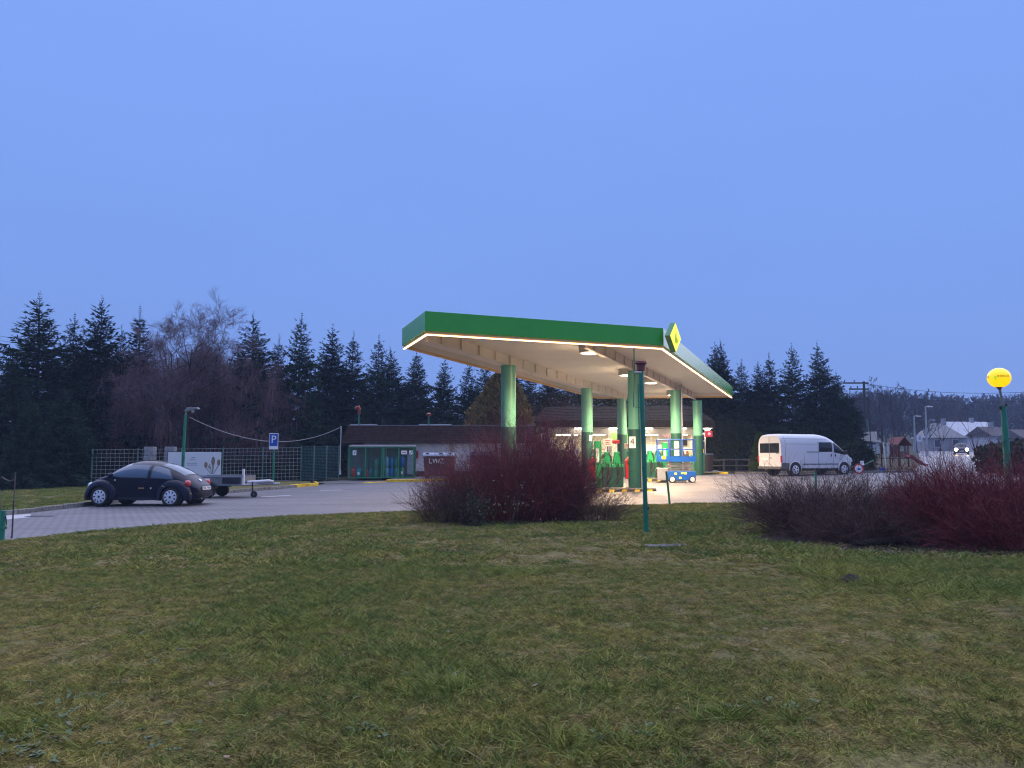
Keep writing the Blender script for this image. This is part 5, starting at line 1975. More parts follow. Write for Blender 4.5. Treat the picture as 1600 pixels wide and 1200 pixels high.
# ---- bare trees
def bare_tree_geo(h, spread, seed, levels=4, nchild=(7, 6, 5, 5), weep=0.0, r0=0.14, first=0.25, up=0.55, ratio=0.58, K=6):
    """recursive limbs as polylines, level by level"""
    rg = np.random.default_rng(seed)
    out = []
    paths = np.zeros((1, K, 3))
    t = np.linspace(0, 1, K)
    paths[0, :, 2] = t * h * 0.72
    paths[0, :, 0] = 0.25 * np.sin(t * 3 + seed)
    rad = (r0 * (1 - 0.75 * t))[None]
    out.append((paths, rad))
    L0 = np.array([h * 0.72])
    cur, curR, curL = paths, rad, L0
    for lv in range(levels):
        n = nchild[lv]
        N = len(cur)
        s = np.clip((np.arange(n)[None] + rg.uniform(0, 1, (N, n))) / n, 0, .999)
        s = first + (1 - first) * s if lv == 0 else 0.2 + 0.8 * s
        f = s * (K - 1)
        i0 = np.minimum(f.astype(int), K - 2)
        fr = (f - i0)[..., None]
        I = np.arange(N)[:, None]
        base = cur[I, i0] * (1 - fr) + cur[I, i0 + 1] * fr
        pd = cur[I, i0 + 1] - cur[I, i0]
        pd /= np.linalg.norm(pd, axis=2, keepdims=True) + 1e-9
        rnd = rg.normal(size=base.shape)
        rnd[..., 2] *= 0.4
        per = rnd - (rnd * pd).sum(-1, keepdims=True) * pd
        per /= np.linalg.norm(per, axis=2, keepdims=True) + 1e-9
        ang = rg.normal(0.85 if lv == 0 else 0.75, .18, (N, n, 1))
        d = pd * np.cos(ang) + per * np.sin(ang) * (spread if lv == 0 else 1)
        d[..., 2] += up * (0.3 if lv else 0.2)
        d /= np.linalg.norm(d, axis=2, keepdims=True)
        L_ = (curL[:, None] * ratio * rg.uniform(.6, 1.15, (N, n)) * (1.15 - .55 * s))
        if lv == levels - 1:
            L_ = np.maximum(L_, 0.35)
        tt = np.linspace(0, 1, K)
        q = base[:, :, None] + d[:, :, None] * (L_[..., None] * tt)[..., None]
        bend = -weep * (lv + 1) / levels * (L_[..., None] ** 1.0 * tt ** 2)
        q[..., 2] += bend + (1 - (weep > 0)) * 0.12 * L_[..., None] * tt ** 2
        q += rg.normal(0, 0.035, q.shape) * (L_[..., None, None] * tt[None, None, :, None])
        rr_ = np.interp(s.ravel(), np.linspace(0, 1, K), np.linspace(1, .3, K)).reshape(s.shape) * curR[:, :1] * 0.5
        rr_ = np.maximum(rr_, 0.006)
        R_ = rr_[..., None] * (1 - .7 * tt)
        cur = q.reshape(-1, K, 3)
        curR = R_.reshape(-1, K)
        curL = L_.ravel()
        out.append((cur, curR))
    return out


def bare_tree(name, label, cat, px, pytop, Y, seed, m, bark='bark_dark', group=None, wtw=0.018, sc=1.0, zdrop=0.0, **kw):
    p = at(px, pytop, Y)
    zb = float(far_g(p.x, Y)) - 0.1
    h = p.z - zb
    t = thing(name, label, cat, (p.x, Y, zb), 0, group)
    geo = bare_tree_geo(h, seed=seed, **kw)
    V, Fq = joinVF([tubes3(a, b, 5) for a, b in geo[:2]])
    mesh_np('trunk', V, Fq, M(bark), t, True)
    parts = [tubes3(*geo[2])] + [ribbons(a, np.maximum(b * 2, wtw * np.linspace(1, .5, a.shape[1])[None]), vr) for a, b in geo[3:]]
    V, Fq = joinVF(parts)
    mesh_np('crown', V, Fq, M(m), t)
    return t


# the bare weeping tree: a leaning pale crown behind and a curtain of hanging twigs in front
bare_tree('bare_tree', 'pale bare tree whose fine round crown shows against the sky', 'bare tree', 305, 466, 46, 3, 'twig_pale', wtw=0.017, spread=1.35, levels=5, nchild=(11, 6, 5, 4, 3), first=0.30, up=.42, ratio=.60)

bare_tree('bare_tree', 'second pale bare tree, left lobe of the round crown against the sky', 'bare tree', 268, 474, 47, 6, 'twig_pale', wtw=0.017, spread=1.5, levels=5, nchild=(9, 6, 4, 4, 3), first=0.30, up=.40, ratio=.58)
bare_tree('bare_tree', 'third pale bare tree, right lobe of the round crown against the sky', 'bare tree', 345, 478, 48, 9, 'twig_pale', wtw=0.017, spread=1.4, levels=5, nchild=(9, 6, 4, 4, 3), first=0.30, up=.40, ratio=.56)


def weeping(name, label, px, Y, wpx, pytop, pybot, seed, n=9000):
    rg = np.random.default_rng(seed)
    p = at(px, pytop, Y)
    zb = float(g(p.x, Y)) - 0.1
    h = p.z - zb
    R = wpx / FPX * Y / 2
    t = thing(name, label, 'weeping tree', (p.x, Y, zb))
    K = 7
    tt = np.linspace(0, 1, K)
    # limbs arching over from a short trunk, uneven in length and height
    nl = 60
    a = rg.uniform(0, 6.283, nl)
    reach = R * rg.uniform(.2, 1.0, nl)
    top = h * rg.uniform(.38, 1.0, nl) * (1 - .22 * (reach / R) ** 2)
    lx = reach[:, None] * tt ** rg.uniform(.8, 1.4, (nl, 1))
    lz = 1.0 + (top - 1.0)[:, None] * np.sin(np.minimum(tt * rg.uniform(.9, 1.3, (nl, 1)), 1.0) * math.pi / 2) - ((0.22 * h * rg.uniform(0, 1.2, nl))[:, None] * np.maximum(0, tt - .7) ** 2 * 6)
    limbs = np.stack([lx * np.cos(a)[:, None], lx * np.sin(a)[:, None], lz], -1) + np.cumsum(rg.normal(0, .12, (nl, K, 3)), 1) * tt[None, :, None]
    rad = 0.075 * (1 - .85 * tt)[None] * np.ones((nl, 1))
    tr_ = np.array([[[0, 0, -.2], [.02, 0, .4], [.05, .02, .9], [.08, 0, 1.3], [.1, 0, 1.8], [.12, 0, 2.2], [.13, 0, 2.6]]])
    V, Fq = joinVF([tubes3(tr_, np.array([[.26, .22, .2, .19, .17, .14, .1]]), 8), tubes3(limbs, rad, 4)])
    mesh_np('trunk', V, Fq, M('bark_dark'), t, True)
    li = rg.integers(0, nl, n)
    s = rg.uniform(.25, 1, n)
    f = s * (K - 1)
    i0 = np.minimum(f.astype(int), K - 2)
    fr = (f - i0)[:, None]
    b = limbs[li, i0] * (1 - fr) + limbs[li, i0 + 1] * fr
    az = rg.uniform(0, 6.283, n)
    out = rg.uniform(.15, .95, n) * (0.5 + .9 * rg.uniform(0, 1, n))
    ln = np.minimum(b[:, 2] * rg.uniform(.2, .95, n), rg.uniform(.2, 2.2, n) ** 1.1)
    up = rg.uniform(0.0, 1.1, n) ** 2
    u = tt[None]
    hx = out[:, None] * (1 - (1 - u) ** 2)
    hz = up[:, None] * np.sin(np.minimum(u * 3, math.pi)) * (u < 1) - ln[:, None] * u ** 1.7
    q = b[:, None] + np.stack([hx * np.cos(az)[:, None], hx * np.sin(az)[:, None], hz], -1)
    q += np.cumsum(rg.normal(0, .06, q.shape), axis=1)
    q[..., 2] = np.maximum(q[..., 2], .1)
    V1, F1 = ribbons(q, 0.017 * np.linspace(1, .55, K)[None] * rg.uniform(.7, 1.4, (n, 1)), rg)
    # side twigs
    n2 = int(n * 1.6)
    si = rg.integers(0, n, n2)
    sj = rg.integers(1, K - 1, n2)
    b2 = q[si, sj]
    d2 = rg.normal(0, 1, (n2, 3)) + np.array([0, 0, .1])
    d2 /= np.linalg.norm(d2, axis=1, keepdims=True)
    l2 = rg.uniform(.15, .6, n2)
    u4 = np.linspace(0, 1, 4)
    q2 = b2[:, None] + d2[:, None] * (l2[:, None] * u4)[..., None]
    q2[..., 2] -= (0.3 * l2[:, None] * u4 ** 2)
    V2, F2 = ribbons(q2, 0.013 * np.linspace(1, .5, 4)[None] * np.ones((n2, 1)), rg)
    V, Fq = joinVF([(V1, F1), (V2, F2)])
    mesh_np('crown', V, Fq, M('twig_purple'), t)
    n3 = n // 6
    V3, F3 = ribbons(q[:n3] + rg.normal(0, .25, (n3, 1, 3)) * np.array([1, 1, .3]), 0.022 * np.linspace(1, .5, K)[None] * rg.uniform(.7, 1.3, (n3, 1)), rg)
    mesh_np('outer_twigs', V3, F3, M('twig_pale'), t)['kind'] = 'stuff'
    return t


weeping('weeping_tree', 'wide purple brown weeping tree hanging over the fence behind the dark car', 285, 49.5, 250, 520, 700, 7, 9000)
weeping('weeping_tree', 'lower weeping tree at the right end of the purple thicket', 405, 49, 160, 560, 700, 8, 6000)
weeping('weeping_tree', 'weeping tree at the left end of the purple thicket above the fence end', 205, 48, 140, 548, 700, 9, 5000)
weeping('weeping_tree', 'weeping tree in the middle right of the purple thicket, above the billboard', 345, 50, 170, 540, 700, 12, 5000)


# ---- shrubs of upright stems
def shrub(name, label, cx_, cy_, rx, ry, h, n, m, seed, lean=0.5, twig=9, wmain=.011, wtwig=.006, hprof=None, group=None, droop=0.0, m2=None, sub=3):
    rg = np.random.default_rng(seed)
    t = thing(name, label, 'shrub', (cx_, cy_, float(lawn_h(np.array(cx_), np.array(cy_))) - 0.02), 0, group)
    K = 6
    tt = np.linspace(0, 1, K)
    a = rg.uniform(0, 6.283, n)
    r = np.sqrt(rg.uniform(0, 1, n)) * .62
    bx, by = rx * r * np.cos(a), ry * r * np.sin(a)
    hh = h * rg.uniform(.45, 1.0, n) * (1 - .45 * (r / .62) ** 2)
    if hprof is not None:
        hh = hh * hprof(bx / rx)
    ox = (rx * (r + .38 * rg.uniform(.2, 1.1, n)) * np.cos(a) - bx) * lean * 1.6 + rg.normal(0, .12, n)
    oy = (ry * (r + .38 * rg.uniform(.2, 1.1, n)) * np.sin(a) - by) * lean * 1.6 + rg.normal(0, .12, n)
    q = np.zeros((n, K, 3))
    q[..., 0] = bx[:, None] + ox[:, None] * tt ** 1.15
    q[..., 1] = by[:, None] + oy[:, None] * tt ** 1.15
    q[..., 2] = hh[:, None] * (tt - droop * tt ** 3)
    q[:, 1:] += np.cumsum(rg.normal(0, .022 * max(1, h), (n, K - 1, 3)), axis=1)
    V1, F1 = tubes3(q, wmain / 2 * (1 - .65 * tt)[None] * rg.uniform(.7, 1.3, (n, 1)), 3)
    o1 = mesh_np('stem', V1, F1, M('stem_red' if m.startswith('dogwood') else m), t)
    o1['kind'] = 'stuff'
    parts = []
    cur, cn = q, n
    for lv in range(2):
        cnt = twig if lv == 0 else sub
        n2 = cn * cnt
        si = np.repeat(np.arange(cn), cnt)
        f = rg.uniform(.22 if lv == 0 else .2, 1, n2) * (cur.shape[1] - 1)
        i0 = np.minimum(f.astype(int), cur.shape[1] - 2)
        fr = (f - i0)[:, None]
        b = cur[si, i0] * (1 - fr) + cur[si, i0 + 1] * fr
        pd = cur[si, i0 + 1] - cur[si, i0]
        pd /= np.linalg.norm(pd, axis=1, keepdims=True) + 1e-9
        d = pd + rg.normal(0, .62, pd.shape) + np.array([0, 0, .12 - droop * .5])
        d /= np.linalg.norm(d, axis=1, keepdims=True)
        l = rg.uniform(.18, .55, n2) * (1 if lv == 0 else .55) * (0.5 + 0.4 * h)
        K2 = 4
        u = np.linspace(0, 1, K2)
        q2 = b[:, None] + d[:, None] * (l[:, None] * u)[..., None]
        q2 += np.cumsum(rg.normal(0, .012, q2.shape), axis=1) * (u > 0)[None, :, None]
        q2[..., 2] = np.maximum(q2[..., 2] + (0.10 * l[:, None] * u ** 2), .01)
        parts.append(ribbons(q2, wtwig * (1 if lv == 0 else .75) * np.linspace(1, .5, K2)[None] * np.ones((n2, 1)), rg))
        cur, cn = q2, n2
    V, Fq = joinVF(parts)
    o2 = mesh_np('twig', V, Fq, M(m2 or m), t)
    o2['kind'] = 'stuff'
    return t


sc_ = gp(815, 822)
shrub('dogwood_bush', 'big dark red stemmed bare bush in the middle of the lawn edge', 0.10, 18.0, 2.25, 1.3, 2.35, 680, 'dogwood', 60, lean=.55, twig=8, wmain=.015, hprof=lambda u: 0.66 + 0.42 * np.exp(-((u - .12) / .42) ** 2), sub=3)
shrub('dogwood_bush', 'tall upright red twigs rising from the right half of the central bush', 1.05, 18.5, 1.05, .8, 2.15, 200, 'dogwood', 61, lean=.45, twig=9)
shrub('wild_bush', 'low spreading greyish twigs at the left foot of the central red bush', -1.40, 17.7, .85, .8, 1.2, 150, 'twig_grey', 62, lean=1.0, twig=7, droop=.15)
shrub('wild_bush', 'low arching twigs at the right foot of the central red bush', 2.0, 17.6, .6, .6, .95, 95, 'twig_grey', 63, lean=1.2, twig=6, droop=.15)
shrub('thorn_bush', 'spiky brown grey bush with long side twigs at the left of the right hand thicket', 5.9, 14.3, 1.6, 1.1, 1.25, 430, 'twig_grey', 64, lean=1.15, twig=9, droop=.12, m2='twig_grey')
shrub('dogwood_bush', 'wide crimson stemmed bare bush filling the right edge', 7.95, 12.8, 1.9, 1.15, 1.40, 640, 'dogwood_red', 65, lean=.55, twig=8, wmain=.013)
shrub('dogwood_bush', 'crimson bush beyond the right edge, left part in view', 10.6, 12.9, 1.8, 1.2, 1.5, 360, 'dogwood_red', 66, lean=.5, twig=9)
shrub('dogwood_bush', 'lower red twigs in front of the crimson bush at the right edge', 7.9, 11.8, 1.6, .5, .85, 240, 'dogwood_red', 67, lean=.8, twig=8)
shrub('wild_bush', 'low dark tangle between the spiky bush and the crimson bush', 6.0, 12.9, 1.2, .6, .8, 230, 'twig_grey', 68, lean=.9, twig=8, droop=.2)


def leafy(name, label, px, py, Y, w, h, n, m, seed, leaf=.035, cat='plant'):
    rg = np.random.default_rng(seed)
    p = at(px, py, Y)
    zb = float(lawn_h(np.array(p.x), np.array(Y)))
    t = thing(name, label, cat, (p.x, Y, zb))
    B = rg.normal(0, 1, (n, 3)) * np.array([w / 4, w / 4, h / 4]) + np.array([0, 0, h / 2])
    B[:, 2] = np.abs(B[:, 2])
    D = rg.normal(0, .6, (n, 3)) + np.array([0, 0, .5])
    D /= np.linalg.norm(D, axis=1, keepdims=True)
    sd_ = np.cross(D, rg.normal(size=D.shape))
    sd_ /= np.linalg.norm(sd_, axis=1, keepdims=True)
    Ln = (leaf * rg.uniform(.7, 1.5, n))[:, None]
    mid = B + D * Ln * .5
    V = np.stack([B, mid + sd_ * leaf * .35, B + D * Ln, mid - sd_ * leaf * .35], 1).reshape(-1, 3)
    k = np.arange(n)[:, None] * 4
    o = mesh_np('foliage', V, np.concatenate([k, k + 1, k + 2, k + 3], 1), M(m), t)
    st = []
    for i in range(14):
        a = rg.uniform(0, 6.28)
        st.append([[0, 0, 0], [.1 * w * math.cos(a), .1 * w * math.sin(a), h * .4], [w * .3 * math.cos(a), w * .3 * math.sin(a), h * .85]])
    V, Fq = tubes3(np.array(st), np.full((14, 3), .005), 3)
    mesh_np('stem', V, Fq, M('twig_grey'), t)
    return t


leafy('evergreen_sprig', 'small grey green leafy shrublet at the foot of the central red bush', 742, 805, 16.9, .75, .75, 900, 'leaf_grey', 70)
leafy('evergreen_sprig', 'faint greenish leafy sprig in the left flank of the central red bush', 700, 790, 17.3, .6, .8, 450, 'leaf_grey', 71)
leafy('dry_leaves', 'few dry tan leaves caught in the middle of the central red bush', 800, 780, 17.0, 1.6, 1.2, 130, 'leaf_dry', 72, .05)
leafy('evergreen_sprig', 'low dark green plant under the spiky bush on the right', 1330, 850, 13.2, 1.0, .5, 500, 'leaf_grey', 73)

# saplings standing up out of the right hand thicket
srg = np.random.default_rng(80)
for k, (px, pyt, Y) in enumerate(((1385, 700, 14.5), (1462, 690, 15), (1505, 655, 15.5), (1543, 700, 15))):
    p = at(px, pyt, Y)
    zb = float(lawn_h(np.array(p.x), np.array(Y)))
    t = thing('bare_sapling', ('thin bare sapling at the left of the right hand thicket', 'bare sapling rising left of the approaching car lights', 'tallest leaning sapling right of the approaching car lights', 'sapling nearest the globe lamp post')[k], 'sapling', (p.x, Y, zb), 0, 'bare saplings in the right hand thicket')
    h = p.z - zb
    K = 7
    tt = np.linspace(0, 1, K)
    main = np.stack([(-.25 if k == 2 else .05) * tt ** 1.5 * h + srg.normal(0, .02, K), srg.normal(0, .02, K), h * tt], -1)[None]
    if k == 2:
        main[..., 0] += .25 * h
    V1, F1 = tubes3(main, .014 * (1 - .7 * tt)[None], 5)
    mesh_np('stem', V1, F1, M('twig_grey'), t)
    n2 = 26
    i0 = srg.integers(2, K, n2)
    b = main[0, i0]
    d = srg.normal(0, .5, (n2, 3)) + np.array([0, 0, .8])
    d /= np.linalg.norm(d, axis=1, keepdims=True)
    l = srg.uniform(.2, .8, n2)
    q2 = b[:, None] + d[:, None] * (l[:, None] * np.linspace(0, 1, 5))[..., None] + np.cumsum(srg.normal(0, .02, (n2, 5, 3)), 1)
    V2, F2 = ribbons(q2, .009 * np.linspace(1, .4, 5)[None] * np.ones((n2, 1)), srg)
    mesh_np('twig', V2, F2, M('twig_grey'), t)['kind'] = 'stuff'

# ---- hazy trees behind the village
fr_ = np.random.default_rng(90)
FT = []
far_list = [(1352, 600, 110), (1372, 588, 115), (1392, 597, 112), (1408, 592, 122), (1428, 603, 125), (1445, 612, 130), (1340, 640, 100), (1462, 612, 150), (1482, 617, 155)]
desc = ['bare hazy tree behind the wooden power pole', 'tallest bare hazy tree right of the power pole', 'bare hazy tree between the two tallest ones', 'forked bare hazy tree left of the street lamps', 'bare hazy tree behind the left street lamp', 'bare hazy tree behind the tall street lamp', 'low bare tree left of the power pole', 'hazy tree above the grey roofed house', 'hazy tree right above the grey roofed house']
for k, (px, py, Y) in enumerate(far_list):
    bare_tree('hazy_tree', desc[k], 'bare tree', px, py, Y, 100 + k, 'far_twig', group='bare trees on the slope behind the village', wtw=0.045, spread=1.0, levels=4, nchild=(12, 6, 5, 4), first=0.2, up=.7, ratio=.5, r0=.22)
# the rest of the wood reads as one mass
V, Fq = [], []
o_ = 0
for k in range(330):
    px = fr_.uniform(1300, 1760) if k > 90 else fr_.uniform(-140, 1900)
    Y = fr_.uniform(165, 262)
    top = np.interp(px, [-140, 0, 60, 700, 1330, 1400, 1440, 1480, 1520, 1600, 1900], [560, 556, 585, 620, 606, 600, 604, 608, 610, 606, 602]) + fr_.uniform(-3, 13) + (Y - 200) * -.02
    p = at(px, top, Y)
    zb = float(far_g(p.x, Y))
    h = max(6, p.z - zb)
    if k % 3:
        geo = bare_tree_geo(h, 1.0, 300 + k, levels=3, nchild=(13, 7, 4), first=.12, up=.8, ratio=.42, r0=.2, K=4)
        v, f = joinVF([tubes3(a, np.maximum(b, .05), 3) for a, b in geo[:1]] + [ribbons(a, np.maximum(b * 2, .13), fr_) for a, b in geo[1:]])
    else:
        geo = bare_tree_geo(h, .8, 300 + k, levels=3, nchild=(18, 7, 4), first=.1, up=.1, ratio=.26, r0=.2, K=4)
        v, f = joinVF([tubes3(a, np.maximum(b, .05), 3) for a, b in geo[:1]] + [ribbons(a, np.maximum(b * 2, .26), fr_) for a, b in geo[1:]])
    V.append(v + np.array([p.x, Y, zb]))
    Fq.append(f + o_)
    o_ += len(v)
tag(mesh_np('forest', np.concatenate(V), np.concatenate(Fq), M('far_twig')), 'far hazy wood on the slope closing the view', 'wood', kind='stuff')
# ------------------------------------------------------------------ fence, signs, cages, small things
mat('wire', (0.34, 0.36, 0.34), 0.6)
mat('wire_green', (0.030, 0.13, 0.13), 0.6, var=0.3, vs=3)
mat('fence_post', (0.085, 0.17, 0.15), 0.5)
mat('sign_blue', (0.010, 0.075, 0.40), 0.4)
mat('print_brown', (0.16, 0.09, 0.05), 0.6, c2=(0.34, 0.24, 0.16), vs=5)
mat('print_stalk', (0.30, 0.26, 0.24), 0.6)
mat('board_white', (0.66, 0.67, 0.70), 0.45, var=0.05, vs=2)
mat('pillar_stone', (0.34, 0.33, 0.34), 0.9, c2=(0.20, 0.195, 0.21), vs=9, bump=0.4, bs=25)
mat('stone_grey', (0.13, 0.127, 0.127), 0.9, c2=(0.065, 0.063, 0.066), vs=9, bump=0.4, bs=25)
mat('cable', (0.22, 0.22, 0.22), 0.6)
mat('bottle_red', (0.42, 0.03, 0.03), 0.4)
mat('bottle_teal', (0.03, 0.22, 0.24), 0.4)
mat('bottle_green', (0.04, 0.22, 0.14), 0.4)
mat('bottle_blue', (0.02, 0.13, 0.36), 0.4)
mat('bottle_pale', (0.12, 0.36, 0.36), 0.4)
mat('cage_back', (0.16, 0.18, 0.17), 0.8, var=0.2)
mat('container_maroon', (0.085, 0.020, 0.022), 0.5, var=0.3, vs=4)
mat('container_purple', (0.055, 0.022, 0.085), 0.5, var=0.3, vs=4)
mat('container_lid', (0.22, 0.26, 0.33), 0.45)
mat('cap_rust', (0.20, 0.048, 0.04), 0.6)
mat('globe_yellow', (0.35, 0.22, 0.01), 0.35, emit=(1.0, 0.62, 0.0), es=1.15)
mat('globe_text', (0.05, 0.05, 0.005), 0.6)
mat('leaf_green', (0.055, 0.095, 0.035), 0.7, c2=(0.08, 0.12, 0.05), vs=8)
mat('globe_green', (0.35, 0.62, 0.02), 0.6, emit=(0.55, 0.95, 0.02), es=0.5)
mat('wood_red', (0.16, 0.028, 0.024), 0.7, var=0.3, vs=6)
mat('slide_red', (0.46, 0.05, 0.07), 0.35)
mat('wood_old', (0.13, 0.11, 0.09), 0.85, var=0.3, vs=8)
mat('wood_pole', (0.055, 0.05, 0.05), 0.9, var=0.3)
mat('pole_pale', (0.30, 0.31, 0.33), 0.7)
mat('head_lamp', (0.9, 0.8, 0.6), 0.4, emit=(1.0, 0.66, 0.36), es=40.0)
mat('street_head', (0.55, 0.58, 0.62), 0.5)
mat('house_white', (0.50, 0.50, 0.52), 0.85, var=0.12, vs=1)
mat('house_grey', (0.30, 0.30, 0.32), 0.85, var=0.15, vs=1)
mat('roof_grey', (0.20, 0.195, 0.20), 0.8, var=0.25, vs=1.5)
mat('roof_pale', (0.46, 0.47, 0.50), 0.7, var=0.15, vs=0.8)
mat('roof_dark', (0.085, 0.070, 0.072), 0.85, var=0.3, vs=2)
mat('molehill', (0.030, 0.024, 0.020), 0.95, var=0.3, vs=20, bump=0.6, bs=60)
mat('paint_worn', (0.44, 0.43, 0.43), 0.7, var=0.25, vs=8)
mat('chain_dark', (0.03, 0.03, 0.032), 0.5, metal=0.5)

# ---- wire mesh fence
def fence(name, label, pts, h, m_wire, m_post, cell=0.22, r=0.009, double=False):
    zg = float(g(*pts[0]))
    t = thing(name, label, 'fence', (pts[0][0], pts[0][1], zg))
    for i, ((ax, ay), (bx, by)) in enumerate(zip(pts[:-1], pts[1:])):
        za, zb = float(g(ax, ay)) - zg + 0.08, float(g(bx, by)) - zg + 0.08
        ln = math.hypot(bx - ax, by - ay)
        n = max(2, round(ln / cell))
        P_ = []
        for k in range(n + 1):
            u = k / n
            x, y, z = ax + (bx - ax) * u - pts[0][0], ay + (by - ay) * u - pts[0][1], za + (zb - za) * u
            P_.append([[x, y, z + 0.05], [x, y, z + h]])
        nh = round(h / cell)
        for k in range(nh + 1):
            zz = 0.05 + (h - 0.05) * k / nh
            P_.append([[ax - pts[0][0], ay - pts[0][1], za + zz], [bx - pts[0][0], by - pts[0][1], zb + zz]])
        V, Fq = tubes3(np.array(P_, dtype=float), np.full((len(P_), 2), r), 3)
        mesh_np('wire_panel', V, Fq, M(m_wire), t)['kind'] = 'stuff'
    for (ax, ay) in pts:
        z = float(g(ax, ay)) - zg
        MB().tube([(ax - pts[0][0], ay - pts[0][1], z - 0.1), (ax - pts[0][0], ay - pts[0][1], z + h + 0.14)], 0.04, 8).build('fence_post', m_post, t, smooth=True)
    return t


f0, f1 = at(143, 740, 41.0), at(470, 740, 45.5)
fp = [(f0.x + (f1.x - f0.x) * k / 5, f0.y + (f1.y - f0.y) * k / 5) for k in range(6)]
fence('wire_fence', 'long square wire mesh fence behind the dark car and trailer', fp, 1.95, 'wire', 'fence_post')
f2 = at(529, 740, 47.2)
gp_ = [(fp[-1][0] + (f2.x - fp[-1][0]) * k / 3, fp[-1][1] + (f2.y - fp[-1][1]) * k / 3) for k in range(4)]
fence('mesh_gate', 'teal green close mesh gate between the wire fence and the low wing', gp_, 2.0, 'wire_green', 'fence_post', 0.09, 0.010)

# ---- two rough grey stone posts
for k, px in enumerate((235, 267)):
    p = at(px, 698, 40.2 + .3 * k)
    z = float(g(p.x, p.y))
    h = p.z - z
    t = thing('stone_pillar', ('left of two rough grey stone pillars above the dark car roof', 'right of two rough grey stone pillars, next to the white billboard')[k], 'pillar', (p.x, p.y, z), 0.1 * k, 'rough grey pillars at the fence')
    n = 9
    for q in range(n):
        z0_, z1_ = h * q / n, h * (q + 1) / n
        w = 0.30 - 0.05 * q / n
        for s_ in (-1, 0, 1):
            o_s = 0.02 * ((q * 3 + s_) % 3 - 1)
            MB().b2(s_ * w * .66 - w * .32, s_ * w * .66 + w * .32, -0.2 + o_s, 0.2 + o_s, z0_ + .008, z1_ - .006).build('stone', 'pillar_stone', t, bevel=0.02)
    MB().b2(-0.17, 0.17, -0.14, 0.14, 0, h - .02).build('core', 'pillar_stone', t)

# ---- white billboard with a brown printed picture
bb0, bb1 = at(263, 709, 39.3), at(345.5, 706.5, 39.3)
bz1, bz0 = bb1.z, at(345, 743.5, 39.3).z
bw, bh = bb1.x - bb0.x, bz1 - bz0
t = thing('billboard', 'white billboard with a brown printed picture standing before the wire fence', 'billboard', ((bb0.x + bb1.x) / 2, 39.3, float(g(bb0.x, 39.3))), 0.02)
bz0, bz1 = bz0 - t.location.z, bz1 - t.location.z
MB().b2(-bw / 2, bw / 2, -0.02, 0.02, bz0, bz1).build('panel', 'board_white', t, bevel=0.01)
MB().b2(-bw / 2 - .03, bw / 2 + .03, 0.021, 0.06, bz0 - .03, bz1 + .03).build('back_frame', 'plinth_dark', t)
for x in (-bw * .35, bw * .42):
    MB().tube([(x, 0.09, -0.1), (x, 0.09, bz1)], 0.035, 8).build('post', 'fence_post', t)
pr = MB()
for cx_, cz_, rx_, rz_ in ((0.20, .46, .075, .125), (0.335, .62, .08, .19), (0.44, .56, .07, .14)):
    X0, Z0 = bw * (cx_ + .02), bz0 + bh * cz_
    pr.prism([(X0 + rx_ * bw * .42 * math.cos(a), Z0 + rz_ * bh * math.sin(a)) for a in np.linspace(0, 6.283, 18, endpoint=False)], -0.0225, -0.0205, 'y')
pr.build('print_picture', 'print_brown', t)
pr = MB()
for x0, z0_, x1, z1_, w in ((.23, .34, .32, .08, .012), (.29, .50, .335, .08, .012), (.355, .44, .35, .08, .02), (.45, .42, .37, .08, .012), (.27, .42, .29, .30, .02)):
    pr.add([(bw * (x0 - w), -0.0225, bz0 + bh * z0_), (bw * (x0 + w), -0.0225, bz0 + bh * z0_), (bw * (x1 + w * .6), -0.0225, bz0 + bh * z1_), (bw * (x1 - w * .6), -0.0225, bz0 + bh * z1_)], [(0, 1, 2, 3)])
pr.build('print_picture', 'print_stalk', t, fix=False)
pr = MB()
for zz, xx0, xx1 in ((.76, -.06, .02), (.66, -.10, .02), (.52, -.14, .06), (.44, -.14, .06)):
    pr.b2(bw * xx0, bw * xx1, -0.0225, -0.0205, bz0 + bh * zz, bz0 + bh * (zz + .028))
pr.build('print_line', 'container_lid', t)

# ---- left lamp post, parking sign, slack cable
lp = at(289, 645, 36.5)
t = thing('lamp_post', 'green lamp post with a flat grey head above the dark car', 'lamp post', (lp.x, 36.5, float(g(lp.x, 36.5))))
lh = lp.z - t.location.z
MB().tube([(0, 0, 0), (0, 0, lh * .45), (0.03, 0, lh * .98)], [0.09, 0.075, 0.065], 10).build('pole', 'post_green', t, smooth=True)
MB().tube([(0.03, 0, lh - 0.1), (0.06, 0, lh + .08), (0.22, 0, lh + .17)], 0.035, 8).build('arm', 'galv', t)
MB().prism([(-0.02, lh + .05), (0.12, lh + .24), (0.62, lh + .26), (0.66, lh + .18), (0.30, lh + .10)], -0.14, 0.14, 'y').build('lamp_head', 'grey_metal', t, bevel=0.015)
MB().lathe([(0, -.08), (.07, -.05), (.085, 0), (.05, .05)], (0.36, 0, lh + .08)).build('bulb', 'light_clear', t, smooth=True)
ps = at(429, 677, 41.2)
t = thing('parking_sign', 'blue parking sign with white letter P on a green post', 'sign', (ps.x, 41.2, float(g(ps.x, 41.2))))
ph = ps.z - t.location.z
MB().tube([(0, 0, -.05), (-0.02, 0, ph - .02)], 0.058, 10).build('post', 'post_green', t, smooth=True)
MB().b2(-0.25, 0.23, -0.085, -0.065, ph - .86, ph).build('plate', 'plate_white', t, bevel=0.02)
MB().b2(-0.225, 0.205, -0.09, -0.0855, ph - .68, ph - .03).build('blue_face', 'sign_blue', t)
text('letter', 'P', 0.56, (-0.01, -0.0915, ph - .34), (math.pi / 2, 0, 0), 'plate_white', t)
MB().lathe([(0.12, 0.0), (0.11, 0.05), (0.06, .09)], (0, 0, 0.02)).build('foot', 'concrete', t)


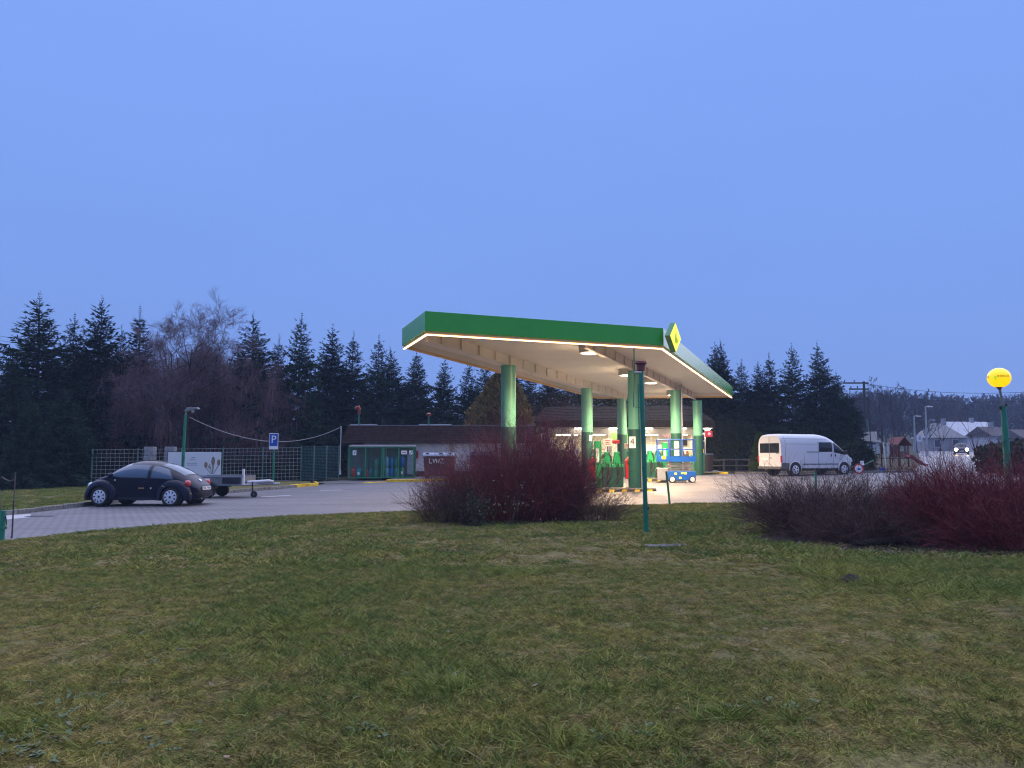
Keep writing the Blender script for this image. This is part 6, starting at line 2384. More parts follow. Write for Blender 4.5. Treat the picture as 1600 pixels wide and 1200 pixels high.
def cable(name, label, pts3, r, m='cable', parent=None):
    o = MB().tube(pts3, r, 5).build(name, m, None, smooth=True)
    return tag(o, label, 'cable')


a, b = at(296, 652, 36.5), at(531, 668, 48.2)
pts = []
for k in range(25):
    u = k / 24
    q = a.lerp(b, u)
    q.z -= 4 * u * (1 - u) * 1.02
    pts.append(tuple(q))
cable('hanging_cable', 'slack pale cable from the left lamp post to the low wing', pts, 0.02)

# ---- gas bottle cages
def cage(px0, px1, label, mesh_right):
    a, b = at(px0, 750, 46.2), at(px1, 750, 46.2)
    zb = float(g((a.x + b.x) / 2, 45.8)) + 0.115
    top = at((px0 + px1) / 2, 697, 46.2).z
    h = top - zb
    w = b.x - a.x
    t = thing('gas_cage', label, 'cage', ((a.x + b.x) / 2, 46.2, zb), 0, 'green gas bottle cages before the low wing')
    hw, d = w / 2 - 0.02, 0.75
    for x in (-hw, 0, hw):
        for y in (0, d):
            MB().b2(x - .035, x + .035, y - .035, y + .035, 0.05, h - .05).build('corner_post', 'cage_green', t)
    for y in (0, d):
        for z in (0.08, h - .09):
            MB().b2(-hw + .036, -.036, y - .03, y + .03, z - .035, z + .035).build('rail', 'cage_green', t)
            MB().b2(.036, hw - .036, y - .03, y + .03, z - .035, z + .035).build('rail', 'cage_green', t)
    MB().b2(-hw, hw, 0.036, d - .036, 0.045, 0.075).build('floor', 'cage_green', t)
    rf = MB()
    n = 26
    for k in range(n):
        x0 = -hw - .04 + (2 * hw + .08) * k / n
        x1 = -hw - .04 + (2 * hw + .08) * (k + 1) / n
        xm = (x0 + x1) / 2
        rf.add([(x0, -.08, h - .05), (xm, -.08, h + .02), (x1, -.08, h - .05), (x0, d + .05, h + .03), (xm, d + .05, h + .10), (x1, d + .05, h + .03)], [(0, 1, 4, 3), (1, 2, 5, 4)])
    rf.build('corrugated_roof', 'galv', t, fix=False)
    MB().b2(-hw + .04, hw - .04, d + .04, d + .05, 0.1, h - .1).build('back_sheet', 'cage_back', t)
    P_ = []
    for xs0, xs1 in ((-hw, 0), (0, hw)):
        nn = 14
        for k in range(1, nn):
            x = xs0 + (xs1 - xs0) * k / nn
            P_.append([[x, -.005, .1], [x, -.005, h - .1]])
    for k in range(1, 5):
        P_.append([[-hw, -.005, h * k / 5], [hw, -.005, h * k / 5]])
    V, Fq = tubes3(np.array(P_), np.full((len(P_), 2), .004), 3)
    mesh_np('front_mesh', V, Fq, M('cage_green'), t)['kind'] = 'stuff'
    return t, h, w


def plate(parent, x, z, w, h, dark=True):
    o = MB().b2(x - w / 2, x + w / 2, -0.055, -0.045, z - h / 2, z + h / 2).build('notice', 'plate_white', parent)
    if dark:
        MB().prism([(x - w * .3, z - h * .25), (x - w * .05, z - h * .05), (x + w * .1, z + h * .3), (x + w * .32, z + h * .3), (x + w * .1, z - h * .1), (x - w * .1, z - h * .3)], -0.059, -0.0555, 'y').build('pictogram', 'black_paint', o)
    else:
        MB().b2(x - w * .35, x + w * .35, -0.059, -0.0555, z - h * .08, z + h * .08).build('print_line', 'red_print', o)
    return o


c1, h1, w1 = cage(544.5, 597, 'left green gas bottle cage with red and teal bottles on its floor', False)
c2, h2, w2 = cage(598.5, 646.5, 'right green gas bottle cage with stacked blue bottles', True)
plate(c1, -w1 * .33, h1 - .40, .22, .28)
plate(c2, -w2 * .33, h2 - .40, .26, .34, False).children[0] if False else None
plate(c2, w2 * .18, h2 - .38, .34, .22, False)
plate(c2, w2 * .40, h2 - .38, .20, .24)
MB().b2(w2 * .24, w2 * .46, 0.50, 0.53, 0.25, h2 - .45).build('inner_panel', 'galv', c2)


def bottle(px, Y, z0_, h, r, m, label, lbl=False):
    p = at(px, 740, Y)
    t = thing('gas_bottle', label, 'gas bottle', (p.x, Y, z0_), 0, 'gas bottles in the green cages')
    MB().lathe([(r * .8, 0), (r * .85, .04), (r, .07), (r, h * .68), (r * .88, h * .78), (r * .45, h * .84), (r * .2, h * .86)], n=18).build('shell', m, t, smooth=True)
    MB().lathe([(r * .55, h * .83), (r * .55, h), (r * .48, h), (r * .48, h * .83)], n=14).build('collar', m, t)
    MB().lathe([(.02, h * .85), (.025, h * .93), (0.0, h * .95)], n=8).build('valve', 'chrome', t)
    if lbl:
        MB().b2(-r * .45, r * .45, -r - .006, -r - .001, h * .3, h * .55).build('label_patch', 'plate_white', t)
    return t


zb1, zb2 = c1.location.z + .076, c2.location.z + .076
bottle(552, 46.45, zb1, .62, .125, 'bottle_red', 'tall red gas bottle at the left end of the left cage')
bottle(561, 46.5, zb1, .62, .16, 'bottle_teal', 'teal gas bottle with a white label beside the tall red one', True)
bottle(567.5, 46.7, zb1, .55, .11, 'bottle_green', 'small green gas bottle behind the middle post of the left cage')
bottle(574, 46.4, zb1, .52, .07, 'bottle_red', 'slim red gas bottle just right of the middle post of the left cage')
bottle(579, 46.6, zb1, .58, .11, 'bottle_teal', 'teal gas bottle right of the slim red one')
bottle(588, 46.5, zb1, .60, .15, 'bottle_green', 'lower green gas bottle of the pair stacked in the left cage')
bottle(588, 46.5, zb1 + .605, .55, .15, 'bottle_green', 'upper green gas bottle of the pair stacked in the left cage')
bottle(604.5, 46.45, zb2, .66, .125, 'bottle_pale', 'lower pale teal gas bottle at the left end of the right cage')
bottle(604.5, 46.45, zb2 + .665, .60, .12, 'bottle_pale', 'upper pale teal gas bottle at the left end of the right cage')
bottle(612, 46.5, zb2, .66, .145, 'bottle_blue', 'lower deep blue gas bottle of the stack in the right cage')
bottle(612, 46.5, zb2 + .665, .55, .145, 'bottle_blue', 'upper deep blue gas bottle of the stack in the right cage')
bottle(619.5, 46.5, zb2, .66, .13, 'bottle_green', 'lower green gas bottle right of the deep blue stack')
bottle(619.5, 46.5, zb2 + .665, .55, .13, 'bottle_green', 'upper green gas bottle right of the deep blue stack')
bottle(628.5, 46.5, zb2, .64, .125, 'bottle_green', 'green gas bottle with white label under the bright blue one', True)
bottle(628.5, 46.5, zb2 + .645, .66, .135, 'bottle_blue', 'bright blue gas bottle right of the middle post of the right cage')
p = at(648.5, 710, 47.9)
t = thing('fire_box', 'small red box on the white wall right of the cages', 'box', (p.x, 48.65, p.z))
MB().b2(-.11, .11, -.1, .10, -.25, .25).build('box', 'red_paint', t, bevel=0.02)
MB().b2(-.08, .08, -.108, -.101, -.15, .10).build('door', 'black_paint', t)


# ---- waste containers with rounded lids
def container(px0, px1, pyt, pyb, m, lidm, label, graf=None, Y=45.4):
    a, b = at(px0, pyb, Y), at(px1, pyb, Y)
    zb = float(g((a.x + b.x) / 2, Y)) + .115
    top = at(px0, pyt, Y).z - zb
    w = b.x - a.x
    t = thing('waste_container', label, 'container', ((a.x + b.x) / 2, Y + .5, zb))
    hw = w / 2
    MB().prism([(-hw + .12, .18), (hw - .12, .18), (hw - .02, top - .22), (-hw + .02, top - .22)], -.5, .5, 'y').build('bin_body', m, t, bevel=0.03)
    lid = [(hw * math.cos(x) * 1.0, top - .20 + .20 * math.sin(x)) for x in np.linspace(0, math.pi, 13)]
    lid = [(-.54 + 1.08 * (1 - math.cos(x)) / 2, top - .20 + .20 * math.sin(x)) for x in np.linspace(0, math.pi, 11)]
    MB().prism(lid, -hw, hw, 'x').build('lid', lidm, t, smooth=True)
    for x in (-hw + .25, 0.1, hw - .3):
        MB().box((x, -.42, top - .05), (.18, .1, .04)).build('lid_handle', 'black_paint', t)
    for x in (-hw - .04, hw + .04):
        MB().tube([(x, -.1, top - .3), (x, .1, top - .3)], .05, 8).build('trunnion', 'galv', t)
    for x in (-hw + .2, hw - .2):
        for y in (-.38, .38):
            MB().lathe([(.06, -.03), (.09, -.02), (.09, .02), (.06, .03)], (x, y, .09), 'y', 14).build('caster', 'rubber', t)
    for k in range(5):
        x = -hw + .3 + k * (w - .6) / 4
        MB().b2(x - .02, x + .02, -.525, -.501, .25, top - .45).build('rib', m, t)
    if graf:
        gph = MB()
        gx0, gz = -hw + .38, top - .62
        for pts in (((0, .26), (0, 0), (.14, 0)), ((.20, .24), (.26, 0), (.34, .24)), ((.38, .24), (.42, .0), (.47, .16), (.52, 0), (.56, .24)), ((.62, .24), (.78, .24), (.62, 0), (.80, 0))):
            gph.tube([(gx0 + x * 1.05, -.535, gz + z) for x, z in pts], .022, 5)
        gph.build('graffiti', 'plate_white', t)
    return t


container(660.5, 711, 707, 748, 'container_maroon', 'container_lid', 'maroon waste container with grey lid and white scrawl by the white wall', True)
container(733, 777, 705, 748, 'container_purple', 'container_purple', 'purple waste container seen through the central red bush')

# ---- tank vent pipe on the lawn
p0 = gp(1010, 838)
pt = at(1001.5, 571, p0.y + .15)
zb = float(lawn_h(np.array(p0.x), np.array(p0.y)))
t = thing('vent_pipe', 'tall green tank vent pipe with a dark red cap rising from the lawn', 'vent pipe', (p0.x, p0.y, zb - .05))
top = Vector(pt) - Vector(t.location)
br = at(1004.5, 655, p0.y) - Vector(t.location)
MB().tube([(0, 0, 0), tuple(br * .6), tuple(top)], [0.050, 0.046, 0.045], 12).build('pipe', 'post_green', t, smooth=True)
MB().lathe([(.055, -.11), (.075, -.10), (.085, 0.0), (.085, .02)], tuple(top), n=18).build('cap_body', 'cap_rust', t, smooth=True)
MB().lathe([(.105, .022), (.12, .04), (.11, .075), (.03, .085)], tuple(top), n=18).build('cap', 'cap_rust', t, smooth=True)
k0 = at(991, 578, p0.y) - Vector(t.location)
k1 = at(990, 636, p0.y) - Vector(t.location)
k2 = at(1003, 636.5, p0.y) - Vector(t.location)
MB().tube([tuple(k0 + Vector((0.0, 0, .42))), tuple(k0), tuple(k1), tuple(k2)], 0.013, 6).build('side_pipe', 'cage_green', t)
MB().tube([tuple(k0 + Vector((0, 0, -.05))), tuple(k0 + Vector((.14, 0, -.05)))], 0.02, 6).build('clamp', 'galv', t)
k3 = at(997, 600, p0.y) - Vector(t.location)
k4 = at(999, 690, p0.y) - Vector(t.location)
MB().tube([tuple(k3), tuple(k4)], 0.011, 6).build('side_pipe', 'cage_green', t)
lk = at(1012.5, 794, p0.y) - Vector(t.location)
MB().box(tuple(lk), (.03, .04, .06)).build('lock', 'black_paint', t)

p0 = gp(1047, 790)
t = thing('marker_post', 'short leaning green post at the paving edge before the blue lift', 'post', (p0.x, p0.y, float(g(p0.x, p0.y)) - .05))
MB().tube([(0, 0, 0), (-0.09, 0, 1.02)], 0.032, 8).build('post', 'cage_green', t, smooth=True)
MB().lathe([(.036, 0), (.034, .02), (0, .03)], (-0.09, 0, 1.02), n=8).build('cap', 'black_paint', t)
p0 = at(1274.5, 752, 24)
t = thing('marker_post', 'short green post before the white van at the spiky bush', 'post', (p0.x, 24, float(g(p0.x, 24)) - .05))
MB().tube([(0, 0, 0), (0, 0, at(1274, 737.5, 24).z - t.location.z)], 0.04, 8).build('post', 'post_green', t, smooth=True)
MB().lathe([(.05, .0), (.05, .03), (0, .04)], (0, 0, at(1274, 737.5, 24).z - t.location.z), n=8).build('cap', 'black_paint', t)

# ---- left edge: green post, thin rod with a curled arm and a chain
p0 = gp(4, 846)
t = thing('gate_post', 'stubby green post cut by the left edge of the lawn', 'post', (p0.x - .02, p0.y, float(g(p0.x, p0.y)) - .05))
MB().tube([(0, 0, 0), (0, 0, .66)], 0.05, 10).build('post', 'post_green', t, smooth=True)
MB().b2(-.06, .06, -.06, .06, .30, .34).build('clamp', 'cage_green', t)
MB().tube([(.05, 0, .55), (.09, -.02, .42), (.07, 0, .30)], .012, 5).build('hook', 'chain_dark', t)
p0 = gp(19, 840)
t = thing('rod', 'thin dark rod with a curled arm and hanging chain at the left edge', 'rod', (p0.x, p0.y, float(g(p0.x, p0.y)) - .03))
hR = at(24, 738, p0.y) - Vector(t.location)
MB().tube([(0, 0, 0), (hR.x * .6, 0, hR.z * .6), tuple(hR)], 0.012, 6).build('rod_stem', 'wood_old', t)
ar = at(22, 750, p0.y) - Vector(t.location)
MB().tube([tuple(ar), tuple(ar + Vector((-.10, 0, -.02))), tuple(ar + Vector((-.2, 0, .02))), tuple(ar + Vector((-.27, .03, .06))), tuple(ar + Vector((-.36, 0, .03))), tuple(ar + Vector((-.30, -.03, -.03)))], 0.014, 6).build('curled_arm', 'wood_old', t)
MB().tube([tuple(ar + Vector((-.33, 0, .02))), (-.20, 0, 0)], 0.012, 5).build('rod_stem', 'wood_old', t)
lks = MB()
for k in range(22):
    z = .04 + k * .035
    x = hR.x * .5 * z / hR.z
    lks.tube([(x + (.010 if k % 2 else 0) * math.cos(q), -.02 + (0 if k % 2 else .010) * math.cos(q), z + .02 * math.sin(q)) for q in np.linspace(0, 6.283, 8)], .005, 4)
lks.build('chain', 'chain_dark', t)['kind'] = 'stuff'
MB().lathe([(0, 0), (.022, .01), (.022, .05), (0, .07)], (0, -.02, 0), n=8).build('chain_weight', 'chain_dark', t)

# worn white road marking and a drain grate at the left
A, B_, C_, D_ = gp(8, 812), gp(48, 808.5), gp(48, 803.5), gp(8, 805)
sheet('road_marking', [(v.x, v.y) for v in (A, B_, C_, D_)], 'paint_worn', 0.004)
for (q0, q1, q2, q3) in ((gp(408, 777), gp(455, 774.5), gp(455, 773.8), gp(408, 776)), (gp(500, 766.5), gp(535, 766), gp(535, 765.4), gp(500, 765.8))):
    sheet('road_marking', [(v.x, v.y) for v in (q0, q1, q2, q3)], 'paint_worn', 0.004)
gc = gp(67, 807)
t = thing('drain_grate', 'dark slotted drain grate in the paving at the far left', 'grate', (gc.x, gc.y, float(g(gc.x, gc.y)) + .006), .05)
MB().b2(-.42, .42, -.16, .16, -.02, .004).build('frame', 'grey_metal', t)
for k in range(9):
    MB().b2(-.38 + k * .085, -.34 + k * .085, -.12, .12, .0045, .012).build('slot', 'black_paint', t)

# flat stones and a molehill on the lawn
p0 = gp(1041, 858)
t = thing('flat_stone', 'flat grey manhole stone lying in the lawn below the vent pipe', 'stone', (p0.x, p0.y, float(lawn_h(np.array(p0.x), np.array(p0.y))) + .008))
mb = MB()
srn = random.Random(4)
for k in range(3):
    x = -.22 + k * .22
    pl_ = [(x + .14 * math.cos(a) * srn.uniform(.8, 1.1), .20 * math.sin(a) * srn.uniform(.8, 1.1)) for a in np.linspace(0, 6.283, 8, endpoint=False)]
    MB().prism(pl_, -0.02, 0.022 + .005 * k).build('stone_slab', 'stone_grey', t, bevel=0.012)
p0 = gp(1331, 918)
t = tag(None or MB().grid([[((.15 + .03 * math.sin(5 * a + r * 7)) * r * math.cos(a), (.13 + .02 * math.sin(4 * a)) * r * math.sin(a), .10 * (1 - r ** 1.5) + .03 * math.sin(9 * a + 20 * r) * r) for a in np.linspace(0, 6.283, 25)] for r in np.linspace(0.02, 1.1, 8)]).build('molehill_mound', 'molehill', None, smooth=True), 'small dark molehill in the grass at the right', 'molehill')
t.location = (p0.x, p0.y, float(lawn_h(np.array(p0.x), np.array(p0.y))))

# ---- globe lamp post on the right
Yg = 20.0
gb = at(1561, 590.5, Yg)
px0 = at(1579, 790, Yg)
zb = float(g(px0.x, Yg))
t = thing('globe_lamp', 'glowing yellow globe lamp with lettering on a leaning green post', 'lamp post', (px0.x, Yg, zb))
G = gb - Vector(t.location)
j = at(1567.5, 634, Yg) - Vector(t.location)
MB().tube([(0, 0, -.05), tuple(j * .5), tuple(j)], [.105, .085, .065], 14).build('post', 'post_green', t, smooth=True)
k1 = at(1561.5, 606, Yg) - Vector(t.location)
MB().tube([tuple(j), tuple(k1)], [.036, .030], 10).build('upper_pipe', 'grey_metal', t, smooth=True)
MB().tube([tuple(k1 + Vector((0, 0, -.04))), tuple(k1), tuple(k1 + Vector((0, 0, .045)))], [.04, .06, .13], 14).build('globe_holder', 'cap_rust', t, smooth=True)
rG = .275
gl = MB().lathe([(rG * math.cos(a), rG * .94 * math.sin(a)) for a in np.linspace(-math.pi / 2 * .93, math.pi / 2, 22)], tuple(G), n=36).build('globe', 'globe_yellow', t, smooth=True)
av = math.atan2(-gb.y, -gb.x)
for s_, a0 in (('ROBIN OIL', .44), ('OIL', -1.05)):
    for k, chx in enumerate(s_):
        a = av + a0 + (k - len(s_) / 2 + .5) * .125
        if chx == ' ':
            continue
        c = text('letter', chx, .085, (G.x + math.cos(a) * (rG + .002), G.y + math.sin(a) * (rG + .002), G.z + .02), (math.pi / 2, 0, a + math.pi / 2), 'globe_text', gl, .001)
MB().lathe([(0.0, .004), (.055, .003), (.06, 0)], axis='y', n=12).build('emblem', 'globe_green', gl).location = (G.x + math.cos(av - .22) * rG, G.y + math.sin(av - .22) * (rG + .004), G.z - .01)
MB().box((j.x - .06, j.y, j.z - .06), (.12, .06, .10)).build('clamp', 'black_paint', t, bevel=0.01)
MB().box((j.x + .05, j.y, j.z + .02), (.09, .06, .08)).build('clamp', 'black_paint', t, bevel=0.01)
kk = at(1571, 688, Yg) - Vector(t.location)
MB().tube([(kk.x - .09, kk.y - .06, kk.z - .05), (kk.x + .09, kk.y - .06, kk.z + .06)], .014, 6).build('strap', 'black_paint', t)
ld = bpy.data.lights.new('globe_light', 'POINT')
ld.energy = 12
ld.color = (1, .72, .1)
ld.shadow_soft_size = .28
lo = bpy.data.objects.new('globe_light', ld)
COL.objects.link(lo)
lo.parent = t
lo.location = (G.x, G.y, G.z + .36)

# ---- power pole, board, street lamps
Yp = 76
pb = at(1357, 700, Yp)
zb = float(g(pb.x, Yp))
t = thing('power_pole', 'dark double wooden power pole with crossarms beside the right hand spruces', 'pole', (pb.x, Yp, zb))
hp = at(1355, 596, Yp).z - zb
for x in (-.18, .20):
    MB().tube([(x * 1.5, 0, -.2), (x, 0, hp - (0 if x < 0 else 1.6))], [.16, .12], 8).build('pole', 'wood_pole', t, smooth=True)
for k in range(9):
    z = 1.2 + k * .62
    MB().tube([(-.25, -.1, z), (.26, -.1, z + .1)], .035, 5).build('step_bar', 'wood_pole', t)
for py, ln in ((598.5, 2.3), (608, 1.7), (623.5, 1.5), (661, 1.5)):
    z = at(1355, py, Yp).z - zb
    MB().b2(-ln, .25, -.08, .02, z - .07, z + .07).build('crossarm', 'wood_pole', t)
    for x in (-ln + .2, -ln * .5):
        MB().lathe([(.03, 0), (.06, .08), (.04, .14), (.06, .2), (0, .26)], (x, -.03, z + .07), n=8).build('insulator', 'chain_dark', t)
a0 = at(1345, 600, Yp)
for k, (py0, py1) in enumerate(((599, 598), (612, 613))):
    a, b = at(1350, py0, Yp), at(1760, py1 - 3, 62)
    pts = []
    for i in range(21):
        q = a.lerp(b, i / 20)
        q.z -= 4 * (i / 20) * (1 - i / 20) * 1.0
        pts.append(tuple(q))
    cable('power_line', ('upper power line leaving the wooden pole to the right', 'lower power line leaving the wooden pole to the right')[k], pts, .018, 'chain_dark')
for k, py in enumerate((520, 527)):
    a, b = at(-90, py - 6, 90), at(70, py + 14, 95)
    cable('power_line', ('upper thin wire crossing the sky at the far left', 'lower thin wire crossing the sky at the far left')[k], [tuple(a.lerp(b, i / 6)) for i in range(7)], .02, 'chain_dark')
Yb = 56
pb = at(1360, 720, Yb)
zb = float(g(pb.x, Yb))
t = thing('notice_post', 'green post with a pale two part board and small lamp by the playground', 'sign', (pb.x, Yb, zb))
MB().tube([(0.1, 0, 0), (-.12, 0, at(1355, 655, Yb).z - zb)], .075, 8).build('post', 'fence_post', t, smooth=True)
z0_, z1_ = at(1355, 689.5, Yb).z - zb, at(1355, 674.5, Yb).z - zb
for x0, x1 in ((-.47, -.03), (.05, .5)):
    MB().b2(x0, x1, -.14, -.10, z0_, z1_).build('board', 'wall_cream', t, bevel=0.01)
MB().b2(.05, .42, -.1, .1, z1_ + .38, z1_ + .45).build('lamp_head', 'chain_dark', t)
for k, (px, py, Y, px2, nm) in enumerate(((1428, 650, 110, 1437, 'left pale street lamp beyond the playground'), (1446, 635, 95, 1455, 'tallest pale street lamp beyond the playground'), (1452, 656, 135, 1459, 'smallest street lamp, before the grey roofed house'))):
    pb = at(px + 2, 705, Y)
    zb = float(g(pb.x, Y))
    t = thing('street_lamp', nm, 'street lamp', (pb.x, Y, zb), 0, 'street lamps along the far road')
    tp_ = at(px, py, Y) - Vector(t.location)
    MB().tube([(0, 0, 0), tuple(tp_)], [.16, .09], 8).build('pole', 'pole_pale', t, smooth=True)
    e_ = at(px2, py + .5, Y) - Vector(t.location)
    MB().tube([tuple(tp_), tuple((tp_ + e_) / 2 + Vector((0, 0, .1))), tuple(e_)], .05, 6).build('arm', 'pole_pale', t)
    MB().b2(e_.x - .5, e_.x + .15, -.14, .14, e_.z - .05, e_.z + .08).build('lamp_head', 'street_head', t, bevel=0.03)
pb = at(1437.5, 700, 90)
zb = float(g(pb.x, 90))
t = thing('info_sign', 'small pale framed sign on two legs left of the grey roofed house', 'sign', (pb.x, 90, zb))
z0_, z1_ = at(1437, 690, 90).z - zb, at(1437, 680, 90).z - zb
MB().b2(-.32, .32, -.03, .03, z0_, z1_).build('board', 'street_head', t)
MB().b2(-.12, .12, -.035, -.031, z0_ + .2, z1_ - .15).build('print_patch', 'house_grey', t)
for x in (-.2, .2):
    MB().tube([(x, .03, 0), (x, .03, z0_)], .03, 5).build('leg', 'pole_pale', t)

# ---- playground tower with slide
Yt = 57
pb = at(1401, 729, Yt)
zb = float(g(pb.x, Yt))
t = thing('play_tower', 'red roofed wooden play tower with a red slide', 'play tower', (pb.x, Yt, zb), .15)
s1 = Yt / FPX
for x in (-.85, -.15, .62):
    for y in (-.5, .5):
        MB().tube([(x, y, 0), (x, y, 1.75)], .055, 6).build('upright', 'wood_red', t)
MB().b2(-.9, .68, -.55, .55, .62, .70).build('deck', 'wood_old', t)
for k in range(5):
    MB().b2(-.12 + k * .16, -.02 + k * .16, -.58, -.54, .71, 1.12).build('plank', 'wood_red', t)
MB().b2(-.2, .68, -.59, -.545, 1.125, 1.19).build('rail', 'wood_old', t)
for s_, a_ in ((1, 0), (-1, 0)):
    MB().prism([(-.28, 1.62), (.24, 2.18), (.24, 2.24), (-.34, 1.62)] if s_ < 0 else [(.80, 1.58), (.24, 2.18), (.24, 2.24), (.87, 1.58)], -.7, .7, 'y').build('roof_slope', 'wood_red', t)
MB().b2(-1.0, -.30, -.6, .6, 1.60, 1.66).build('flat_canopy', 'wood_red', t)
for k in range(3):
    MB().b2(-.88 + k * .22, -.70 + k * .22, -.56, -.53, .75, 1.55).build('plank', 'wood_red', t)
sl = MB()
prof = [(.35, .78), (.55, .76), (.95, .50), (1.4, .20), (1.62, .12), (1.78, .12)]
rows = [[(x, y, z + (.12 if abs(y + .85) > .2 else 0)) for y in (-1.1, -1.09, -1.04, -.66, -.61, -.60)] for x, z in prof]
sl.grid(rows)
sl.build('slide', 'slide_red', t, smooth=False)
MB().b2(.3, .5, -1.1, -.55, .66, .74).build('slide_platform', 'wood_red', t)
pb = at(1384, 731, 55)
t = thing('white_post', 'leaning white post before the play tower', 'post', (pb.x, 55, float(g(pb.x, 55))))
tp_ = at(1380, 691, 55) - Vector(t.location)
MB().tube([(0, 0, 0), tuple(tp_)], .05, 8).build('post', 'white_paint', t, smooth=True)
MB().b2(.15, .35, 0, .05, .9, tp_.z).build('side_board', 'house_white', t)
pb = at(1378, 734, 48)
t = thing('blue_tub', 'small blue tub on the ground below the play tower', 'tub', (pb.x, 48, float(g(pb.x, 48))))
MB().lathe([(.15, 0), (.2, .28), (.21, .30), (.18, .30), (.14, .03)], n=14).build('shell', 'sign_blue', t)
MB().tube([(-.2, 0, .28), (-.12, -.1, .4), (.12, -.1, .4), (.2, 0, .28)], .012, 5).build('handle', 'chain_dark', t)

# ---- tilted barrier with a round prohibition sign
Yq = 46
pb = at(1341, 741, Yq)
zb = float(g(pb.x, Yq))
t = thing('barrier', 'tilted green barrier bar carrying a round red ringed sign beside the van', 'barrier', (pb.x, Yq, zb))


def q_(px, py, dy=0.0):
    return tuple(at(px, py, Yq + dy) - Vector(t.location))


MB().tube([q_(1327, 738.5), q_(1365, 719)], .035, 6).build('bar', 'post_green', t)
MB().tube([q_(1364, 719.5), q_(1370, 736)], .03, 6).build('leg', 'wood_old', t)
MB().tube([q_(1324, 731), q_(1336, 728)], .03, 6).build('arm', 'cage_green', t)
cx_, cy2, cz_ = q_(1341.5, 732.5, -.08)
MB().lathe([(.30, .015), (.31, 0), (.30, -.01)], (cx_, cy2, cz_), 'y', 24).build('sign_disc', 'red_paint', t)
dd = MB().lathe([(.22, -.014), (.215, -.018), (0, -.018)], (cx_, cy2, cz_), 'y', 24).build('sign_face', 'plate_white', t)
MB().box((cx_ + .02, cy2 - .021, cz_ - .02), (.18, .004, .12)).build('pictogram', 'sign_blue', dd)
cx2, cy3, cz2 = q_(1347, 723.5, -.05)
MB().box((cx2, cy3, cz2), (.22, .02, .26), ry=-.1).build('small_plate', 'plate_white', t)

# ---- weathered wooden rail behind the forecourt, left of the van
a, b = at(1112, 735, 53), at(1172, 735, 52)
t = thing('wooden_rail', 'weathered two bar wooden rail between the shop and the van', 'rail', (a.x, a.y, float(g(a.x, a.y))))
dx, dy = b.x - a.x, b.y - a.y
for z in (.42, .80):
    MB().tube([(0, 0, z), (dx, dy, z + .02)], .045, 6).build('bar', 'wood_old', t)
for k in range(4):
    MB().b2(dx * k / 3 - .06, dx * k / 3 + .06, dy * k / 3 + .05, dy * k / 3 + .15, -.05, .9).build('post', 'wood_old', t)
pb = at(1172, 741, 50.5)
t = thing('wood_stake', 'slanting wooden stake at the foot of the small thuja left of the van', 'stake', (pb.x, 50.5, float(g(pb.x, 50.5))))
MB().tube([(0, 0, 0), (.22, 0, .62)], .05, 6).build('stake', 'wood_old', t)
MB().tube([(.16, -.04, .45), (.26, -.04, .45)], .02, 5).build('tie', 'chain_dark', t)


# ---- village houses
def house(px, Y, w, d, hw_, hr, rz, mw, mr, label, wins=(), chim=True, hip=0.0, zadd=0.0):
    p = at(px, 700, Y)
    zb = float(far_g(p.x, Y)) + zadd
    t = thing('village_house', label, 'house', (p.x, Y, zb), rz)
    MB().b2(-w / 2, w / 2, -d / 2, d / 2, -.5, hw_).build('wall', mw, t)
    o = .35
    R = MB()
    rx = w / 2 - hip
    R.add([(-w / 2 - o, -d / 2 - o, hw_ - .12), (w / 2 + o, -d / 2 - o, hw_ - .12), (rx + o * (hip == 0), 0, hw_ + hr), (-rx - o * (hip == 0), 0, hw_ + hr), (-w / 2 - o, d / 2 + o, hw_ - .12), (w / 2 + o, d / 2 + o, hw_ - .12)],
          [(0, 1, 2, 3), (5, 4, 3, 2), (0, 3, 4), (1, 5, 2), (0, 4, 5, 1)])
    rf = R.build('roof', mr, t)
    if not hip:
        for s_ in (-1, 1):
            MB().add([(s_ * (w / 2 + .003), -d / 2, hw_), (s_ * (w / 2 + .003), d / 2, hw_), (s_ * (w / 2 + .003), 0, hw_ + hr - .2)], [(0, 1, 2)]).build('gable', mw, t, fix=False)
    if chim:
        MB().b2(w * .18 - .3, w * .18 + .3, -.3, .3, hw_ + hr * .6, hw_ + hr + .8).build('chimney', 'house_grey', rf)
    for x, z, ww, hh in wins:
        f = MB().b2(x - ww / 2 - .1, x + ww / 2 + .1, -d / 2 - .06, -d / 2 + .02, z - hh / 2 - .1, z + hh / 2 + .1).build('window', 'house_white', t)
        MB().b2(x - ww / 2, x + ww / 2, -d / 2 - .075, -d / 2 - .061, z - hh / 2, z + hh / 2).build('pane', 'glass_far', f)
    return t


house(1466, 138, 6.0, 7, 2.4, 2.6, -.15, 'house_grey', 'roof_grey', 'village house with a steep grey hipped roof behind the street lamps', ((1.6, 1.3, .9, 1.2), (-1.4, 1.3, .9, 1.2)), hip=2.2)
house(1508, 150, 9.0, 9, 2.5, 3.0, .12, 'house_grey', 'roof_pale', 'long village house with a pale roof above the approaching car', ((-2, 1.2, 1, 1), (1, 1.2, 1, 1)))
house(1545, 130, 3.6, 5, 2.7, 1.5, .25, 'house_white', 'roof_dark', 'small white village house with a dark roof left of the globe lamp', ((-.4, 1.5, .7, 1.2),))
house(1564, 150, 4.2, 5, 2.6, 1.2, .1, 'house_white', 'roof_grey', 'white village house partly behind the globe lamp post', ((-.5, 1.4, .6, 1.0),))
house(1609, 112, 5, 6, 2.2, 1.3, 0, 'house_white', 'roof_dark', 'white village house cut by the right edge', ((-1.6, 1.2, .7, .9),))
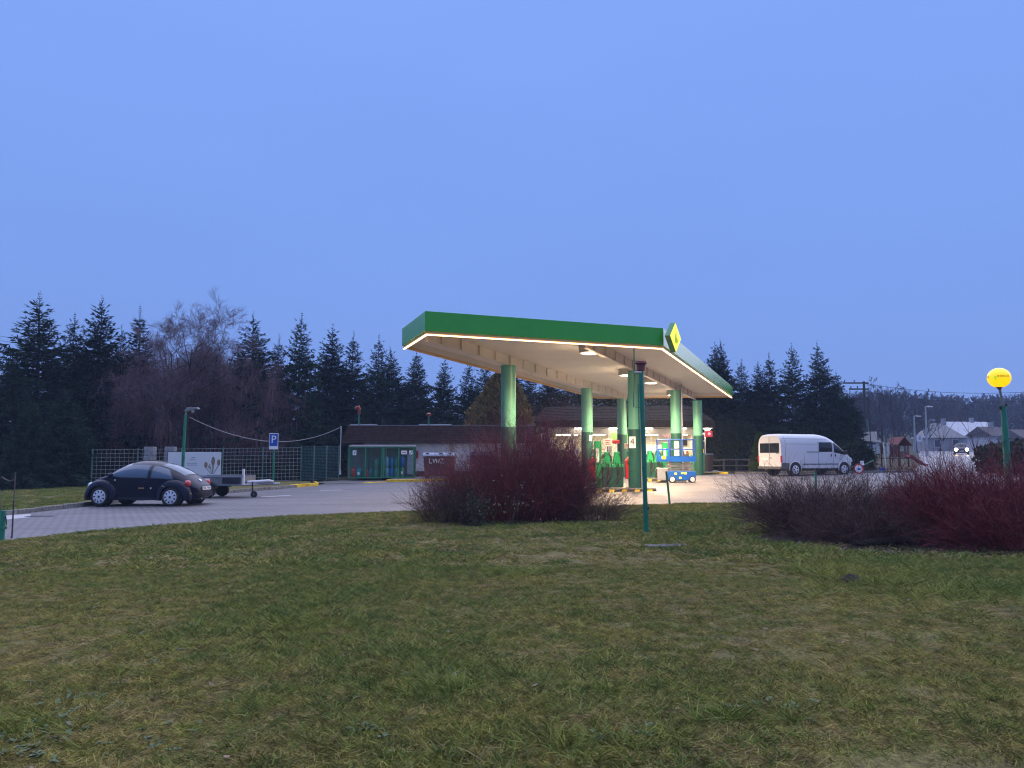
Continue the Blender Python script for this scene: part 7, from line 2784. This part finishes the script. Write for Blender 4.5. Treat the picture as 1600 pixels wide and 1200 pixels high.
house(1328, 108, 5.5, 5, 1.8, .6, .1, 'house_white', 'roof_grey', 'long low white outbuilding behind the hedge right of the van', ((-2, .9, .6, .7), (.5, .9, .6, .7)), chim=False)

# ---- car coming down the road with its lights on
cx_, cy_ = 60.9, 104.5
hd = math.atan2(-105, -61) + .02
t = thing('oncoming_car', 'oncoming car with bright headlights on the road to the village', 'car', on(cx_, cy_, .02), hd)
ob = Body([-2.0, -1.8, -1.2, -.5, .4, 1.0, 1.6, 1.95, 2.05], [.3, .25, .22, .22, .22, .22, .24, .28, .34], [.7, .85, .9, .9, .9, .88, .78, .66, .5], [.9, 1.1, 1.4, 1.5, 1.46, .98, .9, .78, .6], [.6, .75, .82, .85, .85, .84, .8, .7, .6], 2.8)
ob.loft(-2, 2.05, 40, 8).build('body', 'car_navy', t, smooth=True)
ob.toppatch(.45, .98, lambda x: .8).build('windscreen', 'glass_dark', t)
for s_ in (-1, 1):
    MB().lathe([(0, .07), (.17, .04), (.20, -.05)], (2.02, s_ * .60, .64), 'x', 14).build('headlight', 'head_lamp', t)  # lamp face oversized to stand in for the glow around it
    for x in (-1.25, 1.3):
        wheel(t, x, s_ * .78, .31, .2, s_, 'none')
    sp = bpy.data.lights.new('headlight_beam', 'SPOT')
    sp.energy = 160
    sp.spot_size = math.radians(50)
    sp.spot_blend = .7
    sp.color = (1, .76, .48)
    so2 = bpy.data.objects.new('headlight_beam', sp)
    COL.objects.link(so2)
    so2.parent = t
    so2.location = (2.15, s_ * .6, .64)
    so2.rotation_euler = (math.radians(80), 0, -math.pi / 2)
MB().b2(2.06, 2.075, -.26, .26, .40, .51).build('number_plate', 'plate_white', t)

# pale leaf litter under the right hand thicket
V, Fq = [], []
lr = np.random.default_rng(14)
n = 2600
x = lr.uniform(4.6, 12.5, n)
y = 11.2 + lr.normal(0, .3, n) + 0.26 * np.abs(x - 8) ** 1.2 * (x < 8)
yy = np.sqrt(lr.uniform(9, 420, 700))
x = np.concatenate([x, lr.uniform(-1, 1, 700) * (.7 * yy + 1)])
y = np.concatenate([y, yy])
ok = inside(LAWN, x, y)
x, y = x[ok], y[ok]
n = len(x)
z = lawn_h(x, y) + lr.uniform(.005, .035, n)
a = lr.uniform(0, 6.28, n)
l = lr.uniform(.012, .034, n)
B = np.stack([x, y, z], -1)
D = np.stack([np.cos(a), np.sin(a), lr.normal(0, .3, n)], -1)
E = np.stack([-np.sin(a), np.cos(a), lr.normal(0, .3, n)], -1)
V = np.stack([B - D * l[:, None], B + E * l[:, None] * .6, B + D * l[:, None], B - E * l[:, None] * .6], 1).reshape(-1, 3)
k = np.arange(n)[:, None] * 4
tag(mesh_np('leaf_litter', V, np.concatenate([k, k + 1, k + 2, k + 3], 1), M('leaf_dry')), 'dead leaves under the right hand thicket and scattered over the lawn', 'leaves', kind='stuff')
# broad leaved weeds in the lawn
V, o_ = [], 0
for (px, py, nn, sp_) in ((50, 1150, 34, .35), (30, 1180, 24, .25), (575, 1155, 10, .09), (130, 1100, 10, .2), (980, 1170, 9, .12), (1190, 1120, 12, .2), (700, 1070, 8, .15), (320, 1040, 8, .2), (250, 1160, 10, .2)):
    c_ = gp(px, py)
    for q in range(nn):
        x, y = c_.x + lr.normal(0, sp_), c_.y + lr.normal(0, sp_ * .7)
        z = float(lawn_h(np.array(x), np.array(y))) + .012
        for r_ in range(5):
            a = lr.uniform(0, 6.28)
            l = lr.uniform(.025, .055)
            D = np.array([math.cos(a), math.sin(a), lr.uniform(.1, .6)])
            E = np.array([-math.sin(a), math.cos(a), 0])
            b_ = np.array([x, y, z])
            V += [b_, b_ + D * l * .55 + E * l * .3, b_ + D * l - np.array([0, 0, l * .2]), b_ + D * l * .55 - E * l * .3]
V = np.array(V)
k = np.arange(len(V) // 4)[:, None] * 4
tag(mesh_np('weeds', V, np.concatenate([k, k + 1, k + 2, k + 3], 1), M('leaf_green')), 'broad leaved weeds low in the lawn', 'weeds', kind='stuff')

# ------------------------------------------------------------------ the evening haze: one closed box of even, thin air
hz = bpy.data.materials.new('haze')
hz.use_nodes = True
hn = hz.node_tree
hn.nodes.remove(hn.nodes['Principled BSDF'])
pv = hn.nodes.new('ShaderNodeVolumePrincipled')
pv.inputs['Color'].default_value = (0.55, 0.70, 1.0, 1)
pv.inputs['Density'].default_value = 0.0006
pv.inputs['Anisotropy'].default_value = 0.0
hn.links.new(pv.outputs[0], hn.nodes['Material Output'].inputs['Volume'])
hb = MB().b2(-720, 720, -80, 930, -12, 34).build('haze', hz, None)
tag(hb, 'thin blue evening haze over the whole valley', 'haze', kind='stuff')

# mossy fallen log at the foot of the right hand thicket
mat('moss_log', (0.045, 0.050, 0.020), 0.95, c2=(0.05, 0.038, 0.03), vs=6, bump=.6, bs=30)
a, b = gp(1335, 858), gp(1440, 853)
t = MB().tube([(a.x, a.y, lawn_h(np.array(a.x), np.array(a.y)) + .05), ((a.x + b.x) / 2, (a.y + b.y) / 2 + .06, lawn_h(np.array(a.x), np.array(a.y)) + .07), (b.x, b.y, lawn_h(np.array(b.x), np.array(b.y)) + .06)], [.06, .07, .05], 9).build('fallen_log', 'moss_log', None, smooth=True)
tag(t, 'mossy fallen log lying at the foot of the right hand thicket', 'log')
